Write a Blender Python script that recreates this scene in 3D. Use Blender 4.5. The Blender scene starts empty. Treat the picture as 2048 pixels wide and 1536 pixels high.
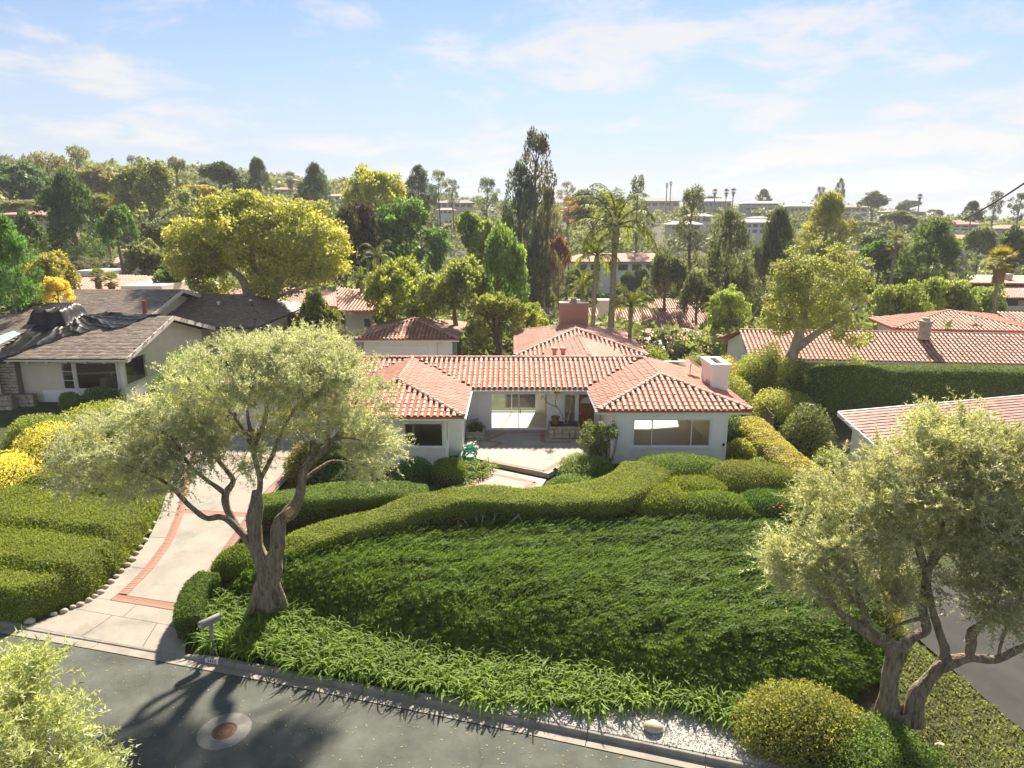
import bpy, math, random
import numpy as np
from mathutils import Vector, Matrix

# ------------------------------------------------------------------ camera, sky, sun, exposure
scene = bpy.context.scene
COL = scene.collection
R = math.radians
FPX, PITCH, CAMZ = 1365.0, R(13.5), 12.8
cam_data = bpy.data.cameras.new('camera')
cam_data.sensor_fit = 'HORIZONTAL'
cam_data.sensor_width = 36.0
cam_data.lens = FPX / 2048 * 36.0
cam_data.clip_start = 0.1
cam_data.clip_end = 6000
cam = bpy.data.objects.new('camera', cam_data)
cam.location = (0, 0, CAMZ)
cam.rotation_euler = (R(90) - PITCH, 0, 0)
COL.objects.link(cam)
scene.camera = cam

SUN_EL, SUN_AZ = R(42.0), R(10.0)
SUN_DIR = Vector((math.sin(SUN_AZ) * math.cos(SUN_EL), math.cos(SUN_AZ) * math.cos(SUN_EL), math.sin(SUN_EL)))

world = bpy.data.worlds.new('World')
scene.world = world
world.use_nodes = True
wt = world.node_tree
wt.nodes.clear()
def wn(t, **kw):
    n = wt.nodes.new(t)
    for k, v in kw.items():
        setattr(n, k, v)
    return n
w_out = wn('ShaderNodeOutputWorld')
w_bg = wn('ShaderNodeBackground')
w_bg.inputs['Strength'].default_value = 0.050
sky = wn('ShaderNodeTexSky')
sky.sky_type = 'NISHITA'
sky.sun_disc = False
sky.sun_elevation = SUN_EL
sky.sun_rotation = SUN_AZ
sky.altitude = 0
sky.air_density = 0.8
sky.dust_density = 0.05
sky.ozone_density = 1.0
tc = wn('ShaderNodeTexCoord')
sep = wn('ShaderNodeSeparateXYZ')
wt.links.new(tc.outputs['Generated'], sep.inputs[0])
zadd = wn('ShaderNodeMath', operation='ADD'); zadd.inputs[1].default_value = 0.16
zmax = wn('ShaderNodeMath', operation='MAXIMUM'); zmax.inputs[1].default_value = 0.0
wt.links.new(sep.outputs['Z'], zmax.inputs[0]); wt.links.new(zmax.outputs[0], zadd.inputs[0])
dvx = wn('ShaderNodeMath', operation='DIVIDE'); dvy = wn('ShaderNodeMath', operation='DIVIDE')
wt.links.new(sep.outputs['X'], dvx.inputs[0]); wt.links.new(zadd.outputs[0], dvx.inputs[1])
wt.links.new(sep.outputs['Y'], dvy.inputs[0]); wt.links.new(zadd.outputs[0], dvy.inputs[1])
cmb = wn('ShaderNodeCombineXYZ')
wt.links.new(dvx.outputs[0], cmb.inputs[0]); wt.links.new(dvy.outputs[0], cmb.inputs[1])
mapn = wn('ShaderNodeMapping'); mapn.inputs['Location'].default_value = (3.1, 1.7, 0)
mapn.inputs['Rotation'].default_value = (0, 0, R(35)); mapn.inputs['Scale'].default_value = (1, 1, 1)
wt.links.new(cmb.outputs[0], mapn.inputs[0])
nz = wn('ShaderNodeTexNoise'); nz.inputs['Scale'].default_value = 1.9; nz.inputs['Detail'].default_value = 12
nz.inputs['Roughness'].default_value = 0.62; nz.inputs['Distortion'].default_value = 0.35
wt.links.new(mapn.outputs[0], nz.inputs['Vector'])
nzb = wn('ShaderNodeTexNoise'); nzb.inputs['Scale'].default_value = 0.55; nzb.inputs['Detail'].default_value = 3
wt.links.new(mapn.outputs[0], nzb.inputs['Vector'])
nmul = wn('ShaderNodeMath', operation='MULTIPLY_ADD'); nmul.inputs[1].default_value = 0.75
wt.links.new(nzb.outputs['Fac'], nmul.inputs[0]); wt.links.new(nz.outputs['Fac'], nmul.inputs[2])
ramp = wn('ShaderNodeMapRange'); ramp.interpolation_type = 'SMOOTHSTEP'
ramp.inputs['From Min'].default_value = 0.83; ramp.inputs['From Max'].default_value = 1.04
ramp.inputs['To Max'].default_value = 0.9
wt.links.new(nmul.outputs[0], ramp.inputs['Value'])
# veil of thin cloud that thickens towards the horizon
veil = wn('ShaderNodeMapRange'); veil.interpolation_type = 'SMOOTHSTEP'
veil.inputs['From Min'].default_value = 0.30; veil.inputs['From Max'].default_value = -0.02
veil.inputs['To Min'].default_value = 0.0; veil.inputs['To Max'].default_value = 0.95
wt.links.new(sep.outputs['Z'], veil.inputs['Value'])
vcol = wn('ShaderNodeMix', data_type='RGBA'); vcol.inputs['B'].default_value = (3.9, 4.25, 5.1, 1)
wt.links.new(veil.outputs[0], vcol.inputs['Factor']); wt.links.new(sky.outputs[0], vcol.inputs['A'])
mixc = wn('ShaderNodeMix', data_type='RGBA')
wt.links.new(ramp.outputs[0], mixc.inputs['Factor']); wt.links.new(vcol.outputs['Result'], mixc.inputs['A'])
CLOUD = 6.1
mixc.inputs['B'].default_value = (CLOUD * 1.0, CLOUD * 0.985, CLOUD * 0.985, 1)
wt.links.new(mixc.outputs['Result'], w_bg.inputs['Color'])
wt.links.new(w_bg.outputs[0], w_out.inputs[0])

sun_data = bpy.data.lights.new('sun', 'SUN')
sun_data.energy = 4.7
sun_data.angle = R(2.5)
sun_data.color = (1.0, 0.90, 0.74)
sun = bpy.data.objects.new('sun', sun_data)
sun.rotation_euler = SUN_DIR.to_track_quat('Z', 'Y').to_euler()
COL.objects.link(sun)

vs = scene.view_settings
vs.view_transform = 'Standard'
vs.look = 'None'
vs.exposure = 1.5
vs.gamma = 1.0
vs.use_curve_mapping = False
scene.cycles.use_denoising = True
scene.cycles.max_bounces = 6
scene.cycles.diffuse_bounces = 3
scene.cycles.glossy_bounces = 2
scene.cycles.transmission_bounces = 3
scene.cycles.transparent_max_bounces = 8
scene.cycles.volume_bounces = 0
scene.cycles.caustics_reflective = False
scene.cycles.caustics_refractive = False
scene.render.use_persistent_data = False

# ------------------------------------------------------------------ helpers
rng = np.random.default_rng(7)
random.seed(7)

def px_dir(x, y):
    u, v = (x - 1024) / FPX, (y - 768) / FPX
    return np.array([u, math.cos(PITCH) - v * math.sin(PITCH), -math.sin(PITCH) - v * math.cos(PITCH)])
def atY(x, y, Y):
    d = px_dir(x, y); t = Y / d[1]
    return np.array([d[0] * t, Y, CAMZ + d[2] * t])
def atZ(x, y, Z):
    d = px_dir(x, y); t = (Z - CAMZ) / d[2]
    return np.array([d[0] * t, d[1] * t, Z])
def ppm(p):
    """photograph pixels per metre at a world point"""
    w = p[1] * math.cos(PITCH) - (p[2] - CAMZ) * math.sin(PITCH)
    return FPX / w

def link(o, parent=None):
    COL.objects.link(o)
    if parent is not None:
        o.parent = parent
        o.matrix_parent_inverse = parent.matrix_basis.inverted()
    return o
def tag(o, label=None, cat=None, group=None, kind=None):
    if label: o['label'] = label
    if cat: o['category'] = cat
    if group: o['group'] = group
    if kind: o['kind'] = kind
    return o
def empty(name, loc, label=None, cat=None, group=None, kind=None):
    o = bpy.data.objects.new(name, None)
    o.location = [float(c) for c in loc]
    o.empty_display_size = 0.2
    COL.objects.link(o)
    return tag(o, label, cat, group, kind)

def np_mesh(name, V, F, mats, var=None, midx=None, smooth=False):
    """mesh from numpy arrays; F is (m,k) or a list of (m,k) arrays"""
    V = np.asarray(V, np.float32)
    Fs = F if isinstance(F, list) else [F]
    Fs = [np.asarray(f, np.int32) for f in Fs if len(f)]
    me = bpy.data.meshes.new(name)
    me.vertices.add(len(V)); me.vertices.foreach_set('co', V.ravel())
    nl = sum(f.size for f in Fs); npoly = sum(len(f) for f in Fs)
    me.loops.add(nl); me.polygons.add(npoly)
    me.loops.foreach_set('vertex_index', np.concatenate([f.ravel() for f in Fs]))
    sizes = np.concatenate([np.full(len(f), f.shape[1], np.int32) for f in Fs])
    starts = np.concatenate([[0], np.cumsum(sizes)[:-1]]).astype(np.int32)
    me.polygons.foreach_set('loop_start', starts)
    if midx is not None:
        me.polygons.foreach_set('material_index', np.asarray(midx, np.int32))
    me.polygons.foreach_set('use_smooth', np.full(npoly, bool(smooth)))
    for m in (mats if isinstance(mats, (list, tuple)) else [mats]):
        me.materials.append(m)
    if var is not None:
        a = me.attributes.new('var', 'FLOAT', 'FACE')
        a.data.foreach_set('value', np.asarray(var, np.float32))
    me.update(calc_edges=True)
    return me
def np_obj(name, V, F, mats, parent=None, var=None, midx=None, smooth=False, color=None, origin=None):
    V = np.asarray(V, np.float32)
    if origin is not None:
        V = V - np.asarray(origin, np.float32)
    o = bpy.data.objects.new(name, np_mesh(name, V, F, mats, var, midx, smooth))
    if origin is not None:
        o.location = [float(c) for c in origin]
    if color is not None:
        o.color = (*color, 1)
    return link(o, parent)

class MB:
    """collects simple solids, then builds one mesh object"""
    def __init__(s): s.v = []; s.f = []; s.m = []
    def add(s, vs, fs, m=0):
        b = len(s.v); s.v += [tuple(float(c) for c in p) for p in vs]
        s.f += [tuple(i + b for i in f) for f in fs]; s.m += [m] * len(fs)
        return s
    def box(s, x0, x1, y0, y1, z0, z1, m=0):
        return s.add([(x0,y0,z0),(x1,y0,z0),(x1,y1,z0),(x0,y1,z0),(x0,y0,z1),(x1,y0,z1),(x1,y1,z1),(x0,y1,z1)],
              [(0,3,2,1),(4,5,6,7),(0,1,5,4),(1,2,6,5),(2,3,7,6),(3,0,4,7)], m)
    def obox(s, c, ax, ay, az, m=0):
        """oriented box: centre and three half-axis vectors"""
        c, ax, ay, az = map(np.asarray, (c, ax, ay, az))
        P = [c + sx*ax + sy*ay + sz*az for sz in (-1,1) for sx, sy in ((-1,-1),(1,-1),(1,1),(-1,1))]
        return s.add(P, [(0,3,2,1),(4,5,6,7),(0,1,5,4),(1,2,6,5),(2,3,7,6),(3,0,4,7)], m)
    def bar(s, a, b, w, h, m=0):
        """beam from a to b, w wide, h high"""
        a, b = np.asarray(a, float), np.asarray(b, float)
        d = b - a; L = np.linalg.norm(d); d = d / L
        up = np.array([0, 0, 1.0]) if abs(d[2]) < 0.95 else np.array([0, 1.0, 0])
        sd = np.cross(d, up); sd /= np.linalg.norm(sd); u2 = np.cross(sd, d)
        return s.obox((a + b) / 2, d * L / 2, sd * w / 2, u2 * h / 2, m)
    def prism(s, poly, z0, z1, m=0):
        n = len(poly)
        if sum(poly[i][0]*poly[(i+1)%n][1]-poly[(i+1)%n][0]*poly[i][1] for i in range(n)) < 0: poly = poly[::-1]
        z0s = z0 if hasattr(z0, '__len__') else [z0]*n
        z1s = z1 if hasattr(z1, '__len__') else [z1]*n
        P = [(p[0], p[1], z) for p, z in zip(poly, z0s)] + [(p[0], p[1], z) for p, z in zip(poly, z1s)]
        F = [tuple(range(n))[::-1], tuple(range(n, 2*n))] + [(i, (i+1)%n, n+(i+1)%n, n+i) for i in range(n)]
        return s.add(P, F, m)
    def slab(s, poly3, thick, m=0):
        """polygon in 3D, thickened downwards"""
        n = len(poly3); P = [np.asarray(p, float) for p in poly3]
        Q = [p - np.array([0,0,thick]) for p in P]
        F = [tuple(range(n)), tuple(range(n, 2*n))[::-1]] + [((i+1)%n, i, n+i, n+(i+1)%n) for i in range(n)]
        return s.add(P + Q, F, m)
    def tube(s, pts, radii, sides=8, m=0, cap=True):
        V, F = tube_np(pts, radii, sides)
        b = len(s.v)
        s.add(V, [tuple(f) for f in F], m)
        if cap:
            s.f.append(tuple(b + i for i in range(sides))[::-1]); s.m.append(m)
            e = b + len(V) - sides
            s.f.append(tuple(e + i for i in range(sides))); s.m.append(m)
        return s
    def lathe(s, prof, c, sides=16, m=0):
        V = []; F = []
        for r, z in prof:
            V += [(c[0] + r*math.cos(2*math.pi*k/sides), c[1] + r*math.sin(2*math.pi*k/sides), c[2] + z) for k in range(sides)]
        for i in range(len(prof)-1):
            F += [(i*sides+k, i*sides+(k+1)%sides, (i+1)*sides+(k+1)%sides, (i+1)*sides+k) for k in range(sides)]
        F.append(tuple(range(sides))[::-1]); F.append(tuple((len(prof)-1)*sides+k for k in range(sides)))
        return s.add(V, F, m)
    def build_boxes(s, name, mats, parent=None):
        """every box of the collection becomes an object of its own"""
        for i in range(0, len(s.v), 8):
            m = MB(); m.v = s.v[i:i+8]; m.f = [(0,3,2,1),(4,5,6,7),(0,1,5,4),(1,2,6,5),(2,3,7,6),(3,0,4,7)]; m.m = [0]*6
            m.build(name, mats, parent)
    def build(s, name, mats, parent=None, smooth=False, color=None, origin=None):
        me = bpy.data.meshes.new(name)
        V = s.v
        if origin is not None: V = [tuple(p[i]-origin[i] for i in range(3)) for p in V]
        me.from_pydata(V, [], s.f)
        for m in (mats if isinstance(mats, (list, tuple)) else [mats]): me.materials.append(m)
        me.polygons.foreach_set('material_index', s.m)
        me.polygons.foreach_set('use_smooth', [smooth] * len(s.f))
        me.update()
        o = bpy.data.objects.new(name, me)
        if origin is not None: o.location = [float(c) for c in origin]
        if color is not None: o.color = (*color, 1)
        return link(o, parent)

def tube_np(pts, radii, sides=8):
    P = np.asarray(pts, float); n = len(P)
    r = np.full(n, radii, float) if np.isscalar(radii) else np.asarray(radii, float)
    T = np.gradient(P, axis=0); T /= np.linalg.norm(T, axis=1)[:, None] + 1e-9
    ref = np.array([0.37, 0.91, 0.19])
    S = np.cross(T, ref); S /= np.linalg.norm(S, axis=1)[:, None] + 1e-9
    B = np.cross(T, S)
    a = np.linspace(0, 2*math.pi, sides, endpoint=False)
    V = P[:, None] + r[:, None, None] * (np.cos(a)[None, :, None]*S[:, None] + np.sin(a)[None, :, None]*B[:, None])
    i = np.arange(n-1)[:, None]*sides; k = np.arange(sides)[None]; k2 = (k+1) % sides
    F = np.stack([i+k, i+sides+k, i+sides+k2, i+k2], -1).reshape(-1, 4)
    return V.reshape(-1, 3), F
def smooth_path(pts, n=6, rad=None):
    """Catmull-Rom through points (and radii)"""
    P = np.asarray(pts, float)
    if rad is not None: P = np.c_[P, np.asarray(rad, float)]
    A = np.vstack([2*P[0]-P[1], P, 2*P[-1]-P[-2]])
    out = []
    for i in range(1, len(A)-2):
        for t in np.linspace(0, 1, n, endpoint=False):
            out.append(0.5*((2*A[i]) + (-A[i-1]+A[i+1])*t + (2*A[i-1]-5*A[i]+4*A[i+1]-A[i+2])*t*t + (-A[i-1]+3*A[i]-3*A[i+1]+A[i+2])*t**3))
    out.append(P[-1])
    out = np.array(out)
    return (out[:, :3], np.maximum(out[:, 3], 0.004)) if rad is not None else out
def in_poly(x, y, poly):
    x = np.asarray(x); y = np.asarray(y); inside = np.zeros(x.shape, bool)
    n = len(poly)
    for i in range(n):
        x0, y0 = poly[i][:2]; x1, y1 = poly[(i+1) % n][:2]
        c = ((y0 > y) != (y1 > y)) & (x < (x1-x0)*(y-y0)/((y1-y0) + 1e-12) + x0)
        inside ^= c
    return inside
def poly_dist(x, y, line):
    """distance to an open polyline"""
    x = np.asarray(x, float); y = np.asarray(y, float); d = np.full(x.shape, 1e9)
    for (x0, y0), (x1, y1) in zip(line[:-1], line[1:]):
        dx, dy = x1-x0, y1-y0
        t = np.clip(((x-x0)*dx + (y-y0)*dy) / (dx*dx+dy*dy+1e-12), 0, 1)
        d = np.minimum(d, np.hypot(x-x0-t*dx, y-y0-t*dy))
    return d
def smoothstep(a, b, x):
    t = np.clip((np.asarray(x, float)-a)/(b-a), 0, 1); return t*t*(3-2*t)
def norm(a):
    a = np.asarray(a, float); return a / (np.linalg.norm(a, axis=-1, keepdims=True) + 1e-9)

# cheap smooth noise on the plane / in space (sum of rotated sines)
_ph = np.random.default_rng(3).uniform(0, 6.28, (8, 4))
_dr = np.random.default_rng(4).normal(0, 1, (8, 3))
def wob(P, scale=1.0, seed=0):
    P = np.asarray(P, float)
    if P.shape[-1] == 2: P = np.concatenate([P, np.zeros(P.shape[:-1]+(1,))], -1)
    s = 0
    for k in range(8):
        d = _dr[(k+seed) % 8]; f = scale*(0.7+0.35*k)
        s = s + np.sin((P @ d)*f + _ph[k, seed % 4] + seed*1.7)/(1+0.35*k)
    return s/3.2

# ---- leaves
def leaf_quads(P, U, N, L, W):
    """pointed leaves, one triangle each: base P, axis U, facing N, length L, width W"""
    P = np.asarray(P, float); U = norm(U); S = norm(np.cross(N, U))
    L = np.broadcast_to(np.asarray(L, float), (len(P),))[:, None]; W = np.broadcast_to(np.asarray(W, float), (len(P),))[:, None]
    V = np.stack([P + U*L*0.12 - S*W*0.56, P + U*L*0.2 + S*W*0.56, P + U*L], 1).reshape(-1, 3)
    F = np.arange(len(P)*3).reshape(-1, 3)
    return V, F
def rand_dirs(n, r=None):
    r = r or rng
    return norm(r.normal(0, 1, (n, 3)))
class Leaves:
    def __init__(s): s.V = []; s.F = []; s.var = []; s.n = 0
    def add(s, V, F, var):
        s.V.append(V); s.F.append(F + s.n); s.n += len(V); s.var.append(np.broadcast_to(var, (len(F),)))
    def arrays(s):
        return np.concatenate(s.V), np.concatenate(s.F), np.concatenate(s.var)
    def build(s, name, mat, parent=None, color=None, origin=None):
        V, F, var = s.arrays()
        return np_obj(name, V, F, mat, parent, var=var, color=color, origin=origin)
def sample_tris(V, F, n, r=None):
    """points and normals spread evenly over quads/tris"""
    r = r or rng
    V = np.asarray(V, float); F = np.asarray(F)
    T = np.vstack([F[:, [0, 1, 2]], F[:, [0, 2, 3]]]) if F.shape[1] == 4 else F
    a, b, c = V[T[:, 0]], V[T[:, 1]], V[T[:, 2]]
    nn = np.cross(b-a, c-a); ar = np.linalg.norm(nn, axis=1)
    idx = r.choice(len(T), n, p=ar/ar.sum())
    u, v = r.random(n), r.random(n); m = u+v > 1; u[m], v[m] = 1-u[m], 1-v[m]
    return a[idx] + u[:, None]*(b-a)[idx] + v[:, None]*(c-a)[idx], norm(nn[idx])
def shell_leaves(V, F, n, L, W, spread=0.9, out=0.5, lift=0.0, sink=0.04, r=None):
    """small leaves standing on a surface (clipped hedges, shrubs)"""
    r = r or rng
    P, N = sample_tris(V, F, n, r)
    U = norm(N*out + rand_dirs(n, r)*spread + np.array([0, 0, lift]))
    NN = norm(N + rand_dirs(n, r)*0.7)
    Ls = L*r.uniform(0.6, 1.3, n)
    var = np.clip(0.5 + 0.28*wob(P, 1.3, 2) + r.normal(0, 0.2, n), 0, 1)
    P = P + N*r.uniform(-sink, sink, n)[:, None]
    V2, F2 = leaf_quads(P, U, NN, Ls, W*r.uniform(0.7, 1.2, n))
    return V2, F2, var

# ------------------------------------------------------------------ materials
def mat(name):
    m = bpy.data.materials.new(name); m.use_nodes = True
    nt = m.node_tree; b = nt.nodes['Principled BSDF']
    return m, nt, b
def nd(nt, t, **kw):
    n = nt.nodes.new(t)
    for k, v in kw.items(): setattr(n, k, v)
    return n
def simple(name, col, rough=0.7, spec=0.3, metal=0.0):
    m, nt, b = mat(name)
    b.inputs['Base Color'].default_value = (*col, 1); b.inputs['Roughness'].default_value = rough
    b.inputs['Specular IOR Level'].default_value = spec; b.inputs['Metallic'].default_value = metal
    return m
def noisy(name, c1, c2, scale, rough=0.8, bump=0.0, bscale=None, detail=6, c3=None, s3=1.0, t3=(0.55, 0.7), spec=0.25, bdist=0.02, stretch=(1, 1, 1)):
    """two-tone noise, optional third tone in patches, optional bump; object coordinates"""
    m, nt, b = mat(name)
    t = nd(nt, 'ShaderNodeTexCoord'); mp = nd(nt, 'ShaderNodeMapping'); mp.inputs['Scale'].default_value = stretch
    nt.links.new(t.outputs['Object'], mp.inputs[0])
    n = nd(nt, 'ShaderNodeTexNoise'); n.inputs['Scale'].default_value = scale; n.inputs['Detail'].default_value = detail; n.inputs['Roughness'].default_value = 0.65
    nt.links.new(mp.outputs[0], n.inputs['Vector'])
    cr = nd(nt, 'ShaderNodeValToRGB'); cr.color_ramp.elements[0].position = 0.32; cr.color_ramp.elements[1].position = 0.68
    cr.color_ramp.elements[0].color = (*c1, 1); cr.color_ramp.elements[1].color = (*c2, 1)
    nt.links.new(n.outputs['Fac'], cr.inputs[0]); last = cr.outputs[0]
    if c3 is not None:
        n3 = nd(nt, 'ShaderNodeTexNoise'); n3.inputs['Scale'].default_value = s3; n3.inputs['Detail'].default_value = 8; n3.inputs['Roughness'].default_value = 0.7
        nt.links.new(mp.outputs[0], n3.inputs['Vector'])
        mr = nd(nt, 'ShaderNodeMapRange'); mr.inputs['From Min'].default_value = t3[0]; mr.inputs['From Max'].default_value = t3[1]
        nt.links.new(n3.outputs['Fac'], mr.inputs['Value'])
        mx = nd(nt, 'ShaderNodeMix', data_type='RGBA'); mx.inputs['B'].default_value = (*c3, 1)
        nt.links.new(mr.outputs[0], mx.inputs['Factor']); nt.links.new(last, mx.inputs['A']); last = mx.outputs['Result']
    nt.links.new(last, b.inputs['Base Color'])
    b.inputs['Roughness'].default_value = rough; b.inputs['Specular IOR Level'].default_value = spec
    if bump:
        nb = nd(nt, 'ShaderNodeTexNoise'); nb.inputs['Scale'].default_value = bscale or scale*4; nb.inputs['Detail'].default_value = 6
        nt.links.new(mp.outputs[0], nb.inputs['Vector'])
        bp = nd(nt, 'ShaderNodeBump'); bp.inputs['Strength'].default_value = bump; bp.inputs['Distance'].default_value = bdist
        nt.links.new(nb.outputs['Fac'], bp.inputs['Height']); nt.links.new(bp.outputs[0], b.inputs['Normal'])
    return m
def leaf_mat(name, sat=0.84, trans=0.45, rough=0.5, spec=0.35, warm=(1.12, 1.06, 0.72), lo=1.05, hi=2.9):
    """foliage: object colour x per-leaf variation, with light passing through the leaf"""
    m, nt, b = mat(name)
    oi = nd(nt, 'ShaderNodeObjectInfo'); at = nd(nt, 'ShaderNodeAttribute', attribute_name='var')
    mr = nd(nt, 'ShaderNodeMapRange'); mr.inputs['To Min'].default_value = lo; mr.inputs['To Max'].default_value = hi
    nt.links.new(at.outputs['Fac'], mr.inputs['Value'])
    vm = nd(nt, 'ShaderNodeVectorMath', operation='SCALE'); hs_ = nd(nt, 'ShaderNodeHueSaturation'); hs_.inputs['Saturation'].default_value = sat; nt.links.new(oi.outputs['Color'], hs_.inputs['Color']); nt.links.new(hs_.outputs[0], vm.inputs[0]); nt.links.new(mr.outputs[0], vm.inputs['Scale'])
    wm = nd(nt, 'ShaderNodeVectorMath', operation='MULTIPLY'); wm.inputs[1].default_value = warm
    nt.links.new(vm.outputs[0], wm.inputs[0])
    mx = nd(nt, 'ShaderNodeMix', data_type='RGBA'); nt.links.new(vm.outputs[0], mx.inputs['A']); nt.links.new(wm.outputs[0], mx.inputs['B'])
    p2 = nd(nt, 'ShaderNodeMath', operation='POWER'); p2.inputs[1].default_value = 2.5
    nt.links.new(at.outputs['Fac'], p2.inputs[0]); nt.links.new(p2.outputs[0], mx.inputs['Factor'])
    nt.links.new(mx.outputs['Result'], b.inputs['Base Color'])
    b.inputs['Roughness'].default_value = rough; b.inputs['Specular IOR Level'].default_value = spec
    tr = nd(nt, 'ShaderNodeBsdfTranslucent')
    tw = nd(nt, 'ShaderNodeVectorMath', operation='MULTIPLY'); tw.inputs[1].default_value = (1.6, 1.6, 0.85)
    nt.links.new(mx.outputs['Result'], tw.inputs[0]); nt.links.new(tw.outputs[0], tr.inputs['Color'])
    ms = nd(nt, 'ShaderNodeMixShader'); ms.inputs[0].default_value = trans
    nt.links.new(b.outputs[0], ms.inputs[1]); nt.links.new(tr.outputs[0], ms.inputs[2])
    nt.links.new(ms.outputs[0], nt.nodes['Material Output'].inputs['Surface'])
    return m
def glass_mat(name, tint=(0.9, 0.93, 0.92), refl=1.5):
    m, nt, b = mat(name); nt.nodes.remove(b)
    tr = nd(nt, 'ShaderNodeBsdfTransparent'); tr.inputs['Color'].default_value = (*tint, 1)
    gl = nd(nt, 'ShaderNodeBsdfGlossy'); gl.inputs['Roughness'].default_value = 0.02
    fr = nd(nt, 'ShaderNodeLayerWeight'); fr.inputs['Blend'].default_value = 0.5
    pw = nd(nt, 'ShaderNodeMath', operation='POWER'); pw.inputs[1].default_value = 4.0; nt.links.new(fr.outputs['Facing'], pw.inputs[0])
    sc_ = nd(nt, 'ShaderNodeMath', operation='MULTIPLY_ADD'); sc_.inputs[1].default_value = 0.9; sc_.inputs[2].default_value = 0.06; nt.links.new(pw.outputs[0], sc_.inputs[0])
    ms = nd(nt, 'ShaderNodeMixShader')
    nt.links.new(sc_.outputs[0], ms.inputs[0]); nt.links.new(tr.outputs[0], ms.inputs[1]); nt.links.new(gl.outputs[0], ms.inputs[2])
    nt.links.new(ms.outputs[0], nt.nodes['Material Output'].inputs['Surface'])
    return m
def tile_mat(name, c1, c2, c3, wear):
    """clay tile: tone per tile, pale bloom in patches"""
    m, nt, b = mat(name)
    at = nd(nt, 'ShaderNodeAttribute', attribute_name='var'); oi = nd(nt, 'ShaderNodeObjectInfo')
    ad = nd(nt, 'ShaderNodeMath', operation='ADD'); nt.links.new(at.outputs['Fac'], ad.inputs[0]); nt.links.new(oi.outputs['Random'], ad.inputs[1])
    frc = nd(nt, 'ShaderNodeMath', operation='FRACT'); nt.links.new(ad.outputs[0], frc.inputs[0])
    cr = nd(nt, 'ShaderNodeValToRGB'); e = cr.color_ramp.elements
    e[0].color = (*c1, 1); e[1].color = (*c2, 1); x = e.new(0.55); x.color = (*c3, 1)
    nt.links.new(frc.outputs[0], cr.inputs[0])
    ge = nd(nt, 'ShaderNodeNewGeometry')
    n = nd(nt, 'ShaderNodeTexNoise'); n.inputs['Scale'].default_value = 1.6; n.inputs['Detail'].default_value = 9; n.inputs['Roughness'].default_value = 0.72
    nt.links.new(ge.outputs['Position'], n.inputs['Vector'])
    mr = nd(nt, 'ShaderNodeMapRange'); mr.inputs['From Min'].default_value = 0.44; mr.inputs['From Max'].default_value = 0.66; mr.inputs['To Max'].default_value = 0.5
    nt.links.new(n.outputs['Fac'], mr.inputs['Value'])
    mx = nd(nt, 'ShaderNodeMix', data_type='RGBA'); mx.inputs['B'].default_value = (*wear, 1)
    nt.links.new(mr.outputs[0], mx.inputs['Factor']); nt.links.new(cr.outputs[0], mx.inputs['A'])
    n2 = nd(nt, 'ShaderNodeTexNoise'); n2.inputs['Scale'].default_value = 0.55; n2.inputs['Detail'].default_value = 10; n2.inputs['Roughness'].default_value = 0.78
    nt.links.new(ge.outputs['Position'], n2.inputs['Vector'])
    m2 = nd(nt, 'ShaderNodeMapRange'); m2.inputs['From Min'].default_value = 0.5; m2.inputs['From Max'].default_value = 0.72; m2.inputs['To Max'].default_value = 0.3
    nt.links.new(n2.outputs['Fac'], m2.inputs['Value'])
    mx2 = nd(nt, 'ShaderNodeMix', data_type='RGBA'); mx2.inputs['B'].default_value = (c1[0]*0.55, c1[1]*0.6, c1[2]*0.65, 1)
    nt.links.new(m2.outputs[0], mx2.inputs['Factor']); nt.links.new(mx.outputs['Result'], mx2.inputs['A'])
    nt.links.new(mx2.outputs['Result'], b.inputs['Base Color'])
    b.inputs['Roughness'].default_value = 0.62; b.inputs['Specular IOR Level'].default_value = 0.4
    return m

M = {}
M['leaf'] = leaf_mat('leaf')
M['leaf_olive'] = leaf_mat('leaf_olive', trans=0.36, rough=0.45, spec=0.5, warm=(1.1, 1.08, 0.9), lo=1.1, hi=2.5)
M['leaf_hedge'] = leaf_mat('leaf_hedge', sat=1.0, trans=0.33, rough=0.65, spec=0.12, lo=0.8, hi=2.0)
M['leaf_strap'] = leaf_mat('leaf_strap', sat=1.0, trans=0.38, rough=0.6, spec=0.22, lo=0.7, hi=2.0)
M['bark'] = noisy('bark', (0.10, 0.075, 0.05), (0.24, 0.19, 0.14), 6, 0.9, 0.9, 14, bdist=0.05, stretch=(1, 1, 0.3))
M['bark_olive'] = noisy('bark_olive', (0.15, 0.118, 0.085), (0.40, 0.33, 0.245), 11, 0.95, 1.0, 22, bdist=0.09, stretch=(1, 1, 0.22), c3=(0.11, 0.088, 0.065), s3=7, t3=(0.52, 0.66))
M['bark_pale'] = noisy('bark_pale', (0.28, 0.23, 0.17), (0.5, 0.44, 0.36), 3, 0.85, 0.5, 10)
M['palm_trunk'] = noisy('palm_trunk', (0.20, 0.17, 0.13), (0.36, 0.31, 0.25), 3, 0.9, 0.6, 6, stretch=(1, 1, 5))
M['dead_frond'] = noisy('dead_frond', (0.24, 0.16, 0.08), (0.4, 0.29, 0.16), 6, 0.9)
M['hedge_green'] = noisy('hedge_green', (0.06, 0.085, 0.018), (0.14, 0.175, 0.035), 9, 0.95, 0.9, 40)
M['hedge_core'] = noisy('hedge_core', (0.025, 0.04, 0.012), (0.055, 0.08, 0.024), 4, 0.95)
M['twig_core'] = noisy('twig_core', (0.045, 0.032, 0.018), (0.09, 0.065, 0.035), 8, 0.95, 0.8, 30)
M['soil'] = noisy('soil', (0.035, 0.03, 0.017), (0.10, 0.085, 0.05), 1.2, 0.95, 0.6, 9, c3=(0.045, 0.07, 0.02), s3=0.25, t3=(0.42, 0.6))
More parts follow.
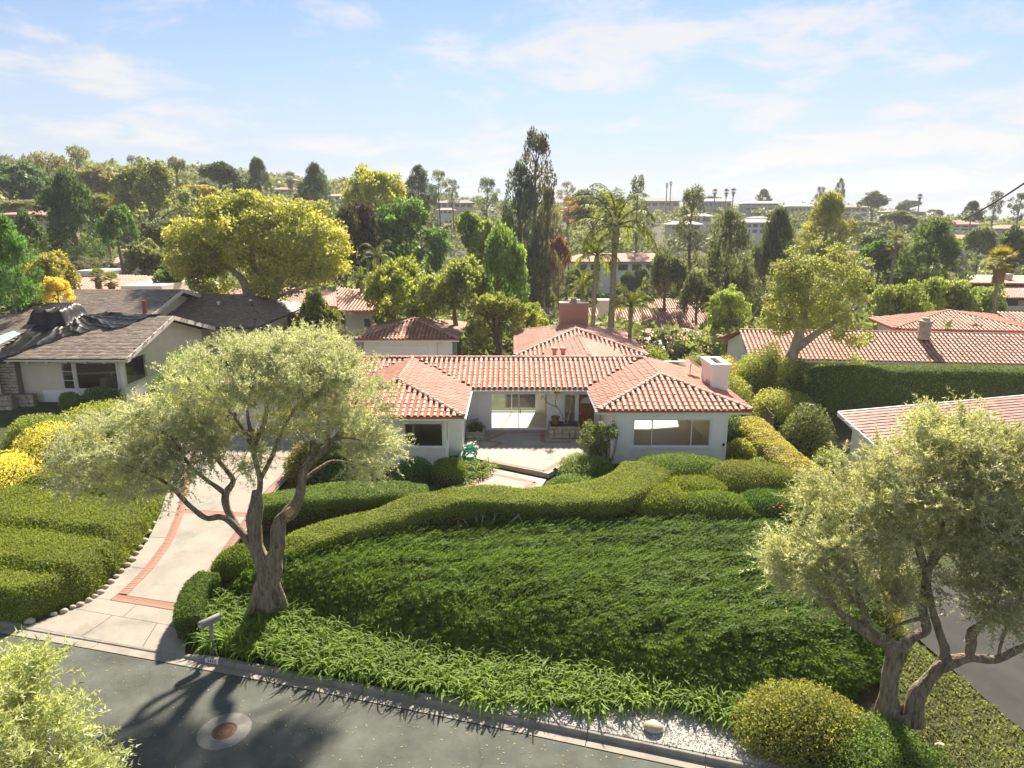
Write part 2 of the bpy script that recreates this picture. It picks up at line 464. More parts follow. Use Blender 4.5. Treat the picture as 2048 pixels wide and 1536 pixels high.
M['asphalt'] = noisy('asphalt', (0.085, 0.093, 0.080), (0.118, 0.124, 0.107), 0.6, 0.9, 0.7, 60, c3=(0.24, 0.235, 0.21), s3=55, t3=(0.66, 0.74), bdist=0.01)
_m = M['asphalt']; _nt = _m.node_tree; _b = _nt.nodes['Principled BSDF']; _src = _b.inputs['Base Color'].links[0].from_socket
_tc = nd(_nt, 'ShaderNodeTexCoord'); _n = nd(_nt, 'ShaderNodeTexNoise'); _n.inputs['Scale'].default_value = 0.9; _n.inputs['Detail'].default_value = 9; _n.inputs['Roughness'].default_value = 0.7
_nt.links.new(_tc.outputs['Object'], _n.inputs['Vector'])
_r = nd(_nt, 'ShaderNodeMapRange'); _r.inputs['From Min'].default_value = 0.35; _r.inputs['From Max'].default_value = 0.7; _r.inputs['To Min'].default_value = 0.72; _r.inputs['To Max'].default_value = 1.22
_nt.links.new(_n.outputs['Fac'], _r.inputs['Value'])
_v = nd(_nt, 'ShaderNodeTexVoronoi'); _v.feature = 'DISTANCE_TO_EDGE'; _v.inputs['Scale'].default_value = 0.16
_ds = nd(_nt, 'ShaderNodeVectorMath', operation='MULTIPLY_ADD'); _ds.inputs[1].default_value = (0.9, 0.9, 0.0)
_nt.links.new(_n.outputs['Color'], _ds.inputs[0]); _nt.links.new(_tc.outputs['Object'], _ds.inputs[2]); _nt.links.new(_ds.outputs[0], _v.inputs['Vector'])
_cr = nd(_nt, 'ShaderNodeMapRange'); _cr.inputs['From Min'].default_value = 0.0015; _cr.inputs['From Max'].default_value = 0.005; _cr.inputs['To Min'].default_value = 0.82; _cr.inputs['To Max'].default_value = 1.0
_nt.links.new(_v.outputs['Distance'], _cr.inputs['Value'])
_mu = nd(_nt, 'ShaderNodeMath', operation='MULTIPLY'); _nt.links.new(_r.outputs[0], _mu.inputs[0]); _nt.links.new(_cr.outputs[0], _mu.inputs[1])
_sc = nd(_nt, 'ShaderNodeVectorMath', operation='SCALE'); _nt.links.new(_src, _sc.inputs[0]); _nt.links.new(_mu.outputs[0], _sc.inputs['Scale']); _nt.links.new(_sc.outputs[0], _b.inputs['Base Color'])
M['concrete'] = noisy('concrete', (0.30, 0.268, 0.226), (0.385, 0.348, 0.298), 0.9, 0.85, 0.15, 40, c3=(0.20, 0.185, 0.16), s3=0.8, t3=(0.52, 0.78), bdist=0.01)
M['patio'] = noisy('patio', (0.33, 0.295, 0.25), (0.42, 0.38, 0.33), 0.7, 0.8, 0.1, 40, c3=(0.17, 0.155, 0.135), s3=0.42, t3=(0.53, 0.68), bdist=0.01)
M['asphalt_shaded'] = noisy('asphalt_shaded', (0.04, 0.04, 0.038), (0.065, 0.064, 0.06), 0.8, 0.9, 0.6, 50, c3=(0.11, 0.105, 0.1), s3=40, t3=(0.64, 0.74), bdist=0.01)  # darker asphalt for the side drive, tree shade put into the colour
M['kerb'] = noisy('kerb', (0.20, 0.185, 0.155), (0.34, 0.31, 0.27), 1.6, 0.9, 0.25, 30, c3=(0.12, 0.11, 0.09), s3=3.0, t3=(0.56, 0.7), bdist=0.01)
M['gutter_concrete'] = noisy('gutter_concrete', (0.24, 0.215, 0.18), (0.34, 0.31, 0.265), 1.6, 0.9, 0.2, 30, c3=(0.22, 0.20, 0.17), s3=2.4, t3=(0.58, 0.72), bdist=0.01)
M['joint'] = simple('joint', (0.10, 0.095, 0.085), 0.95)
M['brick'] = noisy('brick', (0.32, 0.165, 0.125), (0.42, 0.245, 0.19), 2.3, 0.85, 0.3, 40, c3=(0.45, 0.31, 0.25), s3=5, t3=(0.6, 0.75), bdist=0.01)
M['stone'] = noisy('stone', (0.36, 0.30, 0.22), (0.56, 0.50, 0.40), 3, 0.85, 0.6, 12, c3=(0.25, 0.21, 0.16), s3=2, t3=(0.55, 0.7))
M['stucco'] = noisy('stucco', (0.84, 0.80, 0.745), (0.89, 0.86, 0.81), 1.0, 0.85, 0.15, 60, c3=(0.60, 0.57, 0.52), s3=0.9, t3=(0.56, 0.8), bdist=0.008)
M['cream'] = noisy('cream', (0.66, 0.57, 0.44), (0.76, 0.68, 0.55), 0.8, 0.85, 0.15, 50, bdist=0.008)
M['white'] = noisy('white', (0.78, 0.75, 0.71), (0.86, 0.83, 0.79), 2, 0.6, 0.0)
M['frame'] = simple('frame', (0.80, 0.80, 0.79), 0.45, 0.4)
M['glass'] = glass_mat('glass')
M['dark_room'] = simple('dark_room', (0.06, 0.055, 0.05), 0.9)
M['room_wall'] = noisy('room_wall', (0.62, 0.58, 0.51), (0.68, 0.64, 0.57), 0.6, 0.9)
M['room_floor'] = noisy('room_floor', (0.50, 0.45, 0.36), (0.62, 0.56, 0.46), 3, 0.45, stretch=(1, 8, 1))
M['door_wood'] = noisy('door_wood', (0.17, 0.06, 0.025), (0.33, 0.13, 0.06), 4, 0.5, 0.2, 30, stretch=(6, 6, 0.6))
M['tile'] = tile_mat('tile', (0.46, 0.185, 0.12), (0.56, 0.285, 0.20), (0.51, 0.23, 0.155), (0.60, 0.38, 0.295))
M['tile_old'] = tile_mat('tile_old', (0.33, 0.15, 0.09), (0.55, 0.31, 0.21), (0.42, 0.21, 0.135), (0.56, 0.44, 0.33))
M['tile_pink'] = tile_mat('tile_pink', (0.44, 0.195, 0.135), (0.57, 0.32, 0.235), (0.50, 0.255, 0.18), (0.60, 0.42, 0.335))
M['tile_flat'] = tile_mat('tile_flat', (0.27, 0.125, 0.095), (0.38, 0.205, 0.165), (0.32, 0.16, 0.125), (0.40, 0.255, 0.21))
M['pan'] = noisy('pan', (0.34, 0.125, 0.078), (0.46, 0.19, 0.125), 3, 0.85)
M['shingle'] = tile_mat('shingle', (0.16, 0.123, 0.098), (0.30, 0.242, 0.195), (0.22, 0.172, 0.138), (0.34, 0.28, 0.23))
M['shingle_base'] = simple('shingle_base', (0.05, 0.04, 0.03), 0.95)
M['tarp'] = simple('tarp', (0.008, 0.0085, 0.01), 0.42, 0.28)
M['metal'] = noisy('metal', (0.20, 0.20, 0.19), (0.34, 0.34, 0.32), 12, 0.4, spec=0.5)
M['grey_metal'] = simple('grey_metal', (0.42, 0.42, 0.42), 0.45, 0.5, 0.3)
M['rust'] = noisy('rust', (0.07, 0.045, 0.035), (0.20, 0.12, 0.085), 18, 0.9, 0.8, 40)
M['collar'] = noisy('collar', (0.17, 0.165, 0.15), (0.25, 0.24, 0.22), 4, 0.9, 0.3, 40, bdist=0.01)
M['hose'] = simple('hose', (0.02, 0.33, 0.26), 0.4, 0.5)
M['black'] = simple('black', (0.01, 0.01, 0.01), 0.6)
M['paint_white'] = noisy('paint_white', (0.62, 0.62, 0.62), (0.76, 0.76, 0.76), 12, 0.7)
M['dish'] = simple('dish', (0.55, 0.54, 0.53), 0.5, 0.4)
M['wood_fence'] = noisy('wood_fence', (0.16, 0.12, 0.09), (0.30, 0.24, 0.18), 3, 0.9, stretch=(1, 1, 0.2))
M['gravel'] = noisy('gravel', (0.20, 0.185, 0.16), (0.60, 0.58, 0.55), 26, 0.9, 0.9, 40, detail=3, c3=(0.10, 0.085, 0.065), s3=1.6, t3=(0.5, 0.66))
M['pebble'] = noisy('pebble', (0.36, 0.34, 0.31), (0.62, 0.60, 0.57), 3, 0.8)
M['flower'] = simple('flower', (0.6, 0.05, 0.03), 0.6)
M['far_wall'] = simple('far_wall', (0.66, 0.64, 0.61), 0.9)
M['far_wall_warm'] = simple('far_wall_warm', (0.62, 0.53, 0.42), 0.9)
M['far_wall_grey'] = simple('far_wall_grey', (0.42, 0.42, 0.41), 0.9)
M['far_glass'] = simple('far_glass', (0.06, 0.075, 0.085), 0.15, 0.6)
M['far_roof_pale'] = simple('far_roof_pale', (0.55, 0.50, 0.46), 0.8)
M['far_roof_red'] = noisy('far_roof_red', (0.36, 0.19, 0.14), (0.50, 0.30, 0.23), 1.5, 0.85)
M['far_roof_grey'] = simple('far_roof_grey', (0.24, 0.22, 0.20), 0.85)
M['wire'] = simple('wire', (0.05, 0.04, 0.03), 0.7)
M['pot'] = simple('pot', (0.20, 0.07, 0.045), 0.6)

# ------------------------------------------------------------------ terrain, road, kerb, driveway
R0 = np.array([-8.0, 17.2]); RT = np.array([0.967, -0.2548]); RN = np.array([0.2548, 0.967])
def road_an(x, y):
    dx, dy = np.asarray(x) - R0[0], np.asarray(y) - R0[1]
    a = dx*RT[0] + dy*RT[1]
    return a, dx*RN[0] + dy*RN[1] + KB*np.minimum(a*a, 900)
KB = 0.0013      # the kerb line bows gently towards the street
def road_xy(a, n):
    n = n - KB*np.minimum(a*a, 900)
    return R0[0] + a*RT[0] + n*RN[0], R0[1] + a*RT[1] + n*RN[1]

ST = np.array([  # driveway stations from street to motor court: left x,y  right x,y  z
    [-15.70, 19.62, -9.86, 18.08, 0.036],
    [-14.95, 20.30, -10.25, 19.05, 0.10],
    [-14.35, 21.25, -10.62, 20.30, 0.19],
    [-14.25, 23.00, -10.72, 22.30, 0.31],
    [-14.45, 24.90, -10.75, 24.40, 0.45],
    [-15.05, 27.20, -10.80, 26.60, 0.64],
    [-15.95, 29.70, -10.75, 29.20, 0.85],
    [-17.00, 32.60, -10.40, 32.40, 1.02],
    [-18.00, 35.50, -10.00, 35.30, 1.08],
    [-18.60, 37.60, -9.90, 37.60, 1.10]])
def H(x, y):
    x = np.asarray(x, float); y = np.asarray(y, float)
    a, n = road_an(x, y)
    lot = 0.12 + 0.80*smoothstep(0.6, 10.5, n)
    left = 0.12 + 1.88*smoothstep(0.6, 19.0, n)
    w_l = smoothstep(-14.5, -19.5, x)
    z = lot*(1-w_l) + left*w_l
    w_r = smoothstep(11.0, 15.0, x)
    right = 0.12 + 0.45*smoothstep(1.0, 14.0, n)
    z = z*(1-w_r) + right*w_r
    # cut for the driveway
    yl = np.interp(y, ST[:, 1], ST[:, 0]); yr = np.interp(y, ST[:, 3], ST[:, 2]); ymid = np.interp(y, (ST[:, 1]+ST[:, 3])/2, ST[:, 4])
    outd = np.maximum(np.maximum(yl-0.25-x, x-yr-0.25), 0)
    cut = (1-smoothstep(0.0, 0.7, outd))*(y > 17.5)*(1-smoothstep(37.4, 38.2, y))
    z = z*(1-cut) + (ymid-0.12)*cut
    z = np.where(n < 0.5, -0.06, z)
    z = np.where(n < -8.3, 0.10, z)
    # behind the houses: down into the canyon, then up the far hillsides
    ang = np.arctan2(x, np.maximum(y, 1.0))
    dist = np.hypot(x, y)
    drop = -4.0*smoothstep(46, 84, y) - 3.0*smoothstep(84, 130, y)
    # the left flank climbs sooner
    lf = smoothstep(-0.12, -0.5, ang)
    z = z + drop*(1-0.75*lf)
    ridge = np.interp(ang, [-0.75, -0.45, -0.28, -0.1, 0.05, 0.3, 0.45, 0.6, 0.8], [34, 34, 31, 22, 17, 16, 15, 9, 5])
    rise = smoothstep(110, 400, dist)
    z = z*(1-rise) + ridge*rise
    z = z + lf*9*smoothstep(85, 180, dist)*(1-rise)
    z = z - 22*smoothstep(430, 900, dist)
    return z

xs = np.unique(np.concatenate([np.arange(-36, 36.1, 0.6), np.arange(-120, 120.1, 6), np.linspace(-900, 900, 50)]))
ys = np.unique(np.concatenate([np.arange(2, 60.1, 0.6), np.arange(-60, 200.1, 6), np.linspace(-120, 1000, 50)]))
GX, GY = np.meshgrid(xs, ys)
GZ = H(GX, GY) - 0.02
GZ = np.where((road_an(GX, GY)[1] < 1.05) & (road_an(GX, GY)[1] > -8.3), -0.06, GZ)
GZ = GZ + 0.05*wob(np.stack([GX, GY], -1), 1.1)*(road_an(GX, GY)[1] > 1.2)
nx, ny = len(xs), len(ys)
gi = (np.arange(ny-1)[:, None]*nx + np.arange(nx-1)[None]).ravel()
ground = np_obj('ground', np.stack([GX, GY, GZ], -1).reshape(-1, 3), np.stack([gi, gi+1, gi+nx+1, gi+nx], 1), M['soil'], smooth=True)
tag(ground, kind='structure')

def strip(a0, a1, n0, n1, z, na=40):
    A = np.linspace(a0, a1, na); V = []; 
    for a in A:
        for n in (n0, n1):
            x, y = road_xy(a, n); V.append((x, y, z))
    F = [(2*i, 2*i+2, 2*i+3, 2*i+1) for i in range(na-1)]
    return V, F
V, F = strip(-70, 70, -8.2, 0.0, 0.0)
road = np_obj('road', V, np.array(F), M['asphalt']); tag(road, kind='structure')
AP0, AP1 = -7.9, -2.0          # dropped kerb in front of the driveway
gut = empty('gutter', (*road_xy(0, 0.15), 0), kind='structure')
cuts = [-40, -34, -28, -22.0, -16.2, -11.0, -8.6, -5.1, -1.35, 1.05, 3.9, 7.0, 10.2, 13.1, 16, 20, 26, 34]
for i, (a0, a1) in enumerate(zip(cuts[:-1], cuts[1:])):
    V, F = strip(a0+0.008, a1-0.008, 0.0, 0.31, 0.006, 6)
    V = [(x, y, z + (0.012 if k % 2 == 0 else 0.0)) for k, (x, y, z) in enumerate(V)]
    np_obj('gutter_slab', V, np.array(F), M['gutter_concrete'], gut)
V, F = strip(-40, 34, -0.02, 0.5, -0.03)
np_obj('joint_bed', V, np.array(F), M['joint'], gut)
def kerb_h(a):
    return 0.032 + 0.118*np.maximum(smoothstep(AP0+0.1, AP0-0.9, a), smoothstep(AP1-0.1, AP1+0.9, a))
kerb = empty('kerb', (*road_xy(0, 0.4), 0), kind='structure')
for i, (a0, a1) in enumerate(zip(cuts[:-1], cuts[1:])):
    A = np.linspace(a0+0.008, a1-0.008, 10); V = []
    for a in A:
        h = float(kerb_h(a))
        for n, z in ((0.305, -0.02), (0.325, h-0.02), (0.35, h), (0.47, h), (0.485, -0.05)):
            x, y = road_xy(a, n); V.append((x, y, z))
    F = [(5*j+k, 5*j+5+k, 5*j+6+k, 5*j+1+k) for j in range(9) for k in range(4)]
    F = [f[::-1] for f in F]
    mb = MB(); mb.add(V, F); mb.f += [(0, 1, 2, 3, 4), (49, 48, 47, 46, 45)]; mb.m += [0, 0]
    mb.build('kerb_piece', M['kerb'], kerb)

# painted number plate on the kerb face
pa = -1.02
def kerb_pt(a, up):      # point on the sloping kerb face
    n = 0.3035 + 0.02*up; x, y = road_xy(a, n); return np.array([x, y, -0.02 + 0.15*up])
plate = empty('kerb_number', kerb_pt(pa, 0.5), 'white painted rectangle with black digits 2432 on the kerb face', 'house number')
mb = MB()
hh = float(kerb_h(pa))
c = [kerb_pt(pa+s*0.23, 0) for s in (-1, 1)]
tt = [kerb_pt(pa+s*0.23, 1.0) for s in (-1, 1)]
for p in c: p[2] = 0.016
for p in tt: p[2] = hh - 0.006
off = np.array([*(-RN*0.004), 0.0015])
mb.add([c[0]+off, c[1]+off, tt[1]+off, tt[0]+off], [(0, 1, 2, 3)])
mb.build('plate', M['paint_white'], plate)
cu = bpy.data.curves.new('digits', 'FONT'); cu.body = '2432'; cu.size = 0.125; cu.align_x = 'CENTER'; cu.align_y = 'CENTER'; cu.space_character = 1.25; cu.offset = 0.004
to = bpy.data.objects.new('digits_tmp', cu); COL.objects.link(to)
dg = bpy.context.evaluated_depsgraph_get()
tm = bpy.data.meshes.new_from_object(to.evaluated_get(dg)); bpy.data.objects.remove(to)
up_v = (tt[0]+tt[1]-c[0]-c[1]); up_v = up_v/np.linalg.norm(up_v)
xv = np.array([*RT, 0.0]); xv = (tt[1]-tt[0])/np.linalg.norm(tt[1]-tt[0]); nv = np.cross(xv, up_v)
mid = (c[0]+c[1]+tt[0]+tt[1])/4 + off + nv*0.003
cos = np.array([v.co[:] for v in tm.vertices]); 
for v, co in zip(tm.vertices, cos): v.co = Vector(mid + xv*co[0] + up_v*co[1])
tm.materials.clear(); tm.materials.append(M['black'])
link(bpy.data.objects.new('digits', tm), plate)

# manhole in the road
mh = atZ(449, 1462, 0.0)
man = empty('manhole_cover', mh, 'rusty round manhole cover in pale concrete ring set in the road', 'manhole')
mb = MB(); mb.lathe([(0.66, -0.02), (0.66, 0.006), (0.31, 0.008), (0.31, -0.02)], mh, 48); mb.build('collar', M['collar'], man)
mb = MB(); mb.lathe([(0.30, -0.01), (0.30, 0.012), (0.27, 0.012), (0.265, 0.004)], mh, 40)
for k in range(-5, 6):
    for j in range(-5, 6):
        if math.hypot(k, j) < 5.0:
            mb.box(mh[0]+k*0.048-0.015, mh[0]+k*0.048+0.015, mh[1]+j*0.048-0.015, mh[1]+j*0.048+0.015, 0.003, 0.014)
mb.build('lid', M['rust'], man)

# ---- driveway: stations from street to motor court
def st(t):
    """centre-line station t (0..9) -> left xy, right xy, z"""
    P = np.array([np.interp(t, range(10), ST[:, k]) for k in range(5)])
    return P
ts = np.linspace(0, 9, 91)
SM = np.array([st(t) for t in ts])
for _ in range(3): SM[1:-1] = (SM[:-2] + 2*SM[1:-1] + SM[2:])/4
def drv(t, s):
    """t station, s 0 left .. 1 right -> world point on the drive"""
    P = [np.interp(t, ts, SM[:, k]) for k in range(5)]
    return np.array([P[0]*(1-s)+P[2]*s, P[1]*(1-s)+P[3]*s, P[4]])
drive = empty('driveway', drv(0, 0.5), kind='structure')
def drv_width(t): a, b = drv(t, 0), drv(t, 1); return np.linalg.norm((b-a)[:2])
def slab_piece(t0, t1, s0, s1, name='slab', mt='concrete', dz=0.0, n=14):
    V = []
    T = np.linspace(t0, t1, n)
    for t in T:
        a = s0(t) if callable(s0) else s0; b = s1(t) if callable(s1) else s1
        for s in np.linspace(a, b, 5): p = drv(t, s); V.append((p[0], p[1], p[2]+dz))
    F = [(5*j+k, 5*j+k+1, 5*j+k+6, 5*j+k+5) for j in range(n-1) for k in range(4)]
    return np_obj(name, V, np.array(F), M[mt], drive)
slab_piece(-0.0, 9, 0, 1, 'joint_bed', 'joint', -0.035, 60)
BW = 0.33
LB = 0.72     # left edge to outer edge of brick band
g = 0.004
lb0 = lambda t: LB/drv_width(t); lb1 = lambda t: (LB+BW)/drv_width(t)
rb1 = lambda t: 1-(0.10)/drv_width(t); rb0 = lambda t: 1-(0.10+BW)/drv_width(t)
# apron slabs
for (s0, s1) in ((0.0, 0.36), (0.364, 0.742), (0.746, 1.0)):
    slab_piece(0.0, 1.25, s0, s1, n=6)
for (s0, s1) in ((0.0, 0.45), (0.454, 1.0)):
    slab_piece(1.262, 1.86, s0, s1, n=5)
tb0, tb1 = 1.87, 2.115     # bottom band stations
for (t0, t1) in ((tb0, 3.0), (3.01, 4.1), (4.11, 5.0), (5.01, 6.2), (6.21, 9.0)):
    slab_piece(t0, t1, 0.0, lambda t: lb0(t)-g)
crossT = [5.0, 7.1, 8.75]
def swid(t): return BW/np.linalg.norm(drv(t+0.05, 0.5)-drv(t-0.05, 0.5))*0.1
cw = [swid(c) for c in crossT]
segs = [(tb1+0.003, crossT[0]-0.003), (crossT[0]+cw[0]+0.003, crossT[1]-0.003), (crossT[1]+cw[1]+0.003, crossT[2]-0.003), (crossT[2]+cw[2]+0.003, 9.0)]
for (t0, t1) in segs:
    slab_piece(t0, t1, lambda t: lb1(t)+g, lambda t: rb0(t)-g)
slab_piece(tb0, 9.0, lambda t: rb1(t)+g, 1.0)
# bricks of the bands
bm_ = MB(); bm_.box(-0.047, 0.047, -BW/2, BW/2, -0.03, 0.0); bm_.box(-0.044, 0.044, -BW/2+0.004, BW/2-0.004, 0.0, 0.004)
bo = bm_.build('brick', M['brick']); brick_me = bo.data; bpy.data.objects.remove(bo)
nbrick = [0]
def put_brick(p, tang, across):
    if nbrick[0] >= 300: return
    nbrick[0] += 1
    o = bpy.data.objects.new('brick', brick_me)
    t = norm(tang); a = norm(across); a = norm(a - t*np.dot(a, t)); n = np.cross(t, a)
    if n[2] < 0: a = -a; n = -n
    jit = rng.normal(0, 0.0012, 3)
    Mx = Matrix(((t[0], a[0], n[0], p[0]), (t[1], a[1], n[1], p[1]), (t[2], a[2], n[2], p[2] + 0.002 + jit[2]), (0, 0, 0, 1)))
    o.matrix_basis = Mx
    link(o, drive)
def band_path(fs, t0, t1):
    T = np.linspace(t0, t1, 400); P = np.array([drv(t, fs(t)) for t in T])
    L = np.concatenate([[0], np.cumsum(np.linalg.norm(np.diff(P, axis=0), axis=1))])
    n = int(L[-1]/0.104)
    s = (np.arange(n)+0.5)*L[-1]/n
    Q = np.stack([np.interp(s, L, P[:, k]) for k in range(3)], 1)
    Tn = np.stack([np.interp(s, L, np.gradient(P[:, k])) for k in range(3)], 1)
    return Q, Tn
for tc in (0.5*(tb0+tb1)+0.008,) + tuple(c+w_/2 for c, w_ in zip(crossT[:2], cw)):
    lo, hi = lb1(tc)+0.005, rb0(tc)-0.005
    if tc < 3: lo, hi = lb0(tc), rb1(tc)
    a, b = drv(tc, lo), drv(tc, hi); n = int(np.linalg.norm(b-a)/0.104)
    for k in range(n):
        s = lo + (hi-lo)*(k+0.5)/n
        put_brick(drv(tc, s), b-a, drv(tc+0.1, s)-drv(tc-0.1, s))
Q, Tn = band_path(lambda t: (lb0(t)+lb1(t))/2, tb1+0.03, 7.4)
for q, t_ in zip(Q, Tn): put_brick(q, t_, np.array([1.0, 0.1, 0]))
Q, Tn = band_path(lambda t: (rb0(t)+rb1(t))/2, tb1+0.03, 5.0)
for q, t_ in zip(Q, Tn): put_brick(q, t_, np.array([1.0, 0.1, 0]))

for (t0, t1, sa, sb) in ((7.42, 9.0, lb0, lb1), (5.03, 9.0, rb0, rb1), (crossT[2], crossT[2]+cw[2], lb1, rb0)):
    tag(slab_piece(t0, t1, sa, sb, 'brick_band', 'brick', 0.0), kind='stuff')
# edging stones on the left of the drive
ORD = ['first', 'second', 'third', 'fourth', 'fifth', 'sixth', 'seventh', 'eighth', 'ninth', 'tenth', 'eleventh', 'twelfth', 'thirteenth', 'fourteenth', 'fifteenth', 'sixteenth', 'seventeenth', 'eighteenth', 'nineteenth', 'twentieth']
stone_px = [(60, 1243), (108, 1228), (128, 1222), (146, 1214), (160, 1209), (178, 1200), (190, 1192), (201, 1184), (212, 1173), (222, 1163),
            (233, 1152), (243, 1141), (254, 1129), (264, 1118), (272, 1106), (281, 1094), (289, 1080), (297, 1064), (306, 1046)]
for i, (x, y) in enumerate(stone_px):
    tz = np.interp(1243-y, [0, 60, 160, 200], [0.05, 0.2, 0.45, 0.55])
    p = atZ(x, y, tz+0.03); r = 0.09 + 0.05*random.random()
    if i in (0,): r = 0.15
    vv = rand_dirs(1)[0]
    me_v = []; me_f = []
    mb = MB()
    nl, nk = 6, 8
    for a in range(nl+1):
        th = math.pi*a/nl
        for k in range(nk):
            d = np.array([math.sin(th)*math.cos(2*math.pi*k/nk), math.sin(th)*math.sin(2*math.pi*k/nk), math.cos(th)])
            rr = r*(1+0.18*float(wob(d*1.6+i, 1.0, i % 4)))
            me_v.append(p + d*np.array([rr*1.25, rr*0.9, rr*0.75]))
    for a in range(nl):
        for k in range(nk): me_f.append((a*nk+k, (a+1)*nk+k, (a+1)*nk+(k+1) % nk, a*nk+(k+1) % nk))
    mb.add(me_v, me_f)
    so = mb.build('edging_stone', M['stone'], None, smooth=True, origin=tuple(p))
    if i == 0: tag(so, 'largest rounded edging stone at the street corner of the left bank', 'stone', 'edging stones along the driveway')
    else: tag(so, '%s small edging stone counted from the street, between left bank and driveway' % ORD[i], 'stone', 'edging stones along the driveway')

# neighbour's asphalt drive at the right edge
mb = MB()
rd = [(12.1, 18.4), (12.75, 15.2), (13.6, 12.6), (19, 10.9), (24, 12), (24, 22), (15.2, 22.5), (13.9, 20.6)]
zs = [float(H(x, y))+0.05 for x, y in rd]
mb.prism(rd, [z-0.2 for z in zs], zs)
tag(mb.build('side_driveway', M['asphalt_shaded']), kind='structure')

# ---- patio and entry walk
pat = empty('patio', (1, 33, 1.1), kind='structure')
PZ = 1.17
P1 = [(-2.75, 33.0), (-1.35, 32.15), (1.72, 30.32), (3.75, 33.2), (4.95, 34.9), (4.95, 37.2), (-2.5, 37.2)]
mb = MB(); mb.prism(P1, PZ-0.22, PZ); mb.build('upper_slab', M['patio'], pat)
W1 = [(-1.55, 31.85), (1.60, 30.0), (1.2, 28.6), (-0.6, 27.0), (-2.6, 26.6), (-3.4, 28.0)]
mb = MB(); mb.prism(W1, PZ-0.42, PZ-0.165); mb.build('lower_slab', M['patio'], pat)
def band2(pts, w, z):
    mb = MB()
    for a, b in zip(pts[:-1], pts[1:]):
        a = np.array(a, float); b = np.array(b, float); L = np.linalg.norm(b-a); d = (b-a)/L; nrm = np.array([-d[1], d[0]])
        n = max(1, int(L/0.105))
        for k in range(n):
            c = a + d*(k+0.5)*L/n
            h = L/n/2-0.005
            q = [c - d*h - nrm*w/2, c + d*h - nrm*w/2, c + d*h + nrm*w/2, c - d*h + nrm*w/2]
            mb.prism([tuple(p) for p in q], z-0.02, z+0.004)
    return mb
def inset_pts(pxs, z): return [tuple(atZ(x, y, z)[:2]) for x, y in pxs]
b = band2(inset_pts([(978, 922), (1088, 943), (1157, 904)], PZ), 0.26, PZ).build('brick_band', M['brick'], pat); tag(b, kind='stuff')
b = band2(inset_pts([(1085, 861), (1086, 884), (1142, 884)], PZ), 0.26, PZ).build('brick_band', M['brick'], pat); tag(b, kind='stuff')
b = band2(inset_pts([(1082, 864), (1006, 866), (973, 881), (1003, 886), (977, 898)], PZ), 0.24, PZ).build('brick_band', M['brick'], pat); tag(b, kind='stuff')
b = band2(inset_pts([(935, 973), (984, 948), (1072, 965), (1044, 980)], PZ-0.165), 0.26, PZ-0.165).build('brick_band', M['brick'], pat); tag(b, kind='stuff')
mb = MB()
for a_, b_ in (((-1.0, 32.0), (3.3, 36.6)), ((-2.0, 35.4), (3.4, 33.1))):
    d = np.array(b_)-np.array(a_); d = d/np.linalg.norm(d); nn = np.array([-d[1], d[0]])*0.009
    mb.add([(a_[0]-nn[0], a_[1]-nn[1], PZ+0.002), (b_[0]-nn[0], b_[1]-nn[1], PZ+0.002), (b_[0]+nn[0], b_[1]+nn[1], PZ+0.002), (a_[0]+nn[0], a_[1]+nn[1], PZ+0.002)], [(0, 1, 2, 3)])
mb.build('joint', M['joint'], pat)

# ------------------------------------------------------------------ roofs of clay tile, walls with openings
def tile_shape(su, ln):
    """one barrel tile along +y (up-slope), lower end at y=0; open underside, thick lower lip"""
    seg = 5; V = []; F = []
    r0, r1 = su*0.355, su*0.325
    for y, r, dz in ((0.0, r0, 0.022), (ln, r1, 0.0)):
        for k in range(seg+1):
            a = math.pi*k/seg
            V.append((-r*math.cos(a), y, dz + 0.80*r*math.sin(a)))
    for k in range(seg): F.append((k, k+1, seg+2+k, seg+1+k))
    b = len(V)
    for k in range(seg+1):
        a = math.pi*k/seg; r = r0-0.018
        V.append((-r*math.cos(a), 0.0, 0.022 + 0.80*r*math.sin(a)-0.004))
    for k in range(seg): F.append((k+1, k, b+k, b+k+1))
    # inner side so the lip has depth
    c = len(V)
    for k in range(seg+1):
        a = math.pi*k/seg; r = r0-0.018
        V.append((-r*math.cos(a), 0.10, 0.016 + 0.80*r*math.sin(a)-0.004))
    for k in range(seg): F.append((b+k+1, b+k, c+k, c+k+1))
    return np.array(V, float), np.array(F)
SU, SV = 0.304, 0.385
TV, TF = tile_shape(SU, SV+0.05)
tile_mesh_shared = {}
def frame_of(poly3):
    p = [np.asarray(q, float) for q in poly3]
    u = norm(p[1]-p[0]); n = norm(np.cross(p[1]-p[0], p[-1]-p[0]))
    if n[2] < 0: n = -n
    v = np.cross(n, u)
    if v[2] < 0: u, v = u, -v
    return p[0], u, v, n
def tile_places(poly3, su=SU, sv=SV, margin=0.0):
    o, u, v, n = frame_of(poly3)
    uv = [((np.asarray(q)-o) @ u, (np.asarray(q)-o) @ v) for q in poly3]
    us = [a for a, b in uv]; vs_ = [b for a, b in uv]
    nu = int((max(us)-min(us))/su)+2; nv = int(max(vs_)/sv)+1
    i, j = np.meshgrid(np.arange(nu), np.arange(nv)); i = i.ravel(); j = j.ravel()
    L = uv[1][0]; nfit = max(1, round(L/su)); s2 = L/nfit
    uc = (i - int(-min(min(us), 0)/s2) + 0.5)*s2; vc = j*sv - 0.06
    ok = in_poly(uc, vc + sv*0.5, uv) & in_poly(uc, np.maximum(vc, 0)+0.10, uv)
    uc, vc, j = uc[ok], vc[ok], j[ok]
    P = o + uc[:, None]*u + vc[:, None]*v + n*0.035
    return P, u, v, n, j
def tile_lite(su, ln):
    V, F = tile_shape(su, ln); return V[:12], F[:5]
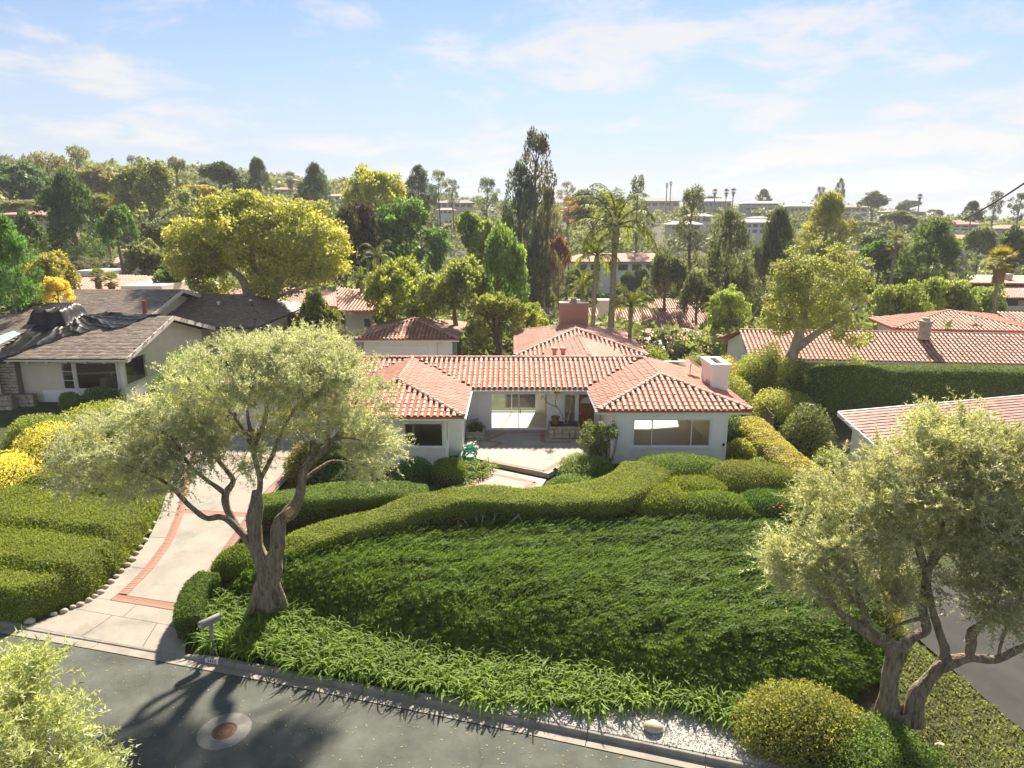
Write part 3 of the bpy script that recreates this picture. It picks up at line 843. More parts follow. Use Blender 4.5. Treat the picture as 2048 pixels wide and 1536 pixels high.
def tiles_np(polys, su=SU, sv=SV, lite=False):
    """joined tiles over several faces -> V,F,var"""
    V0, F0 = tile_lite(su, sv+0.05) if lite else ((TV, TF) if su == SU else tile_shape(su, sv+0.05))
    Vs, Fs, vr = [], [], []; nv = 0
    for poly in polys:
        P, u, v, n, j = tile_places(poly, su, sv)
        if not len(P): continue
        B = np.stack([u, v, n])                      # rows
        T = V0 @ B
        jit = rng.normal(0, 0.004, (len(P), 3))
        VV = (P+jit)[:, None] + T[None]
        Vs.append(VV.reshape(-1, 3)); Fs.append((F0[None] + (np.arange(len(P))*len(V0))[:, None, None]).reshape(-1, 4) + nv)
        nv += len(P)*len(V0)
        vr.append(np.repeat(rng.random(len(P)), len(F0)))
    if not Vs: return None, None, None
    return np.concatenate(Vs), np.concatenate(Fs), np.concatenate(vr)
def caps_np(lines, r=0.13, step=0.36, lift=0.05):
    V0, F0 = tile_shape(r/0.345, step+0.06)
    Vs, Fs, vr = [], [], []; nv = 0
    for a, b in lines:
        a = np.asarray(a, float); b = np.asarray(b, float)
        if a[2] > b[2]: a, b = b, a
        L = np.linalg.norm(b-a); v = (b-a)/L
        u = norm(np.cross(v, [0, 0, 1.0])); n = np.cross(u, v)
        k = max(1, int(L/step)); s = np.arange(k)*L/k
        P = a + s[:, None]*v + n*lift + rng.normal(0, 0.004, (k, 3))
        VV = P[:, None] + (V0 @ np.stack([u, v, n]))[None]
        Vs.append(VV.reshape(-1, 3)); Fs.append((F0[None] + (np.arange(k)*len(V0))[:, None, None]).reshape(-1, 4) + nv)
        nv += k*len(V0); vr.append(np.repeat(rng.random(k), len(F0)))
    return np.concatenate(Vs), np.concatenate(Fs), np.concatenate(vr)
def tile_roof(parent, polys, caps, mt='tile', su=SU, sv=SV, single=None, deck=0.10, nmax=300):
    """roof part with deck, caps and tiles; faces listed in `single` get individual tile objects"""
    mb = MB()
    for poly in polys: mb.slab(poly, deck)
    roof = mb.build('roof', M['pan'], parent)
    rest = list(polys)
    if single is not None:
        if mt not in tile_mesh_shared:
            tile_mesh_shared[mt] = np_mesh('tile', TV, TF, M[mt], smooth=False)
        cnt = 0; left = []
        for k in single:
            P, u, v, n, j = tile_places(polys[k], su, sv)
            order = np.argsort(P[:, 1]); 
            for q in order:
                p = P[q] + rng.normal(0, 0.004, 3)
                if cnt < nmax:
                    o = bpy.data.objects.new('tile', tile_mesh_shared[mt])
                    o.matrix_basis = Matrix(((u[0], v[0], n[0], p[0]), (u[1], v[1], n[1], p[1]), (u[2], v[2], n[2], p[2]), (0, 0, 0, 1)))
                    link(o, roof); cnt += 1
                else:
                    left.append((p, u, v, n))
        rest = [p for i, p in enumerate(polys) if i not in single]
        extra = [np.asarray(l[0]) + TV @ np.stack(l[1:]) for l in left]
    else: extra = []
    V, F, vr = tiles_np(rest, su, sv, lite=(mt != 'tile'))
    if extra:
        m = len(extra)
        F = np.vstack([F, (TF[None] + (np.arange(m)*len(TV))[:, None, None]).reshape(-1, 4) + len(V)])
        V = np.vstack([V, np.concatenate(extra)]); vr = np.concatenate([vr, np.repeat(rng.random(m), len(TF))])
    if V is not None:
        t = np_obj('tile_field', V, F, M[mt], roof, var=vr); tag(t, kind='stuff')
    else:
        roof.data.materials.clear(); roof.data.materials.append(M['far_roof_red'])
    if caps:
        V, F, vr = caps_np(caps)
        t = np_obj('ridge_caps', V, F, M[mt], roof, var=vr); tag(t, kind='stuff')
    return roof
def hip_roof(x0, x1, y0, y1, ze, s):
    """faces (front, right, back, left) and cap lines of a hip roof"""
    w, d = x1-x0, y1-y0
    if w >= d:
        h = d/2; zr = ze+s*h; A = (x0+h, y0+h, zr); B = (x1-h, y0+h, zr)
        polys = [[(x0, y0, ze), (x1, y0, ze), B, A], [(x1, y0, ze), (x1, y1, ze), B], [(x1, y1, ze), (x0, y1, ze), A, B], [(x0, y1, ze), (x0, y0, ze), A]]
    else:
        h = w/2; zr = ze+s*h; A = (x0+h, y0+h, zr); B = (x0+h, y1-h, zr)
        polys = [[(x0, y0, ze), (x1, y0, ze), A], [(x1, y0, ze), (x1, y1, ze), B, A], [(x1, y1, ze), (x0, y1, ze), B], [(x0, y1, ze), (x0, y0, ze), A, B]]
    if w >= d: caps = [((x0, y0, ze), A), ((x0, y1, ze), A), ((x1, y0, ze), B), ((x1, y1, ze), B), (A, B)]
    else: caps = [((x0, y0, ze), A), ((x1, y0, ze), A), ((x1, y1, ze), B), ((x0, y1, ze), B), (A, B)]
    return polys, caps

def wall_boxes(mb, p0, p1, z0, z1, th, openings=(), m=0):
    """wall from p0 to p1 (xy), outer face on the line, thickness to the left of travel; openings (s0,s1,za,zb)"""
    p0 = np.array(p0, float); p1 = np.array(p1, float); L = np.linalg.norm(p1-p0); d = (p1-p0)/L; nl = np.array([-d[1], d[0]])
    def blk(s0, s1, za, zb):
        if s1-s0 < 1e-3 or zb-za < 1e-3: return
        c = p0 + d*(s0+s1)/2 + nl*th/2
        mb.obox((c[0], c[1], (za+zb)/2), (d[0]*(s1-s0)/2, d[1]*(s1-s0)/2, 0), (nl[0]*th/2, nl[1]*th/2, 0), (0, 0, (zb-za)/2), m)
    s = 0.0
    for (a, b, za, zb) in sorted(openings):
        blk(s, a, z0, z1); blk(a, b, z0, za); blk(a, b, zb, z1); s = b
    blk(s, L, z0, z1)
def window(parent, p0, p1, za, zb, mull=(), depth=0.05, fw=0.055, name='window', rails=(), recess=0.05, glass='glass', frame='frame'):
    """framed window in a wall line p0->p1 (xy, outer face); mull = fractions of uprights"""
    p0 = np.array(p0, float); p1 = np.array(p1, float); L = np.linalg.norm(p1-p0); d = (p1-p0)/L; nl = np.array([-d[1], d[0]])
    mb = MB()
    def bar(s0, s1, z0_, z1_):
        c = p0 + d*(s0+s1)/2 + nl*(recess)
        mb.obox((c[0], c[1], (z0_+z1_)/2), (d[0]*(s1-s0)/2, d[1]*(s1-s0)/2, 0), (nl[0]*depth/2, nl[1]*depth/2, 0), (0, 0, (z1_-z0_)/2))
    bar(0, fw, za, zb); bar(L-fw, L, za, zb); bar(fw, L-fw, za, za+fw); bar(fw, L-fw, zb-fw, zb)
    edges = [fw]
    for f in mull: bar(f*L-fw*0.4, f*L+fw*0.4, za+fw, zb-fw); edges += [f*L-fw*0.4, f*L+fw*0.4]
    edges.append(L-fw)
    for f in rails:
        z = za+(zb-za)*f
        for a, b in zip(edges[::2], edges[1::2]): bar(a, b, z-fw*0.25, z+fw*0.25)
    w = mb.build(name, M[frame], parent)
    for a, b in zip(edges[::2], edges[1::2]):
        q = MB(); pa, pb = p0+d*a+nl*(recess+0.004), p0+d*b+nl*(recess+0.004)
        q.add([(pa[0], pa[1], za+fw), (pb[0], pb[1], za+fw), (pb[0], pb[1], zb-fw), (pa[0], pa[1], zb-fw)], [(0, 1, 2, 3)])
        q.build('pane', M[glass], w)
    return w

# ------------------------------------------------------------------ main house
EZ, S = 3.70, 0.25
house = empty('main_house', (2, 37, 0.92), 'long white stucco house with red clay tile roof behind the hedge', 'house')
FY = 36.85; RY = 40.63; BY = 44.41; RZ = EZ + S*3.78
rw0, rw1, rwf = 4.25, 11.8, 32.3; rwx = (rw0+rw1)/2; rwh = (rw1-rw0)/2; rwz = EZ+S*rwh
lw0, lw1, lwf = -9.7, -2.3, 31.2; lwx = (lw0+lw1)/2; lwh = (lw1-lw0)/2; lwz = EZ+S*lwh
xl = -16.5; hx = xl+3.78
polys = [
    [(rw0, rwf, EZ), (rw1, rwf, EZ), (rwx, rwf+rwh, rwz)],                                   # 0 right wing front
    [(lw0, lwf, EZ), (lw1, lwf, EZ), (lwx, lwf+lwh, lwz)],                                   # 1 left wing front
    [(lw1, FY, EZ), (rw0, FY, EZ), (rwx, RY, RZ), (lwx, RY, RZ)],                            # 2 main front
    [(rw1, rwf, EZ), (rw1, BY, EZ), (10.75, 43.36, EZ+S*(rw1-10.75)), (10.6, 40.86, EZ+S*(rw1-10.6)), (rwx, 40.86, RZ), (rwx, rwf+rwh, rwz)],   # right slope, notched behind the ridge to let sun in
    [(rw0, FY, EZ), (rw0, rwf, EZ), (rwx, rwf+rwh, rwz), (rwx, RY, RZ)],                     # right wing left slope
    [(lw1, lwf, EZ), (lw1, FY, EZ), (lwx, RY, RZ), (lwx, lwf+lwh, lwz)],                     # left wing right slope
    [(lw0, FY, EZ), (lw0, lwf, EZ), (lwx, lwf+lwh, lwz), (lwx, RY, RZ)],                     # left wing left slope
    [(xl, FY, EZ), (lw0, FY, EZ), (lwx, RY, RZ), (hx, RY, RZ)],                              # main front left
    [(-3.0, 43.0, RZ-S*(43.0-RY)), (hx-2.0, 43.0, RZ-S*(43.0-RY)), (hx, RY, RZ), (-3.0, RY, RZ)],
    [(rwx, 40.86, RZ-S*0.23), (-2.99, 40.86, RZ-S*0.23), (-2.99, RY, RZ), (rwx, RY, RZ)],   # unseen back slope, cut to a stub so sun reaches the floors
    [(xl, BY, EZ), (xl, FY, EZ), (hx, RY, RZ)],
]
A_r = (rwx, rwf+rwh, rwz); A_l = (lwx, lwf+lwh, lwz); E_r = (rwx, RY, RZ); E_l = (hx, RY, RZ)
caps = [((rw0, rwf, EZ), A_r), ((rw1, rwf, EZ), A_r), (A_r, E_r), ((lw0, lwf, EZ), A_l), ((lw1, lwf, EZ), A_l),
        (A_l, (lwx, RY, RZ)), (E_l, E_r), ((xl, FY, EZ), E_l), ((xl, BY, EZ), E_l)]
roof = tile_roof(house, polys, caps, 'tile', single=[0, 1, 2])

# walls
WB, WT, TH = 0.9, 3.62, 0.2
mb = MB()
RWX0, RWX1, RWY = 5.05, 10.7, 32.4
MWY = 37.3
win_r = (6.02-RWX0, 9.86-RWX0, 1.80, 3.22)
wall_boxes(mb, (RWX0, RWY), (RWX1, RWY), WB, WT, TH, [win_r])
wall_boxes(mb, (RWX1, RWY+TH), (RWX1, 41.0), WB, WT, TH)
wall_boxes(mb, (RWX0, MWY), (RWX0, RWY+TH), WB, WT, TH)
# unseen back walls of both rooms, with made-up tall openings to sun the floors
wall_boxes(mb, (RWX1-TH, 40.85), (RWX0+TH, 40.85), WB, 4.45, TH, [(0.3, 4.9, 1.25, 4.42)])
SLX0, SLX1 = -1.22, 2.02
wall_boxes(mb, (-2.55, MWY), (4.99, MWY), WB, WT, TH, [(SLX0+2.55, SLX1+2.55, 1.2, 3.3), (2.95+2.55, 3.62+2.55, 1.55, 3.25), (3.72+2.55, 4.72+2.55, 1.2, 3.28)])
wall_boxes(mb, (4.9, 40.85), (-2.8, 40.85), WB, 4.45, TH, [(3.4, 7.2, 1.25, 4.42)])
wall_boxes(mb, (-2.55, 33.62), (-2.55, MWY), WB, WT, TH)
wall_boxes(mb, (-3.25+0.0, 33.60), (-2.56, 33.60), WB, WT, TH)
LWY = 31.9
wall_boxes(mb, (-8.9, LWY), (-3.25, LWY), WB, WT, TH, [(8.9-5.28, 8.9-3.38, 1.95, 3.18)])
wall_boxes(mb, (-3.25, LWY+TH), (-3.25, 33.59), WB, WT, TH, [(0.25, 1.2, 1.95, 3.18)])
wall_boxes(mb, (-8.9, 38.0), (-8.9, LWY+TH), WB, WT, TH)
wall_boxes(mb, (-15.9, 37.9), (-9.0, 37.9), WB, WT, TH)
wall_boxes(mb, (-15.9, 42.9), (-15.9, 38.1), WB, WT, TH)
wall_boxes(mb, (-3.0, 42.9), (-15.7, 42.9), WB, 3.9, 0.15)
mb.build('wall', M['stucco'], house)
# interior: floors, partitions, ceilings
mb = MB(); mb.box(RWX0+TH, RWX1-TH, RWY+TH, 40.64, 1.0, 1.2); mb.box(-2.3, 4.9, MWY+TH, 40.64, 1.0, 1.22); mb.box(-8.7, -3.5, LWY+TH, 37.8, 1.0, 1.2)
mb.build('floor', M['room_floor'], house)
mb = MB(); mb.box(RWX0+TH, RWX0+TH+0.02, 37.6, 40.64, 1.2, 3.6); mb.box(1.95, 2.05, 39.6, 40.64, 1.22, 3.6); mb.box(-2.34, -2.3, 37.5, 40.64, 1.22, 3.6)
mb.box(-8.7, -3.46, 37.0, 37.1, 1.2, 3.6); mb.box(-5.2, -5.1, 34.0, 37.0, 1.2, 3.6)
mb.build('partition', M['room_wall'], house)
mb = MB(); mb.box(RWX0+TH, RWX1-TH, RWY+TH, 39.8, 3.5, 3.58); mb.box(-2.3, 4.9, MWY+TH, 39.8, 3.5, 3.58); mb.box(-8.7, -3.5, LWY+TH, 37.9, 3.5, 3.58)
mb.build('ceiling', M['room_wall'], house)
window(house, (6.02, RWY), (9.86, RWY), 1.80, 3.22, (0.245, 0.755))
window(house, (-5.28, LWY), (-3.38, LWY), 1.95, 3.18)
window(house, (-3.25, LWY+TH+0.25), (-3.25, LWY+TH+1.2), 1.95, 3.18)
sd = window(house, (SLX0, MWY), (SLX1, MWY), 1.2, 3.3, (0.497,), name='sliding_door', fw=0.06)
mb = MB(); mb.box(0.46, 0.50, MWY-0.03, MWY+0.02, 2.1, 2.35); mb.build('handle', M['black'], sd)
window(house, (2.95, MWY), (3.62, MWY), 1.55, 3.25, name='side_light', fw=0.05)
window(house, (10.2, 40.85), (5.6, 40.85), 1.25, 4.42, (0.34, 0.68), name='rear_sun_opening', recess=0.1)  # unseen tall glazing, made up to let sun onto the room floors
window(house, (1.5, 40.85), (-2.3, 40.85), 1.25, 4.42, (0.4,), name='rear_sun_opening', recess=0.1)
# window trims
mb = MB()
for (x0, x1, z0, z1, y) in ((6.02, 9.86, 1.80, 3.22, RWY), (-5.28, -3.38, 1.95, 3.18, LWY)):
    mb.box(x0-0.09, x1+0.09, y-0.045, y-0.002, z0-0.10, z0); mb.box(x0-0.09, x1+0.09, y-0.03, y-0.002, z1, z1+0.08)
    mb.box(x0-0.09, x0, y-0.03, y-0.002, z0, z1); mb.box(x1, x1+0.09, y-0.03, y-0.002, z0, z1)
for x in (-1.95, -1.42, 2.12, 2.86): mb.box(x-0.05, x+0.05, MWY-0.03, MWY-0.002, 1.17, 3.5)
for x in (5.12, 10.63): mb.box(x-0.06, x+0.06, RWY-0.025, RWY-0.002, 1.0, 3.55)
mb.build_boxes('trim', M['white'], house)
# front door with fan light
fd = MB(); fd.box(3.78, 4.66, MWY+0.03, MWY+0.09, 1.2, 3.24); door = fd.build('front_door', M['door_wood'], house)
mb = MB()
for x0 in (3.86, 4.27):
    for z0, z1 in ((1.32, 1.95), (2.05, 2.62)): mb.box(x0, x0+0.31, MWY+0.012, MWY+0.028, z0, z1)
mb.build('panel', M['door_wood'], door)
mb = MB(); n = 14
pts = [(4.22+0.34*math.cos(math.pi*k/n), MWY+0.02, 2.72+0.34*math.sin(math.pi*k/n)) for k in range(n+1)]
mb.add(pts, [tuple(range(n+1))[::-1]]); mb.build('fan_light', simple('frosted', (0.5, 0.53, 0.52), 0.2, 0.5), door)
mb = MB(); mb.tube([(3.86, MWY-0.0, 2.12), (3.86, MWY-0.06, 2.12)], [0.03, 0.035], 8); mb.build('handle', M['grey_metal'], door)
mb = MB(); mb.box(3.66, 3.78, MWY-0.02, MWY+0.1, 1.2, 3.3); mb.box(4.66, 4.74, MWY-0.02, MWY+0.1, 1.2, 3.3); mb.box(3.66, 4.74, MWY-0.022, MWY+0.1, 3.24, 3.34); mb.build('door_frame', M['frame'], house)
# fascia, gutters, rafter tails, soffit
mb = MB()
def fascia(a, b): mb.bar((a[0], a[1], EZ-0.13), (b[0], b[1], EZ-0.13), 0.03, 0.17)
eave_lines = [((rw0, rwf+0.05), (rw1, rwf+0.05)), ((rw1-0.05, rwf), (rw1-0.05, BY)), ((rw0+0.05, rwf), (rw0+0.05, FY)), ((lw1, FY+0.05), (rw0, FY+0.05)),
              ((lw1-0.05, lwf), (lw1-0.05, FY)), ((lw0, lwf+0.05), (lw1, lwf+0.05)), ((xl, FY+0.05), (lw0, FY+0.05))]
for a, b in eave_lines: fascia(a, b)
mb.build_boxes('fascia', M['white'], house)
mb = MB()
for a, b in (((lw1+0.1, FY-0.07), (rw0-0.1, FY-0.07)), ((rw0-0.07, rwf+0.0), (rw0-0.07, FY-0.1)), ((lw1+0.07, lwf), (lw1+0.07, FY-0.1))):
    mb.bar((*a, EZ-0.115), (*b, EZ-0.115), 0.11, 0.09)
mb.build_boxes('gutter', M['white'], house)
for k in range(8):
    x = 4.75+k*0.92
    if x < rw1-0.2:
        mb = MB(); mb.box(x-0.04, x+0.04, rwf+0.07, RWY+0.02, EZ-0.19, EZ-0.11); mb.build('rafter_tail', M['white'], house)
mb = MB(); mb.box(rw0+0.06, rw1-0.06, rwf+0.07, RWY+0.1, EZ-0.085, EZ-0.062); mb.box(RWX1-0.1, rw1-0.06, RWY+0.12, 43.2, EZ-0.085, EZ-0.062); mb.box(rw0+0.06, RWX0+0.1, RWY+0.12, FY+0.4, EZ-0.085, EZ-0.062)
mb.box(lw0+0.06, lw1-0.06, lwf+0.07, FY+0.4, EZ-0.085, EZ-0.062); mb.box(xl+0.1, rw0, FY+0.42, 38.0, EZ-0.088, EZ-0.066)
mb.build_boxes('soffit', M['white'], house)
mb = MB()
mb.tube([(-2.2, FY-0.05, 3.5), (-2.46, FY+0.25, 3.2), (-2.47, MWY-0.07, 1.2)], 0.04, 8); mb.build('downpipe', M['white'], house)
mb = MB(); mb.tube([(10.55, RWY-0.06, 1.95), (10.55, RWY+0.02, 1.95)], [0.05, 0.05], 10); mb.box(10.5, 10.6, RWY-0.07, RWY-0.02, 1.86, 1.93); mb.build('wall_lamp', M['black'], house)
mb = MB(); mb.box(4.62, 4.80, MWY-2.7, MWY-2.55, 2.2, 2.3); mb.build('porch_bracket', M['white'], house)
# white chimney
cx0, cx1, cy0, cy1 = 10.66, 11.56, 35.5, 37.5
ch = MB()
zt = 5.36
ch.box(cx0, cx1, cy0, cy1, 3.2, zt-0.38); ch.box(cx0-0.05, cx1+0.05, cy0-0.05, cy1+0.05, zt-0.38, zt-0.24)
ch.box(cx0-0.09, cx1+0.09, cy0-0.09, cy0+0.25, zt-0.24, zt); ch.box(cx0-0.09, cx1+0.09, cy1-0.25, cy1+0.09, zt-0.24, zt)
ch.box(cx0-0.09, cx0+0.25, cy0+0.25, cy1-0.25, zt-0.24, zt); ch.box(cx1-0.25, cx1+0.09, cy0+0.25, cy1-0.25, zt-0.24, zt)
chim = ch.build('chimney', M['stucco'], house); tag(chim, 'tall white stucco chimney with open rectangular top')
mb = MB(); mb.box(cx0+0.25, cx1-0.25, cy0+0.25, cy1-0.25, zt-0.3, zt-0.2); mb.build('flue', M['rust'], chim)
mb = MB(); mb.box(cx0-0.03, cx0-0.005, cy0+0.2, cy0+0.9, 4.05, 4.35); mb.build('flashing', M['grey_metal'], chim)

# rear wing (same house) with connector and brick chimney
rx0, rx1, ry0, ry1 = 0.2, 9.4, 46.1, 57.0
polys2, caps2 = hip_roof(rx0, rx1, ry0, ry1, EZ, S)
cpx = 4.75; cz = 4.62; chh = 2.5
ce = cz - S*chh
polys2 += [[(cpx+chh, 41.15, ce), (cpx+chh, 46.6, ce), (cpx, 49.2, cz), (cpx, 41.15, cz)], [(cpx-chh, 46.6, ce), (cpx-chh, 41.15, ce), (cpx, 41.15, cz), (cpx, 49.2, cz)]]
caps2 += [((cpx, 41.2, cz), (cpx, 49.3, cz))]
r2 = tile_roof(house, polys2, caps2, 'tile'); r2.name = 'rear_roof'
mb = MB(); mb.box(rx0+0.8, rx1-0.8, ry0+0.7, ry1-0.7, 0.6, EZ-0.11); mb.box(cpx-2.2, cpx+2.2, 44.2, 46.8, 0.6, ce-0.12); mb.build('rear_wall', M['stucco'], house)
mb = MB(); bx0, bx1, by0, by1, bt = 3.75, 5.98, 53.2, 54.4, 6.42
mb.box(bx0, bx1, by0, by1, 3.8, bt); bc = mb.build('brick_chimney', M['brick'], house); tag(bc, 'wide red brick chimney with cement crown behind the rear roof')
mb = MB(); mb.prism([(bx0-0.04, by0-0.04), (bx1+0.04, by0-0.04), (bx1+0.04, by1+0.04), (bx0-0.04, by1+0.04)], bt, bt+0.1); mb.build('crown', M['concrete'], bc)
mb = MB(); mb.lathe([(0.27, 0), (0.24, 0.25), (0.32, 0.27), (0.32, 0.33)], (4.85, 53.8, bt+0.1), 14); mb.build('flue_cap', M['concrete'], bc)
# brick courses
bxm = MB(); bxm.box(-0.105, 0.105, -0.006, 0.004, -0.032, 0.032); bo = bxm.build('brick', M['brick']); fbm = bo.data; bpy.data.objects.remove(bo)
nb = 0
for j in range(26):
    z = bt-0.05-j*0.078
    for i in range(11):
        x = bx0 + 0.112 + i*0.222 + (0.111 if j % 2 else 0)
        if x > bx1-0.1 or nb >= 290 or z < 4.6: continue
        o = bpy.data.objects.new('brick', fbm); o.location = (x, by0-0.002, z); link(o, bc); nb += 1
bc.data.materials.clear(); bc.data.materials.append(simple('mortar', (0.36, 0.26, 0.21), 0.95))
mb = MB()
for x in (2.75, 3.3): mb.lathe([(0.13, -0.5), (0.13, 0.1), (0.2, 0.12), (0.2, 0.3), (0.14, 0.32)], (x, 43.4, 4.5), 12)
vp = mb.build('roof_vent', M['tile'], house)
mb = MB(); mb.tube([(7.0, 46.0, 4.1), (7.0, 46.0, 4.75)], 0.04, 8); mb.build('vent_pipe', M['rust'], house)

# satellite dish on the right slope
sdish = empty('satellite_dish', (10.1, 38.6, 4.1), 'grey satellite dish on the tile roof beside the white chimney', 'satellite dish')
dn = norm(np.array([0.55, 0.1, 0.55])); du = norm(np.cross(dn, [0, 1, 0])); dv = np.cross(dn, du)
dc = np.array([10.35, 38.3, 4.85]); V = []; F = []
for i in range(6):
    for k in range(20):
        r = 0.46*i/5; a = 2*math.pi*k/20
        V.append(dc + du*r*math.cos(a)*1.1 + dv*r*math.sin(a) + dn*0.35*r*r)
for i in range(5):
    for k in range(20): F.append((i*20+k, (i+1)*20+k, (i+1)*20+(k+1) % 20, i*20+(k+1) % 20))
np_obj('reflector', V, np.array(F), M['dish'], sdish, smooth=True)
mb = MB(); mb.tube([dc, dc-dn*0.15, (10.25, 38.4, 4.1)], 0.03, 8); mb.build('mast', M['grey_metal'], sdish)
mb = MB(); mb.tube([dc-dv*0.45, dc+dn*0.5-dv*0.2], 0.018, 6); mb.obox(dc+dn*0.52-dv*0.18, dn*0.08, du*0.05, dv*0.05); mb.build('feed_arm', M['grey_metal'], sdish)

# ------------------------------------------------------------------ outbuilding behind (old brown tile)
og = empty('outbuilding', (-8.3, 57, 0.9), 'small white outbuilding with weathered brown tile hip roof behind the house', 'outbuilding')
polys3, caps3 = hip_roof(-12.5, -4.2, 53.5, 62.0, 3.6, 0.25)
tile_roof(og, polys3, caps3, 'tile_old')
mb = MB(); wall_boxes(mb, (-11.9, 54.1), (-4.8, 54.1), 0.4, 3.5, 0.2); wall_boxes(mb, (-4.8, 54.3), (-4.8, 61.4), 0.4, 3.5, 0.2, [(1.4, 2.6, 2.2, 3.2)]); wall_boxes(mb, (-11.9, 61.4), (-11.9, 54.3), 0.4, 3.5, 0.2)
mb.build('wall', M['stucco'], og)
window(og, (-4.8, 55.7), (-4.8, 56.9), 2.2, 3.2, (0.5,))
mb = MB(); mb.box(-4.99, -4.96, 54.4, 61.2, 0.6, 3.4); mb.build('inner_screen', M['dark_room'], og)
gd = MB(); gd.box(-11.3, -6.7, 54.04, 54.09, 0.4, 3.02); door = gd.build('garage_door', M['white'], og)
for k in range(5):
    mb = MB(); mb.box(-11.3, -6.7, 54.015, 54.038, 3.0-0.46*(k+1)+0.02, 3.0-0.46*k); mb.build('panel', M['white'], door)
mb = MB(); mb.box(-12.5, -4.2, 53.52, 53.56, 3.40, 3.50); mb.box(-4.26, -4.22, 53.5, 62, 3.40, 3.50); mb.build_boxes('fascia', M['white'], og)
mb = MB(); mb.tube([(-6.0, 54.02, 1.0), (-6.0, 53.95, 3.2), (-5.6, 53.95, 3.3)], 0.02, 6); mb.box(-5.1, -4.9, 53.85, 54.08, 1.6, 2.3); mb.build('meter', M['grey_metal'], og)

# ------------------------------------------------------------------ shingle roofs
def shingles_np(polys, row=0.2, wid=0.3):
    V0 = np.array([(0, 0, 0.0), (1, 0, 0.0), (1, 1, 0.0), (0, 1, 0.0), (0, 0, 1.0), (1, 0, 1.0), (1, 1, 0.0), (0, 1, 0.0)], float)
    F0 = np.array([(4, 5, 2, 3), (0, 1, 5, 4), (0, 4, 3, 3), (1, 2, 5, 5)])
    Vs, vr = [], []; cnt = 0
    for poly in polys:
        o, u, v, n = frame_of(poly)
        uv = [((np.asarray(q)-o) @ u, (np.asarray(q)-o) @ v) for q in poly]
        us = [a for a, b in uv]; mv = max(b for a, b in uv)
        for j in range(int(mv/row)+1):
            x = min(us) - rng.random()*wid
            while x < max(us):
                w = wid*rng.uniform(0.6, 1.4)
                if in_poly(np.array([x+w/2]), np.array([j*row+row*0.5]), uv)[0]:
                    y0 = j*row + rng.normal(0, 0.008); 
                    c = np.array([(x+0.004, y0), (x+w-0.004, y0), (x+w-0.004, y0+row*1.15), (x+0.004, y0+row*1.15)])
                    h = rng.uniform(0.03, 0.045)
                    P = np.vstack([o + c[:, :1]*u + c[:, 1:]*v + n*0.004, o + c[:2, :1]*u + c[:2, 1:]*v + n*h])
                    Vs.append(P); vr.append(rng.random()); cnt += 1
                x += w
    V = np.concatenate(Vs)
    F = np.array([(4, 5, 2, 3), (0, 1, 5, 4)])[None] + (np.arange(cnt)*6)[:, None, None]
    return V, F.reshape(-1, 4), np.repeat(np.array(vr), 2)
def shingle_roof(parent, polys, name='roof', mt='shingle', row=0.2, wid=0.3, thick=0.14):
    mb = MB()
    for p in polys: mb.slab(p, thick)
    r = mb.build(name, M['shingle_base'], parent)
    V, F, vr = shingles_np(polys, row, wid)
    tag(np_obj('shingle_field', V, F, M[mt], r, var=vr), kind='stuff')
    return r

# ------------------------------------------------------------------ left neighbour
GZL = 2.0
nh = empty('neighbour_house', (-28, 42, GZL), 'cream house with brown shingle roof and black tarp on the left', 'house')
X1 = -22.9; fe, rdg, be, ze_, zr_ = 39.7, 45.9, 52.1, 4.8, 6.5
polysA = [[(-31.0, fe, ze_), (X1, fe, ze_), (X1, rdg, zr_), (-31.0, rdg, zr_)], [(X1, be, ze_), (-31, be, ze_), (-31, rdg, zr_), (X1, rdg, zr_)]]
# left projecting part, a little further forward, falling to its right rake
polysA += [[(-44, 38.5, 4.7), (-30.9, 38.5, 4.7), (-30.9, 45.6, 6.62), (-44, 45.6, 6.62)]]
shingle_roof(nh, polysA)
polysB = [[(-37.5, 50.0, 5.75), (-26.9, 50.0, 5.75), (-26.9, 56.0, 7.3), (-35.8, 56.0, 7.3)], [(-26.9, 62, 5.75), (-37.5, 62, 5.75), (-35.8, 56, 7.3), (-26.9, 56, 7.3)]]
shingle_roof(nh, polysB, 'upper_roof')
polysC = [[(-32, 52.6, 4.7), (-19.9, 52.6, 4.7), (-22.6, 59.5, 6.5), (-32, 59.5, 6.5)], [(-19.9, 52.6, 4.7), (-19.9, 66.4, 4.7), (-22.6, 59.5, 6.5)], [(-19.9, 66.4, 4.7), (-32, 66.4, 4.7), (-32, 59.5, 6.5), (-22.6, 59.5, 6.5)]]
shingle_roof(nh, polysC, 'rear_roof')
mb = MB()
NWY = 40.4
wall_boxes(mb, (-30.4, NWY), (X1-0.7, NWY), GZL-0.6, 4.72, 0.2, [(30.4-27.35, 30.4-26.62, 2.75, 4.45), (30.4-26.5, 30.4-23.95, 2.75, 4.45)])
gx = X1-0.7
wall_boxes(mb, (gx, NWY+0.2), (gx, 51.4), GZL-1.0, 4.7, 0.2, [(0.15, 2.6, 2.9, 4.5)])
mb.add([(gx, NWY, 4.7), (gx, 51.4, 4.7), (gx, 45.9, 6.28), (gx-0.2, NWY, 4.7), (gx-0.2, 51.4, 4.7), (gx-0.2, 45.9, 6.28)], [(0, 1, 2), (3, 5, 4), (0, 2, 5, 3), (2, 1, 4, 5)])
wall_boxes(mb, (-44, 39.3), (-30.45, 39.3), GZL-0.6, 4.6, 0.2, [(44-33.0, 44-31.0, 2.75, 4.35)])
mb.box(-29.9, -21.6, 54.0, 65.3, 0.5, 4.4)
mb.box(-36.9, -27.9, 51.0, 61.2, 0.5, 5.6)
gv = -27.75
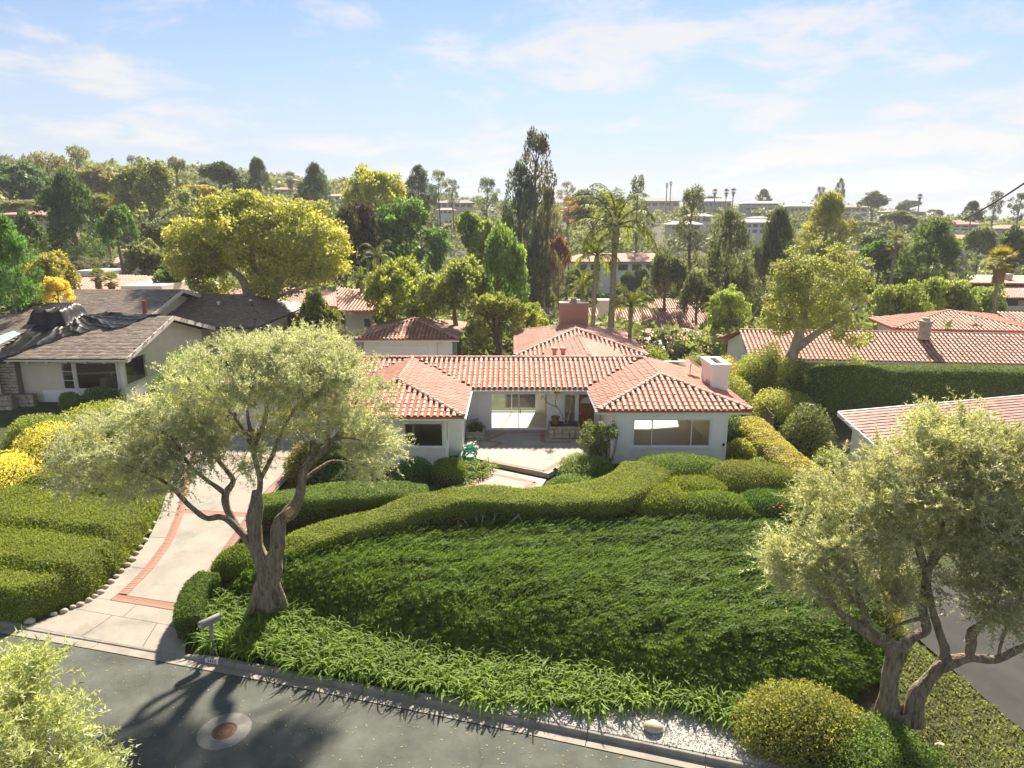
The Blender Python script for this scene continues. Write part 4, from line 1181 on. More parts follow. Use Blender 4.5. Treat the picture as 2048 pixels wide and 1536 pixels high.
mb.add([(gv, 51.0, 5.6), (gv, 61.0, 5.6), (gv, 56.0, 7.05), (gv-0.2, 51, 5.6), (gv-0.2, 61, 5.6), (gv-0.2, 56, 7.05)], [(0, 1, 2), (3, 5, 4), (0, 2, 5, 3), (2, 1, 4, 5)])
mb.build('wall', M['cream'], nh)
mb = MB(); mb.box(-28.6, gx+0.0, NWY-0.02, NWY-0.003, GZL-0.3, 2.72); mb.box(gx+0.003, gx+0.02, NWY, 51.4, GZL-0.6, 2.85)
mb.build('white_patch', M['stucco'], nh)
window(nh, (-27.35, NWY), (-26.62, NWY), 2.75, 4.45, rails=(0.33, 0.66), frame='frame')
window(nh, (-26.5, NWY), (-23.95, NWY), 2.75, 4.45)
window(nh, (gx, NWY+0.35), (gx, NWY+2.8), 2.9, 4.5)
window(nh, (-33.0, 39.3), (-31.0, 39.3), 2.75, 4.35, (0.5,), rails=(0.33, 0.66))
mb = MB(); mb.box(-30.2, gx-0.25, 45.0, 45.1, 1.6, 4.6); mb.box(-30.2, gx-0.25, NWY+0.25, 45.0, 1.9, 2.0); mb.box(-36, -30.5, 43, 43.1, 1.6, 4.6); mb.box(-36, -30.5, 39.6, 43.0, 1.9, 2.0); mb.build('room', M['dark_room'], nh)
mb = MB(); mb.box(-26.2, -24.3, 42.2, 42.9, 2.0, 3.05); mb.box(-25.6, -25.5, 42.4, 42.5, 3.05, 3.4); mb.build('counter', M['wood_fence'], nh)
mb = MB(); mb.box(gx-0.12, gx+0.05, NWY-0.06, NWY+0.12, GZL-0.2, 4.6); mb.build('corner_post', M['white'], nh)
mb = MB()
def rake(a, b): mb.bar((a[0], a[1], a[2]-0.12), (b[0], b[1], b[2]-0.12), 0.06, 0.28)
rake((X1+0.03, fe, ze_), (X1+0.03, rdg, zr_)); rake((X1+0.03, be, ze_), (X1+0.03, rdg, zr_)); rake((-26.87, 50, 5.75), (-26.87, 56, 7.3)); rake((-26.87, 62, 5.75), (-26.87, 56, 7.3)); rake((-30.87, 38.5, 4.7), (-30.87, 40.6, 5.26))
mb.bar((-31, fe-0.02, ze_-0.11), (X1, fe-0.02, ze_-0.11), 0.04, 0.1); mb.bar((-44, 38.48, 4.58), (-30.9, 38.48, 4.58), 0.04, 0.12)
mb.build_boxes('rake_board', simple('pinkish_white', (0.72, 0.64, 0.58), 0.7), nh)
for k in range(7):
    x = -30.0+k*1.15
    mb = MB(); mb.box(x-0.06, x+0.06, fe+0.05, NWY+0.1, ze_-0.3, ze_-0.15); mb.build('rafter_tail', M['cream'], nh)
for k, (x, y, z) in enumerate(((-27.5, 51.0, 6.0), )):
    mb = MB(); mb.tube([(x, y, z), (x, y, z+0.95)], [0.16, 0.14], 10); mb.build('vent_pipe', M['pot'], nh)
for (x, y, z) in ((-24.6, 57.2, 5.7), (-22.2, 58.0, 5.8), (-21.2, 56.0, 5.0)):
    mb = MB(); mb.tube([(x, y, z), (x, y, z+0.35)], [0.09, 0.09], 8); mb.lathe([(0.1, 0.35), (0.17, 0.37), (0.1, 0.47)], (x, y, z), 8); mb.build('roof_vent', M['white'], nh)
for k in range(2):
    mb = MB(); y = 42.2+k*0.75; mb.box(gx+0.022, gx+0.04, y, y+0.55, 1.75, 2.0); mb.build('crawl_vent', M['black'], nh)
for x in (-19.9,):
    for k in range(3):
        mb = MB(); y = 55.5+k*1.2; mb.box(-21.6, -21.57, y, y+0.8, 3.2, 4.0); mb.build('rear_window', M['far_glass'], nh)

# stone pier and stone base wall, stones one by one
pier = empty('stone_wall', (-30.6, 40, GZL-0.3), 'stacked beige stone pier and low wall under the tarp on the left', 'stone wall')
mb = MB(); mb.box(-30.75, -29.75, 39.95, 40.39, GZL-0.5, 4.55); mb.box(-40, -29.5, 39.0, 39.28, GZL-0.8, GZL+0.75); mb.box(-30.9, -28.7, 39.6, 39.94, GZL-0.8, GZL+0.62)
mb.build('core', simple('stone_mortar', (0.19, 0.165, 0.13), 0.95), pier)
def stone_faces(parent, x0, x1, z0, z1, y, rows, wmin, wmax):
    z = z0; hrow = (z1-z0)/rows
    while z < z1-0.03:
        h = min(hrow*rng.uniform(0.75, 1.3), z1-z); x = x0
        while x < x1-0.05:
            w = min(rng.uniform(wmin, wmax), x1-x)
            if x1-x-w < 0.12: w = x1-x
            j = lambda: rng.normal(0, 0.022)
            d = rng.uniform(0.03, 0.09); c = 0.014
            q = [(x+c+j()*.5, z+c+j()*.5), (x+w*0.5, z+c+j()), (x+w-c+j()*.5, z+c+j()*.5), (x+w-c, z+h*0.5), (x+w-c+j()*.5, z+h-c+j()*.5), (x+w*0.5, z+h-c+j()), (x+c+j()*.5, z+h-c+j()*.5), (x+c, z+h*0.5)]
            cx_, cz_ = x+w/2, z+h/2
            V = [(a, y, b) for a, b in q] + [(cx_+(a-cx_)*0.8, y-d, cz_+(b-cz_)*0.8) for a, b in q]
            F = [(i, (i+1) % 8, 8+(i+1) % 8, 8+i) for i in range(8)] + [tuple(range(8, 16))]
            m2 = MB(); m2.add(V, F); m2.build('stone', M['stone'], parent)
            x += w
        z += h
stone_faces(pier, -30.75, -29.75, GZL+0.62, 4.5, 39.945, 11, 0.25, 0.7)
stone_faces(pier, -30.9, -28.7, GZL-0.5, GZL+0.62, 39.595, 4, 0.35, 0.8)
stone_faces(pier, -36.0, -29.6, GZL-0.5, GZL+0.72, 38.995, 4, 0.35, 0.9)

# black tarp draped over ridge and chimney
tz = []
def roofA(x, y):
    return np.where(y <= rdg, ze_ + (y-fe)*(zr_-ze_)/(rdg-fe), zr_ - (y-rdg)*(zr_-ze_)/(be-rdg))
nxT, nyT = 200, 130
Xg, Yg = np.meshgrid(np.linspace(-31.6, -23.9, nxT), np.linspace(39.2, 46.6, nyT))
ybot = np.interp(Xg, [-31.6, -31.2, -30.3, -29.6, -28.5, -27.3, -26.6, -25.4, -24.8, -23.9], [40.5, 39.6, 39.3, 40.3, 42.0, 43.3, 43.7, 43.6, 45.0, 45.9])
ybot = ybot + 0.18*np.sin(Xg*5.1)+0.1*np.sin(Xg*11.3)
inside = Yg > ybot
hump = 0.8*smoothstep(-31.7, -31.2, Xg)*smoothstep(-28.9, -29.5, Xg)*smoothstep(43.9, 44.3, Yg)
th_ = np.arctan2(Yg-46.3, Xg+30.0); rad_ = np.hypot(Yg-46.3, Xg+30.0); pg = np.stack([Xg, Yg], -1)
fold = np.abs(np.sin(th_*7.5 + 1.1*wob(pg, 0.7) + 0.25*rad_)); fold2 = np.abs(np.sin(th_*17 + 1.7*wob(pg, 1.6, 1) - 0.4*rad_))
Zg = roofA(Xg, Yg) + 0.06 + hump + 0.20*(1-fold)**1.6*smoothstep(0.9, 2.4, rad_)*(0.35+0.65*smoothstep(6, 2, rad_)) + 0.06*(1-fold2)**2 + 0.05*np.abs(wob(pg, 2.4, 2)) + 0.012*wob(pg, 6.0, 3)
Zg = np.maximum(Zg, roofA(Xg, np.maximum(Yg, fe))+0.055)
Zg = np.where(Yg < fe, Zg - (fe-Yg)*0.9, Zg)
idx = (np.arange(nyT-1)[:, None]*nxT + np.arange(nxT-1)[None])
ok = inside[:-1, :-1] & inside[1:, 1:] & inside[:-1, 1:] & inside[1:, :-1]
ii = idx[ok]
tp = np_obj('tarp', np.stack([Xg, Yg, Zg], -1).reshape(-1, 3), np.stack([ii, ii+1, ii+nxT+1, ii+nxT], 1), M['tarp'], smooth=True, origin=(-28, 45, 6.5))
tag(tp, 'wrinkled black plastic tarp draped over the roof ridge of the left house', 'tarp')
mb = MB(); mb.slab([(-32.5, 41.3, 5.52), (-31.3, 40.5, 5.3), (-30.95, 42.6, 5.85), (-31.7, 43.0, 5.98)], 0.03)
tag(mb.build('roof_membrane', simple('pale_blue', (0.42, 0.5, 0.53), 0.6), None, origin=(-31.6, 42, 5.6)), 'pale blue sheet of roofing membrane sticking out beside the black tarp', 'sheet')

# ------------------------------------------------------------------ right neighbours
rn = empty('tile_house_right', (28, 48, 0.5), 'long house with pale red tile roof behind the tall clipped hedge on the right', 'house')
polys4 = [[(16.8, 47.6, 3.25), (44, 44.4, 3.25), (44, 48.6, 4.62), (17.4, 51.6, 4.62)], [(44, 53, 3.25), (17, 56, 3.25), (17.4, 51.6, 4.62), (44, 48.6, 4.62)]]
tile_roof(rn, polys4, [((17.4, 51.6, 4.62), (44, 48.6, 4.62))], 'tile_pink')
mb = MB(); mb.add([(17.5, 48.5, -0.5), (43, 45.4, -0.5), (43, 52.4, -0.5), (17.7, 55.2, -0.5), (17.5, 48.5, 3.2), (43, 45.4, 3.2), (43, 52.4, 3.2), (17.7, 55.2, 3.2)], [(0, 1, 5, 4), (1, 2, 6, 5), (2, 3, 7, 6), (3, 0, 4, 7)]); mb.build('wall', M['stucco'], rn)
mb = MB(); mb.add([(17.5, 48.5, 3.2), (17.7, 55.2, 3.2), (17.6, 51.6, 4.5), (17.7, 48.5, 3.2), (17.9, 55.2, 3.2), (17.8, 51.6, 4.5)], [(0, 2, 1), (3, 4, 5), (0, 3, 5, 2), (2, 5, 4, 1)]); mb.build('gable', M['stucco'], rn)
mb = MB(); mb.bar((16.8, 47.57, 3.13), (44, 44.37, 3.13), 0.05, 0.16); mb.build('fascia', M['white'], rn)
mb = MB(); mb.lathe([(0.42, -0.6), (0.40, 0.55), (0.5, 0.6), (0.5, 0.75), (0.25, 0.78), (0.25, 0.95)], (29.9, 49.0, 5.0), 10); c_ = mb.build('chimney', M['stone'], rn); tag(c_, 'round pale stone chimney on the ridge')
polys5 = [[(30.5, 54.0, 4.35), (41, 52.6, 4.35), (36.8, 57.5, 5.35)], [(41, 52.6, 4.35), (46, 60, 4.35), (36.8, 57.5, 5.35)], [(31.5, 60, 4.35), (30.5, 54, 4.35), (36.8, 57.5, 5.35)]]
tile_roof(rn, polys5, [((30.5, 54, 4.35), (36.8, 57.5, 5.35)), ((41, 52.6, 4.35), (36.8, 57.5, 5.35))], 'tile')
polys6 = [[(40.5, 53.5, 3.9), (52, 52.0, 3.9), (52, 57, 5.1), (41.5, 58.2, 5.1)]]
tile_roof(rn, polys6, None, 'tile_pink')
mb = MB(); mb.prism([(31.4, 54.8), (40.4, 53.6), (51, 53), (51, 59), (32, 59.3)], 1, 4.2); mb.build('rear_wall', M['cream'], rn)

rl = empty('low_house_right', (22, 30, 0.4), 'low house with flat reddish tile roof behind the right olive tree', 'house')
top0, top1 = np.array([16.4, 33.0, 3.4]), np.array([34.5, 38.1, 3.4])
ev0, ev1 = np.array([16.4, 25.6, 2.4]), np.array([36.5, 31.2, 2.4])
shingle_roof(rl, [[tuple(ev0), tuple(ev1), tuple(top1), tuple(top0)]], 'roof', 'tile_flat', 0.3, 0.28)
mb = MB(); mb.bar(top0+[0, 0.05, 0.0], top1+[0, 0.05, 0.0], 0.1, 0.1); mb.bar(ev0+[-0.03, 0, -0.06], top0+[-0.03, 0, -0.06], 0.06, 0.2); mb.bar(ev0+[0, -0.05, -0.1], ev1+[0, -0.05, -0.1], 0.05, 0.2); mb.build_boxes('fascia', M['white'], rl)
mb = MB(); mb.prism([(17, 26.4), (36, 31.7), (34, 37.4), (17, 32.6)], -0.2, [2.25, 2.3, 3.2, 3.2]); mb.build('wall', M['stucco'], rl)
# ------------------------------------------------------------------ rear neighbour (below, behind the palms)
rr = empty('rear_tile_house', (14, 80, -3), 'pink tile roofed house behind the palms and brick chimney', 'house')
polys8 = [[(1.5, 78.5, 0.62), (25.5, 78.5, 0.62), (24.5, 84.6, 2.05), (2.8, 84.6, 2.05)], [(25.5, 90.5, 0.62), (1.5, 90.5, 0.62), (2.8, 84.6, 2.05), (24.5, 84.6, 2.05)]]
tile_roof(rr, hip_roof(9.5, 24.2, 64.5, 77.5, 0.45, 0.19)[0], None, 'tile_pink')
polys9 = [[(17.5, 86.5, 1.6), (26.5, 86.5, 1.6), (26.5, 90.0, 2.55), (17.5, 90.0, 2.55)]]
tile_roof(rr, polys8, [((2.8, 84.6, 2.05), (24.5, 84.6, 2.05))], 'tile_pink')
tile_roof(rr, polys9, [((17.5, 90, 2.55), (26.5, 90, 2.55))], 'tile_pink')
mb = MB(); mb.box(2.6, 24.6, 79.3, 89.6, -3.6, 0.5); mb.box(10.3, 23.4, 65.3, 77, -3.6, 0.33); mb.build('wall', M['far_wall_grey'], rr)
mb = MB(); mb.box(7.0, 8.1, 82.6, 83.4, 1.0, 3.3); mb.box(6.9, 8.2, 82.5, 83.5, 3.3, 3.42); c_ = mb.build('chimney', M['stucco'], rr)
mb = MB(); mb.box(10.4, 11.6, 81.0, 82.2, 0.8, 3.4); mb.box(10.2, 11.8, 80.8, 82.4, 3.4, 3.6); mb.build('roof_turret', M['stucco'], rr)
mb = MB(); mb.bar((14.7, 70.9, 1.66), (14.7, 64.6, 0.66), 0.3, 0.12); mb.build('ridge_strip', M['white'], rr)
for (x, y) in ((13.2, 67.5), (13.0, 66.3)):
    mb = MB(); z = 0.45+0.19*(y-64.5); mb.slab([(x, y, z+0.12), (x+1.3, y, z+0.12), (x+1.3, y+0.7, z+0.25), (x, y+0.7, z+0.25)], 0.1); mb.build('skylight', M['far_glass'], rr)

# ------------------------------------------------------------------ left rear neighbours
lr = empty('tile_house_left_rear', (-22, 68, 0), 'pale red tile roofs under the big yellow-green tree', 'house')
def px_roof(corners): return [tuple(atY(x, y, Y)) for x, y, Y in corners]
p1_ = px_roof([(455, 617, 68), (648, 640, 64), (610, 585, 74), (455, 580, 74)])
p2_ = px_roof([(560, 606, 70), (735, 618, 66), (735, 585, 74), (600, 578, 76)])
p3_ = px_roof([(675, 622, 60), (752, 622, 60), (752, 588, 66), (672, 575, 68)])
p4_ = px_roof([(370, 606, 72), (470, 612, 72), (440, 575, 80), (390, 572, 80)])
for p_ in (p1_, p2_, p3_, p4_): tile_roof(lr, [p_], None, 'tile_pink')
mb = MB(); mb.prism([(-26, 71), (-19.5, 66.5), (-15.5, 66), (-12.7, 63), (-12.5, 68), (-26, 82)], -2, 2.6); mb.build('wall', M['cream'], lr)
mb = MB(); mb.prism([tuple(atY(690, 630, 62)[:2]), tuple(atY(748, 630, 61)[:2]), tuple(atY(748, 630, 64)[:2]), tuple(atY(690, 630, 65)[:2])], -2, float(atY(720, 624, 60.5)[2])-0.1); mb.build('side_wall', M['cream'], lr)
mb = MB(); a = atY(748, 640, 60.9); mb.box(a[0]-0.9, a[0]-0.4, 60.95, 60.99, a[2]-0.6, a[2]+0.1); mb.build('window', M['far_glass'], lr)

lh = empty('terrace_house_left', (-45, 78, 2), 'white house with pink tile roof and boxy white chimney beyond the shingle roof', 'house')
q1 = px_roof([(140, 582, 62), (330, 582, 62), (310, 555, 70), (160, 548, 72)])
q2 = px_roof([(150, 575, 66), (245, 560, 72), (215, 540, 80), (150, 545, 80)])
q3 = px_roof([(225, 528, 88), (292, 524, 88), (280, 516, 94), (232, 516, 94)])
for p_ in (q1, q2, q3): tile_roof(lh, [p_], None, 'tile_pink')
mb = MB()
a, b = atY(240, 572, 61.5), atY(322, 573, 61.5); mb.box(a[0], b[0], 61.6, 70, -1, a[2]); mb.build('wall', M['stucco'], lh)
mb = MB(); a, b = atY(160, 545, 70), atY(205, 558, 70); mb.box(a[0], b[0], 70, 73, b[2], a[2]); mb.box(a[0]-0.2, b[0]+0.2, 69.8, 73.2, a[2], a[2]+0.2); mb.build('roof_box', M['stucco'], lh)
mb = MB(); a, b = atY(238, 500, 88), atY(262, 526, 88); mb.box(a[0], b[0], 88, 90.5, b[2]-1, a[2]); mb.build('chimney', M['cream'], lh)
mb = MB(); a, b = atY(228, 530, 87.5), atY(285, 545, 87.5); mb.box(a[0], b[0], 88.2, 93, b[2]-2, atY(228, 527, 88)[2]-0.1); mb.build('upper_wall', M['cream'], lh)

# ------------------------------------------------------------------ far houses: each with walls, roof and windows
def far_house(x0, x1, y0, y1, Y, wall, roof, nwin, label, name='hillside_house', storeys=1, group='houses on the far hillside', over=0.8, roof_h=1.0, balcony=False, depth=9):
    a, b = atY(x0, y0, Y), atY(x1, y1, Y)
    xa, xb = a[0], b[0]; zt, zb = a[2], b[2]
    h = empty(name, ((xa+xb)/2, Y, zb), label, 'house', group)
    rh = min(roof_h, (zt-zb)*0.4)
    zw = zt-rh
    m_ = MB(); m_.box(xa, xb, Y, Y+depth, zb-4, zw); m_.build('wall', M[wall], h)
    m_ = MB()
    lo = [(xa-over, Y-over), (xb+over, Y-over), (xb+over, Y+depth+over), (xa-over, Y+depth+over)]
    k = min(depth/2, (xb-xa)/2)*0.8
    hi = [(xa+k*0.5, Y+depth*0.5-0.2), (xb-k*0.5, Y+depth*0.5-0.2), (xb-k*0.5, Y+depth*0.5+0.2), (xa+k*0.5, Y+depth*0.5+0.2)]
    V = [(*p, zw) for p in lo] + [(*p, zw+0.25) for p in lo] + [(*p, zt+0.25) for p in hi]
    m_.add(V, [(3, 2, 1, 0)] + [(i, (i+1) % 4, 4+(i+1) % 4, 4+i) for i in range(4)] + [(4+i, 4+(i+1) % 4, 8+(i+1) % 4, 8+i) for i in range(4)] + [(8, 9, 10, 11)])
    m_.build('roof', M[roof], h)
    hs = (zw-zb)/storeys
    for s_ in range(storeys):
        for i in range(nwin):
            f0 = (i+0.16)/nwin; f1 = (i+0.84)/nwin
            m_ = MB(); m_.box(xa+(xb-xa)*f0, xa+(xb-xa)*f1, Y-0.06, Y-0.02, zb+hs*(s_+0.22), zb+hs*(s_+0.82)); m_.build('window', M['far_glass'], h)
        if balcony and s_ > 0:
            m_ = MB(); m_.box(xa-0.3, xb+0.3, Y-1.5, Y-0.08, zb+hs*s_-0.15, zb+hs*s_+0.02); m_.box(xa-0.3, xb+0.3, Y-1.5, Y-1.42, zb+hs*s_+0.02, zb+hs*s_+0.9); m_.build('balcony', M[wall], h)
    return h
far_house(1290, 1358, 396, 414, 330, 'far_wall_warm', 'far_roof_grey', 5, 'beige low house with grey roof left of the distant ridge row', roof_h=2.0)
far_house(1408, 1462, 398, 415, 335, 'far_wall_grey', 'far_roof_pale', 6, 'long grey house with pale flat roof on the distant ridge', roof_h=1.2)
far_house(1492, 1556, 403, 422, 315, 'far_wall_grey', 'far_roof_pale', 6, 'glass fronted two storey house with balcony on the distant ridge', storeys=2, balcony=True, roof_h=1.0)
far_house(1582, 1628, 407, 428, 315, 'far_wall', 'far_roof_pale', 6, 'white house with tall dark windows and tan roof on the distant ridge', roof_h=1.4)
far_house(1688, 1735, 410, 434, 300, 'far_wall', 'far_roof_grey', 3, 'white two storey house with chimney behind the conical tree, far right', storeys=2, roof_h=1.2)
far_house(1476, 1545, 440, 468, 240, 'far_wall', 'far_roof_pale', 5, 'white stepped house with square windows halfway up the far slope', storeys=2, roof_h=1.0)
far_house(1508, 1540, 434, 444, 250, 'far_wall_grey', 'far_roof_grey', 3, 'small grey upper block just behind the stepped white house')
far_house(1384, 1422, 428, 446, 260, 'far_wall_grey', 'far_roof_pale', 2, 'small pale roofed house above the sparse pine on the far slope')
far_house(1342, 1402, 444, 462, 240, 'far_wall_warm', 'far_roof_pale', 3, 'cream house partly hidden behind the sparse pine, lower far slope')
far_house(870, 945, 401, 416, 260, 'far_wall_grey', 'far_roof_grey', 6, 'flat roofed white house with a window band left of the tall pine', roof_h=1.2)
far_house(876, 905, 417, 428, 245, 'far_wall', 'far_roof_red', 3, 'small tan roofed pavilion below the flat roofed house')
far_house(1150, 1342, 512, 545, 130, 'stucco', 'far_roof_red', 7, 'white bungalow with red tile roof between the palm trunks', roof_h=2.2, depth=11)
far_house(1700, 1735, 505, 512, 180, 'far_wall_warm', 'far_roof_red', 2, 'tiny red roof peeping out left of the fan palm')
far_house(1775, 1830, 503, 516, 190, 'far_wall_warm', 'far_roof_red', 3, 'low red roof just behind the bushy pine on the right')
far_house(1920, 1985, 472, 490, 190, 'far_wall', 'far_roof_red', 4, 'white house with red roof and arched bay above the right pepper trees', roof_h=1.8)
far_house(1905, 1955, 442, 462, 230, 'far_wall', 'far_roof_red', 3, 'pink roofed villa with a pale terrace, upper far right', storeys=2, roof_h=1.5)
far_house(2005, 2060, 452, 468, 220, 'far_wall_warm', 'far_roof_red', 5, 'tan row house cut by the right edge of the photo', roof_h=1.5)
far_house(1780, 1850, 420, 432, 320, 'far_wall_warm', 'far_roof_grey', 3, 'brown bungalow under the single tall palm on the skyline', roof_h=1.6)
far_house(395, 425, 340, 356, 330, 'far_wall', 'far_roof_grey', 3, 'white hilltop house between the willow and the dark pines')
far_house(470, 500, 338, 352, 340, 'far_wall', 'far_roof_grey', 3, 'pale hilltop house behind the dark pine on the left skyline')
far_house(548, 590, 357, 368, 300, 'far_wall', 'far_roof_red', 4, 'white hillside house under the skyline palm, left of the blue-green pine')
far_house(545, 590, 375, 392, 270, 'far_wall', 'far_roof_red', 3, 'lower white hillside house right beneath the skyline palm')
far_house(655, 690, 388, 402, 260, 'far_wall', 'far_roof_red', 3, 'white house peeping out right of the blue-green pine')
far_house(45, 80, 336, 346, 330, 'far_wall', 'far_roof_red', 3, 'white house with red roof on the skyline at the far left')
far_house(0, 82, 424, 445, 105, 'far_wall_warm', 'far_roof_red', 4, 'glazed pavilion with shallow red gable at the left edge', roof_h=2.0)
# apartment block, far right
ap = empty('apartment_block', (52, 86, -4), 'beige three storey apartment block with tile roofs and balconies at the right edge', 'apartment block')
Ya = 84
def pbox(m_, x0, x1, y0, y1, Y0, Y1):
    a, b = atY(x0, y0, Y0), atY(x1, y1, Y0); m_.box(a[0], b[0], Y0, Y1, b[2], a[2])
m_ = MB(); pbox(m_, 1990, 2090, 600, 660, 84, 92); pbox(m_, 1935, 2090, 572, 600, 88, 96); m_.build('wall', M['far_wall_warm'], ap)
ap_roofs = [px_roof([(1925, 566, 87), (2090, 568, 87), (2090, 551, 93), (1932, 551, 93)]), px_roof([(1985, 596, 82.5), (2090, 596, 82.5), (2090, 581, 88), (1940, 570, 88)])]
for p_ in ap_roofs: tile_roof(ap, [p_], None, 'tile_pink')
for (x0, x1, y0, y1, Yw) in ((2010, 2033, 600, 622, 84), (2015, 2030, 624, 642, 84), (2000, 2010, 570, 580, 88), (2040, 2060, 568, 578, 88), (2055, 2080, 602, 622, 84)):
    m_ = MB(); pbox(m_, x0, x1, y0, y1, Yw-0.08, Yw-0.03); m_.build('window', M['far_glass'], ap)
m_ = MB(); pbox(m_, 1995, 2090, 612, 622, 82.4, 82.5); pbox(m_, 1995, 2090, 621, 624, 82.4, 83.95); m_.build('balcony', M['far_wall_warm'], ap)
m_ = MB(); pbox(m_, 2012, 2024, 548, 565, 89, 91); m_.build('chimney', M['cream'], ap)

# utility cable crossing the upper right corner
ca, cb = atY(1925, 440, 70), atY(2160, 285, 45)
pts = [ca + (cb-ca)*t - np.array([0, 0, 0.35*4*t*(1-t)]) for t in np.linspace(0, 1, 40)]
m_ = MB(); m_.tube(pts, 0.075, 6)
tag(m_.build('utility_cable', M['wire'], None, origin=tuple(ca)), 'thick twisted overhead cable crossing the sky at upper right', 'cable')

# ------------------------------------------------------------------ foreground planting
def strap_clumps(cent, nl, L, r):
    """arching strap leaves; cent (n,3)"""
    Vs, Fs, vr = [], [], []; nv = 0
    n = len(cent)*nl
    base = np.repeat(cent, nl, 0) + np.c_[r.normal(0, 0.05, (n, 2)), np.zeros(n)]
    az = r.uniform(0, 2*math.pi, n); el = r.uniform(0.75, 1.45, n); Ln = L*r.uniform(0.65, 1.2, n); w = 0.019*r.uniform(0.8, 1.4, n)
    d = np.stack([np.cos(az), np.sin(az), np.zeros(n)], 1); sd = np.stack([-np.sin(az), np.cos(az), np.zeros(n)], 1)
    rows = []
    droop = r.uniform(1.0, 2.1, n)
    p = base.copy(); a = el.copy()
    rows.append((p.copy(), 0.55))
    for s, wf in ((0.36, 1.0), (0.36, 0.9), (0.28, 0.12)):
        p = p + (Ln*s)[:, None]*(d*np.cos(a)[:, None] + np.array([0, 0, 1.0])*np.sin(a)[:, None])
        rows.append((p.copy(), wf)); a = a - droop*0.55
    V = np.stack([q for (pp, wf) in rows for q in (pp - sd*(w*wf)[:, None], pp + sd*(w*wf)[:, None])], 1)  # n,8,3
    F = np.array([(0, 1, 3, 2), (2, 3, 5, 4), (4, 5, 7, 6)])[None] + (np.arange(n)*8)[:, None, None]
    var = np.clip(np.repeat(np.clip(0.5+0.3*wob(cent[:, :2], 0.8, 1), 0, 1), nl) + r.normal(0, 0.2, n), 0, 1)
    var = np.where(r.random(n) < 0.03, 1.0, var*0.9)
    return V.reshape(-1, 3), F.reshape(-1, 4), np.repeat(var, 3)

J_front = [(-9.9, 20.9), (-8.6, 20.4), (-6.9, 19.9), (-3.4, 18.3), (1.1, 17.3), (3.8, 16.4), (6.0, 15.8), (8.6, 15.6), (10.0, 16.6)]
J_back = [(11.3, 20.0), (10.6, 24.5), (9.0, 26.0), (5.4, 26.6), (3.0, 25.6), (0.0, 25.6), (-3.0, 25.0), (-5.4, 23.9), (-7.8, 21.9)]
JP = J_front + J_back
def J_top(x, y):
    d = poly_dist(x, y, J_front); 
    g_ = H(x, y)
    q_ = np.stack([x, y], -1); lump = 0.16*wob(q_, 0.9, 1) + 0.07*wob(q_, 2.6, 2) + 0.22*wob(np.stack([x*0.7+y*0.2, y*3.4-x*0.4], -1), 1.0, 3)
    return g_ + 0.12 + (0.95 + lump)*np.sqrt(np.clip(d/1.2, 0, 1))*(1-0.72*smoothstep(1.5, 6.5, d))
def heightfield(poly, zf, step=0.22, sink=0.0):
    xs_ = np.arange(min(p[0] for p in poly), max(p[0] for p in poly)+step, step); ys_ = np.arange(min(p[1] for p in poly), max(p[1] for p in poly)+step, step)
    X, Y = np.meshgrid(xs_, ys_); Z = zf(X, Y)-sink
    ins = in_poly(X, Y, poly); nx_ = len(xs_)
    idx = np.arange(len(ys_)-1)[:, None]*nx_ + np.arange(nx_-1)[None]
    ok = ins[:-1, :-1] | ins[1:, 1:] | ins[:-1, 1:] | ins[1:, :-1]
    Z = np.where(ins, Z, H(X, Y)-0.05)
    i = idx[ok]
    return np.stack([X, Y, Z], -1).reshape(-1, 3), np.stack([i, i+1, i+nx_+1, i+nx_], 1)
def sprays(P, N, r, L=0.26, flow=(0.9, -0.35, 0.15), fl=0.9, spread=0.5, W=0.05):
    """feathery juniper sprays, a stem and six side leaflets each"""
    n = len(P); flow = np.asarray(flow)
    U = norm(N*0.32 + flow*fl + rand_dirs(n, r)*spread)
    NN = norm(N + rand_dirs(n, r)*0.4); Sd = norm(np.cross(NN, U))
    Ls = L*r.uniform(0.6, 1.35, n)
    Vs, Fs = [], []; nv = 0
    blades = [(0.0, 1.0, 0.0)] + [(sg*(0.85-0.25*t), 0.42-0.22*t, 0.12+0.62*t) for t in (0.0, 0.5, 1.0) for sg in (1, -1)]
    for bi, (off, lf, st_) in enumerate(blades):
        V, F = leaf_quads(P + U*(Ls*st_)[:, None], U + Sd*off, NN, Ls*lf, (W*0.6 if bi == 0 else W*0.8)*r.uniform(0.8, 1.3, n))
        Vs.append(V); Fs.append(F+nv); nv += len(V)
    var = np.clip(0.40 + 0.28*wob(P, 1.2, 3) + r.normal(0, 0.2, n), 0, 1); var = np.where(r.random(n) < 0.012, 1.0, var)
    return np.concatenate(Vs), np.concatenate(Fs), np.tile(var, 7)
def juniper(name, poly, zf, n, color, label, seed, L=0.26, flow=(0.9, -0.35, 0.15), fl=0.9, sink=0.1, W=0.05):
    r = np.random.default_rng(seed)
    V, F = heightfield(poly, zf, 0.22, sink)
    Vf, Ff = heightfield(poly, zf, 0.16, 0.0)
    P, N = sample_tris(Vf, Ff, n, r); N = np.where(N[:, 2:] < 0, -N, N)
    ok = P[:, 2] > H(P[:, 0], P[:, 1])-0.02; P, N = P[ok], N[ok]
    P = P + N*(0.13*wob(P*[0.6, 1.6, 1], 3.0, 1) - 0.22*r.random(len(P))**1.5)[:, None]
    V2, F2, var = sprays(P, N, r, L, flow, fl, W=W)
    o = np_obj(name, np.vstack([V, V2]), [F, F2+len(V)], [M['hedge_core'], M['leaf_hedge']],
               var=np.concatenate([np.zeros(len(F)), var]), midx=np.concatenate([np.zeros(len(F), int), np.ones(len(F2), int)]), color=color)
    return tag(o, label, 'ground cover', kind='stuff')
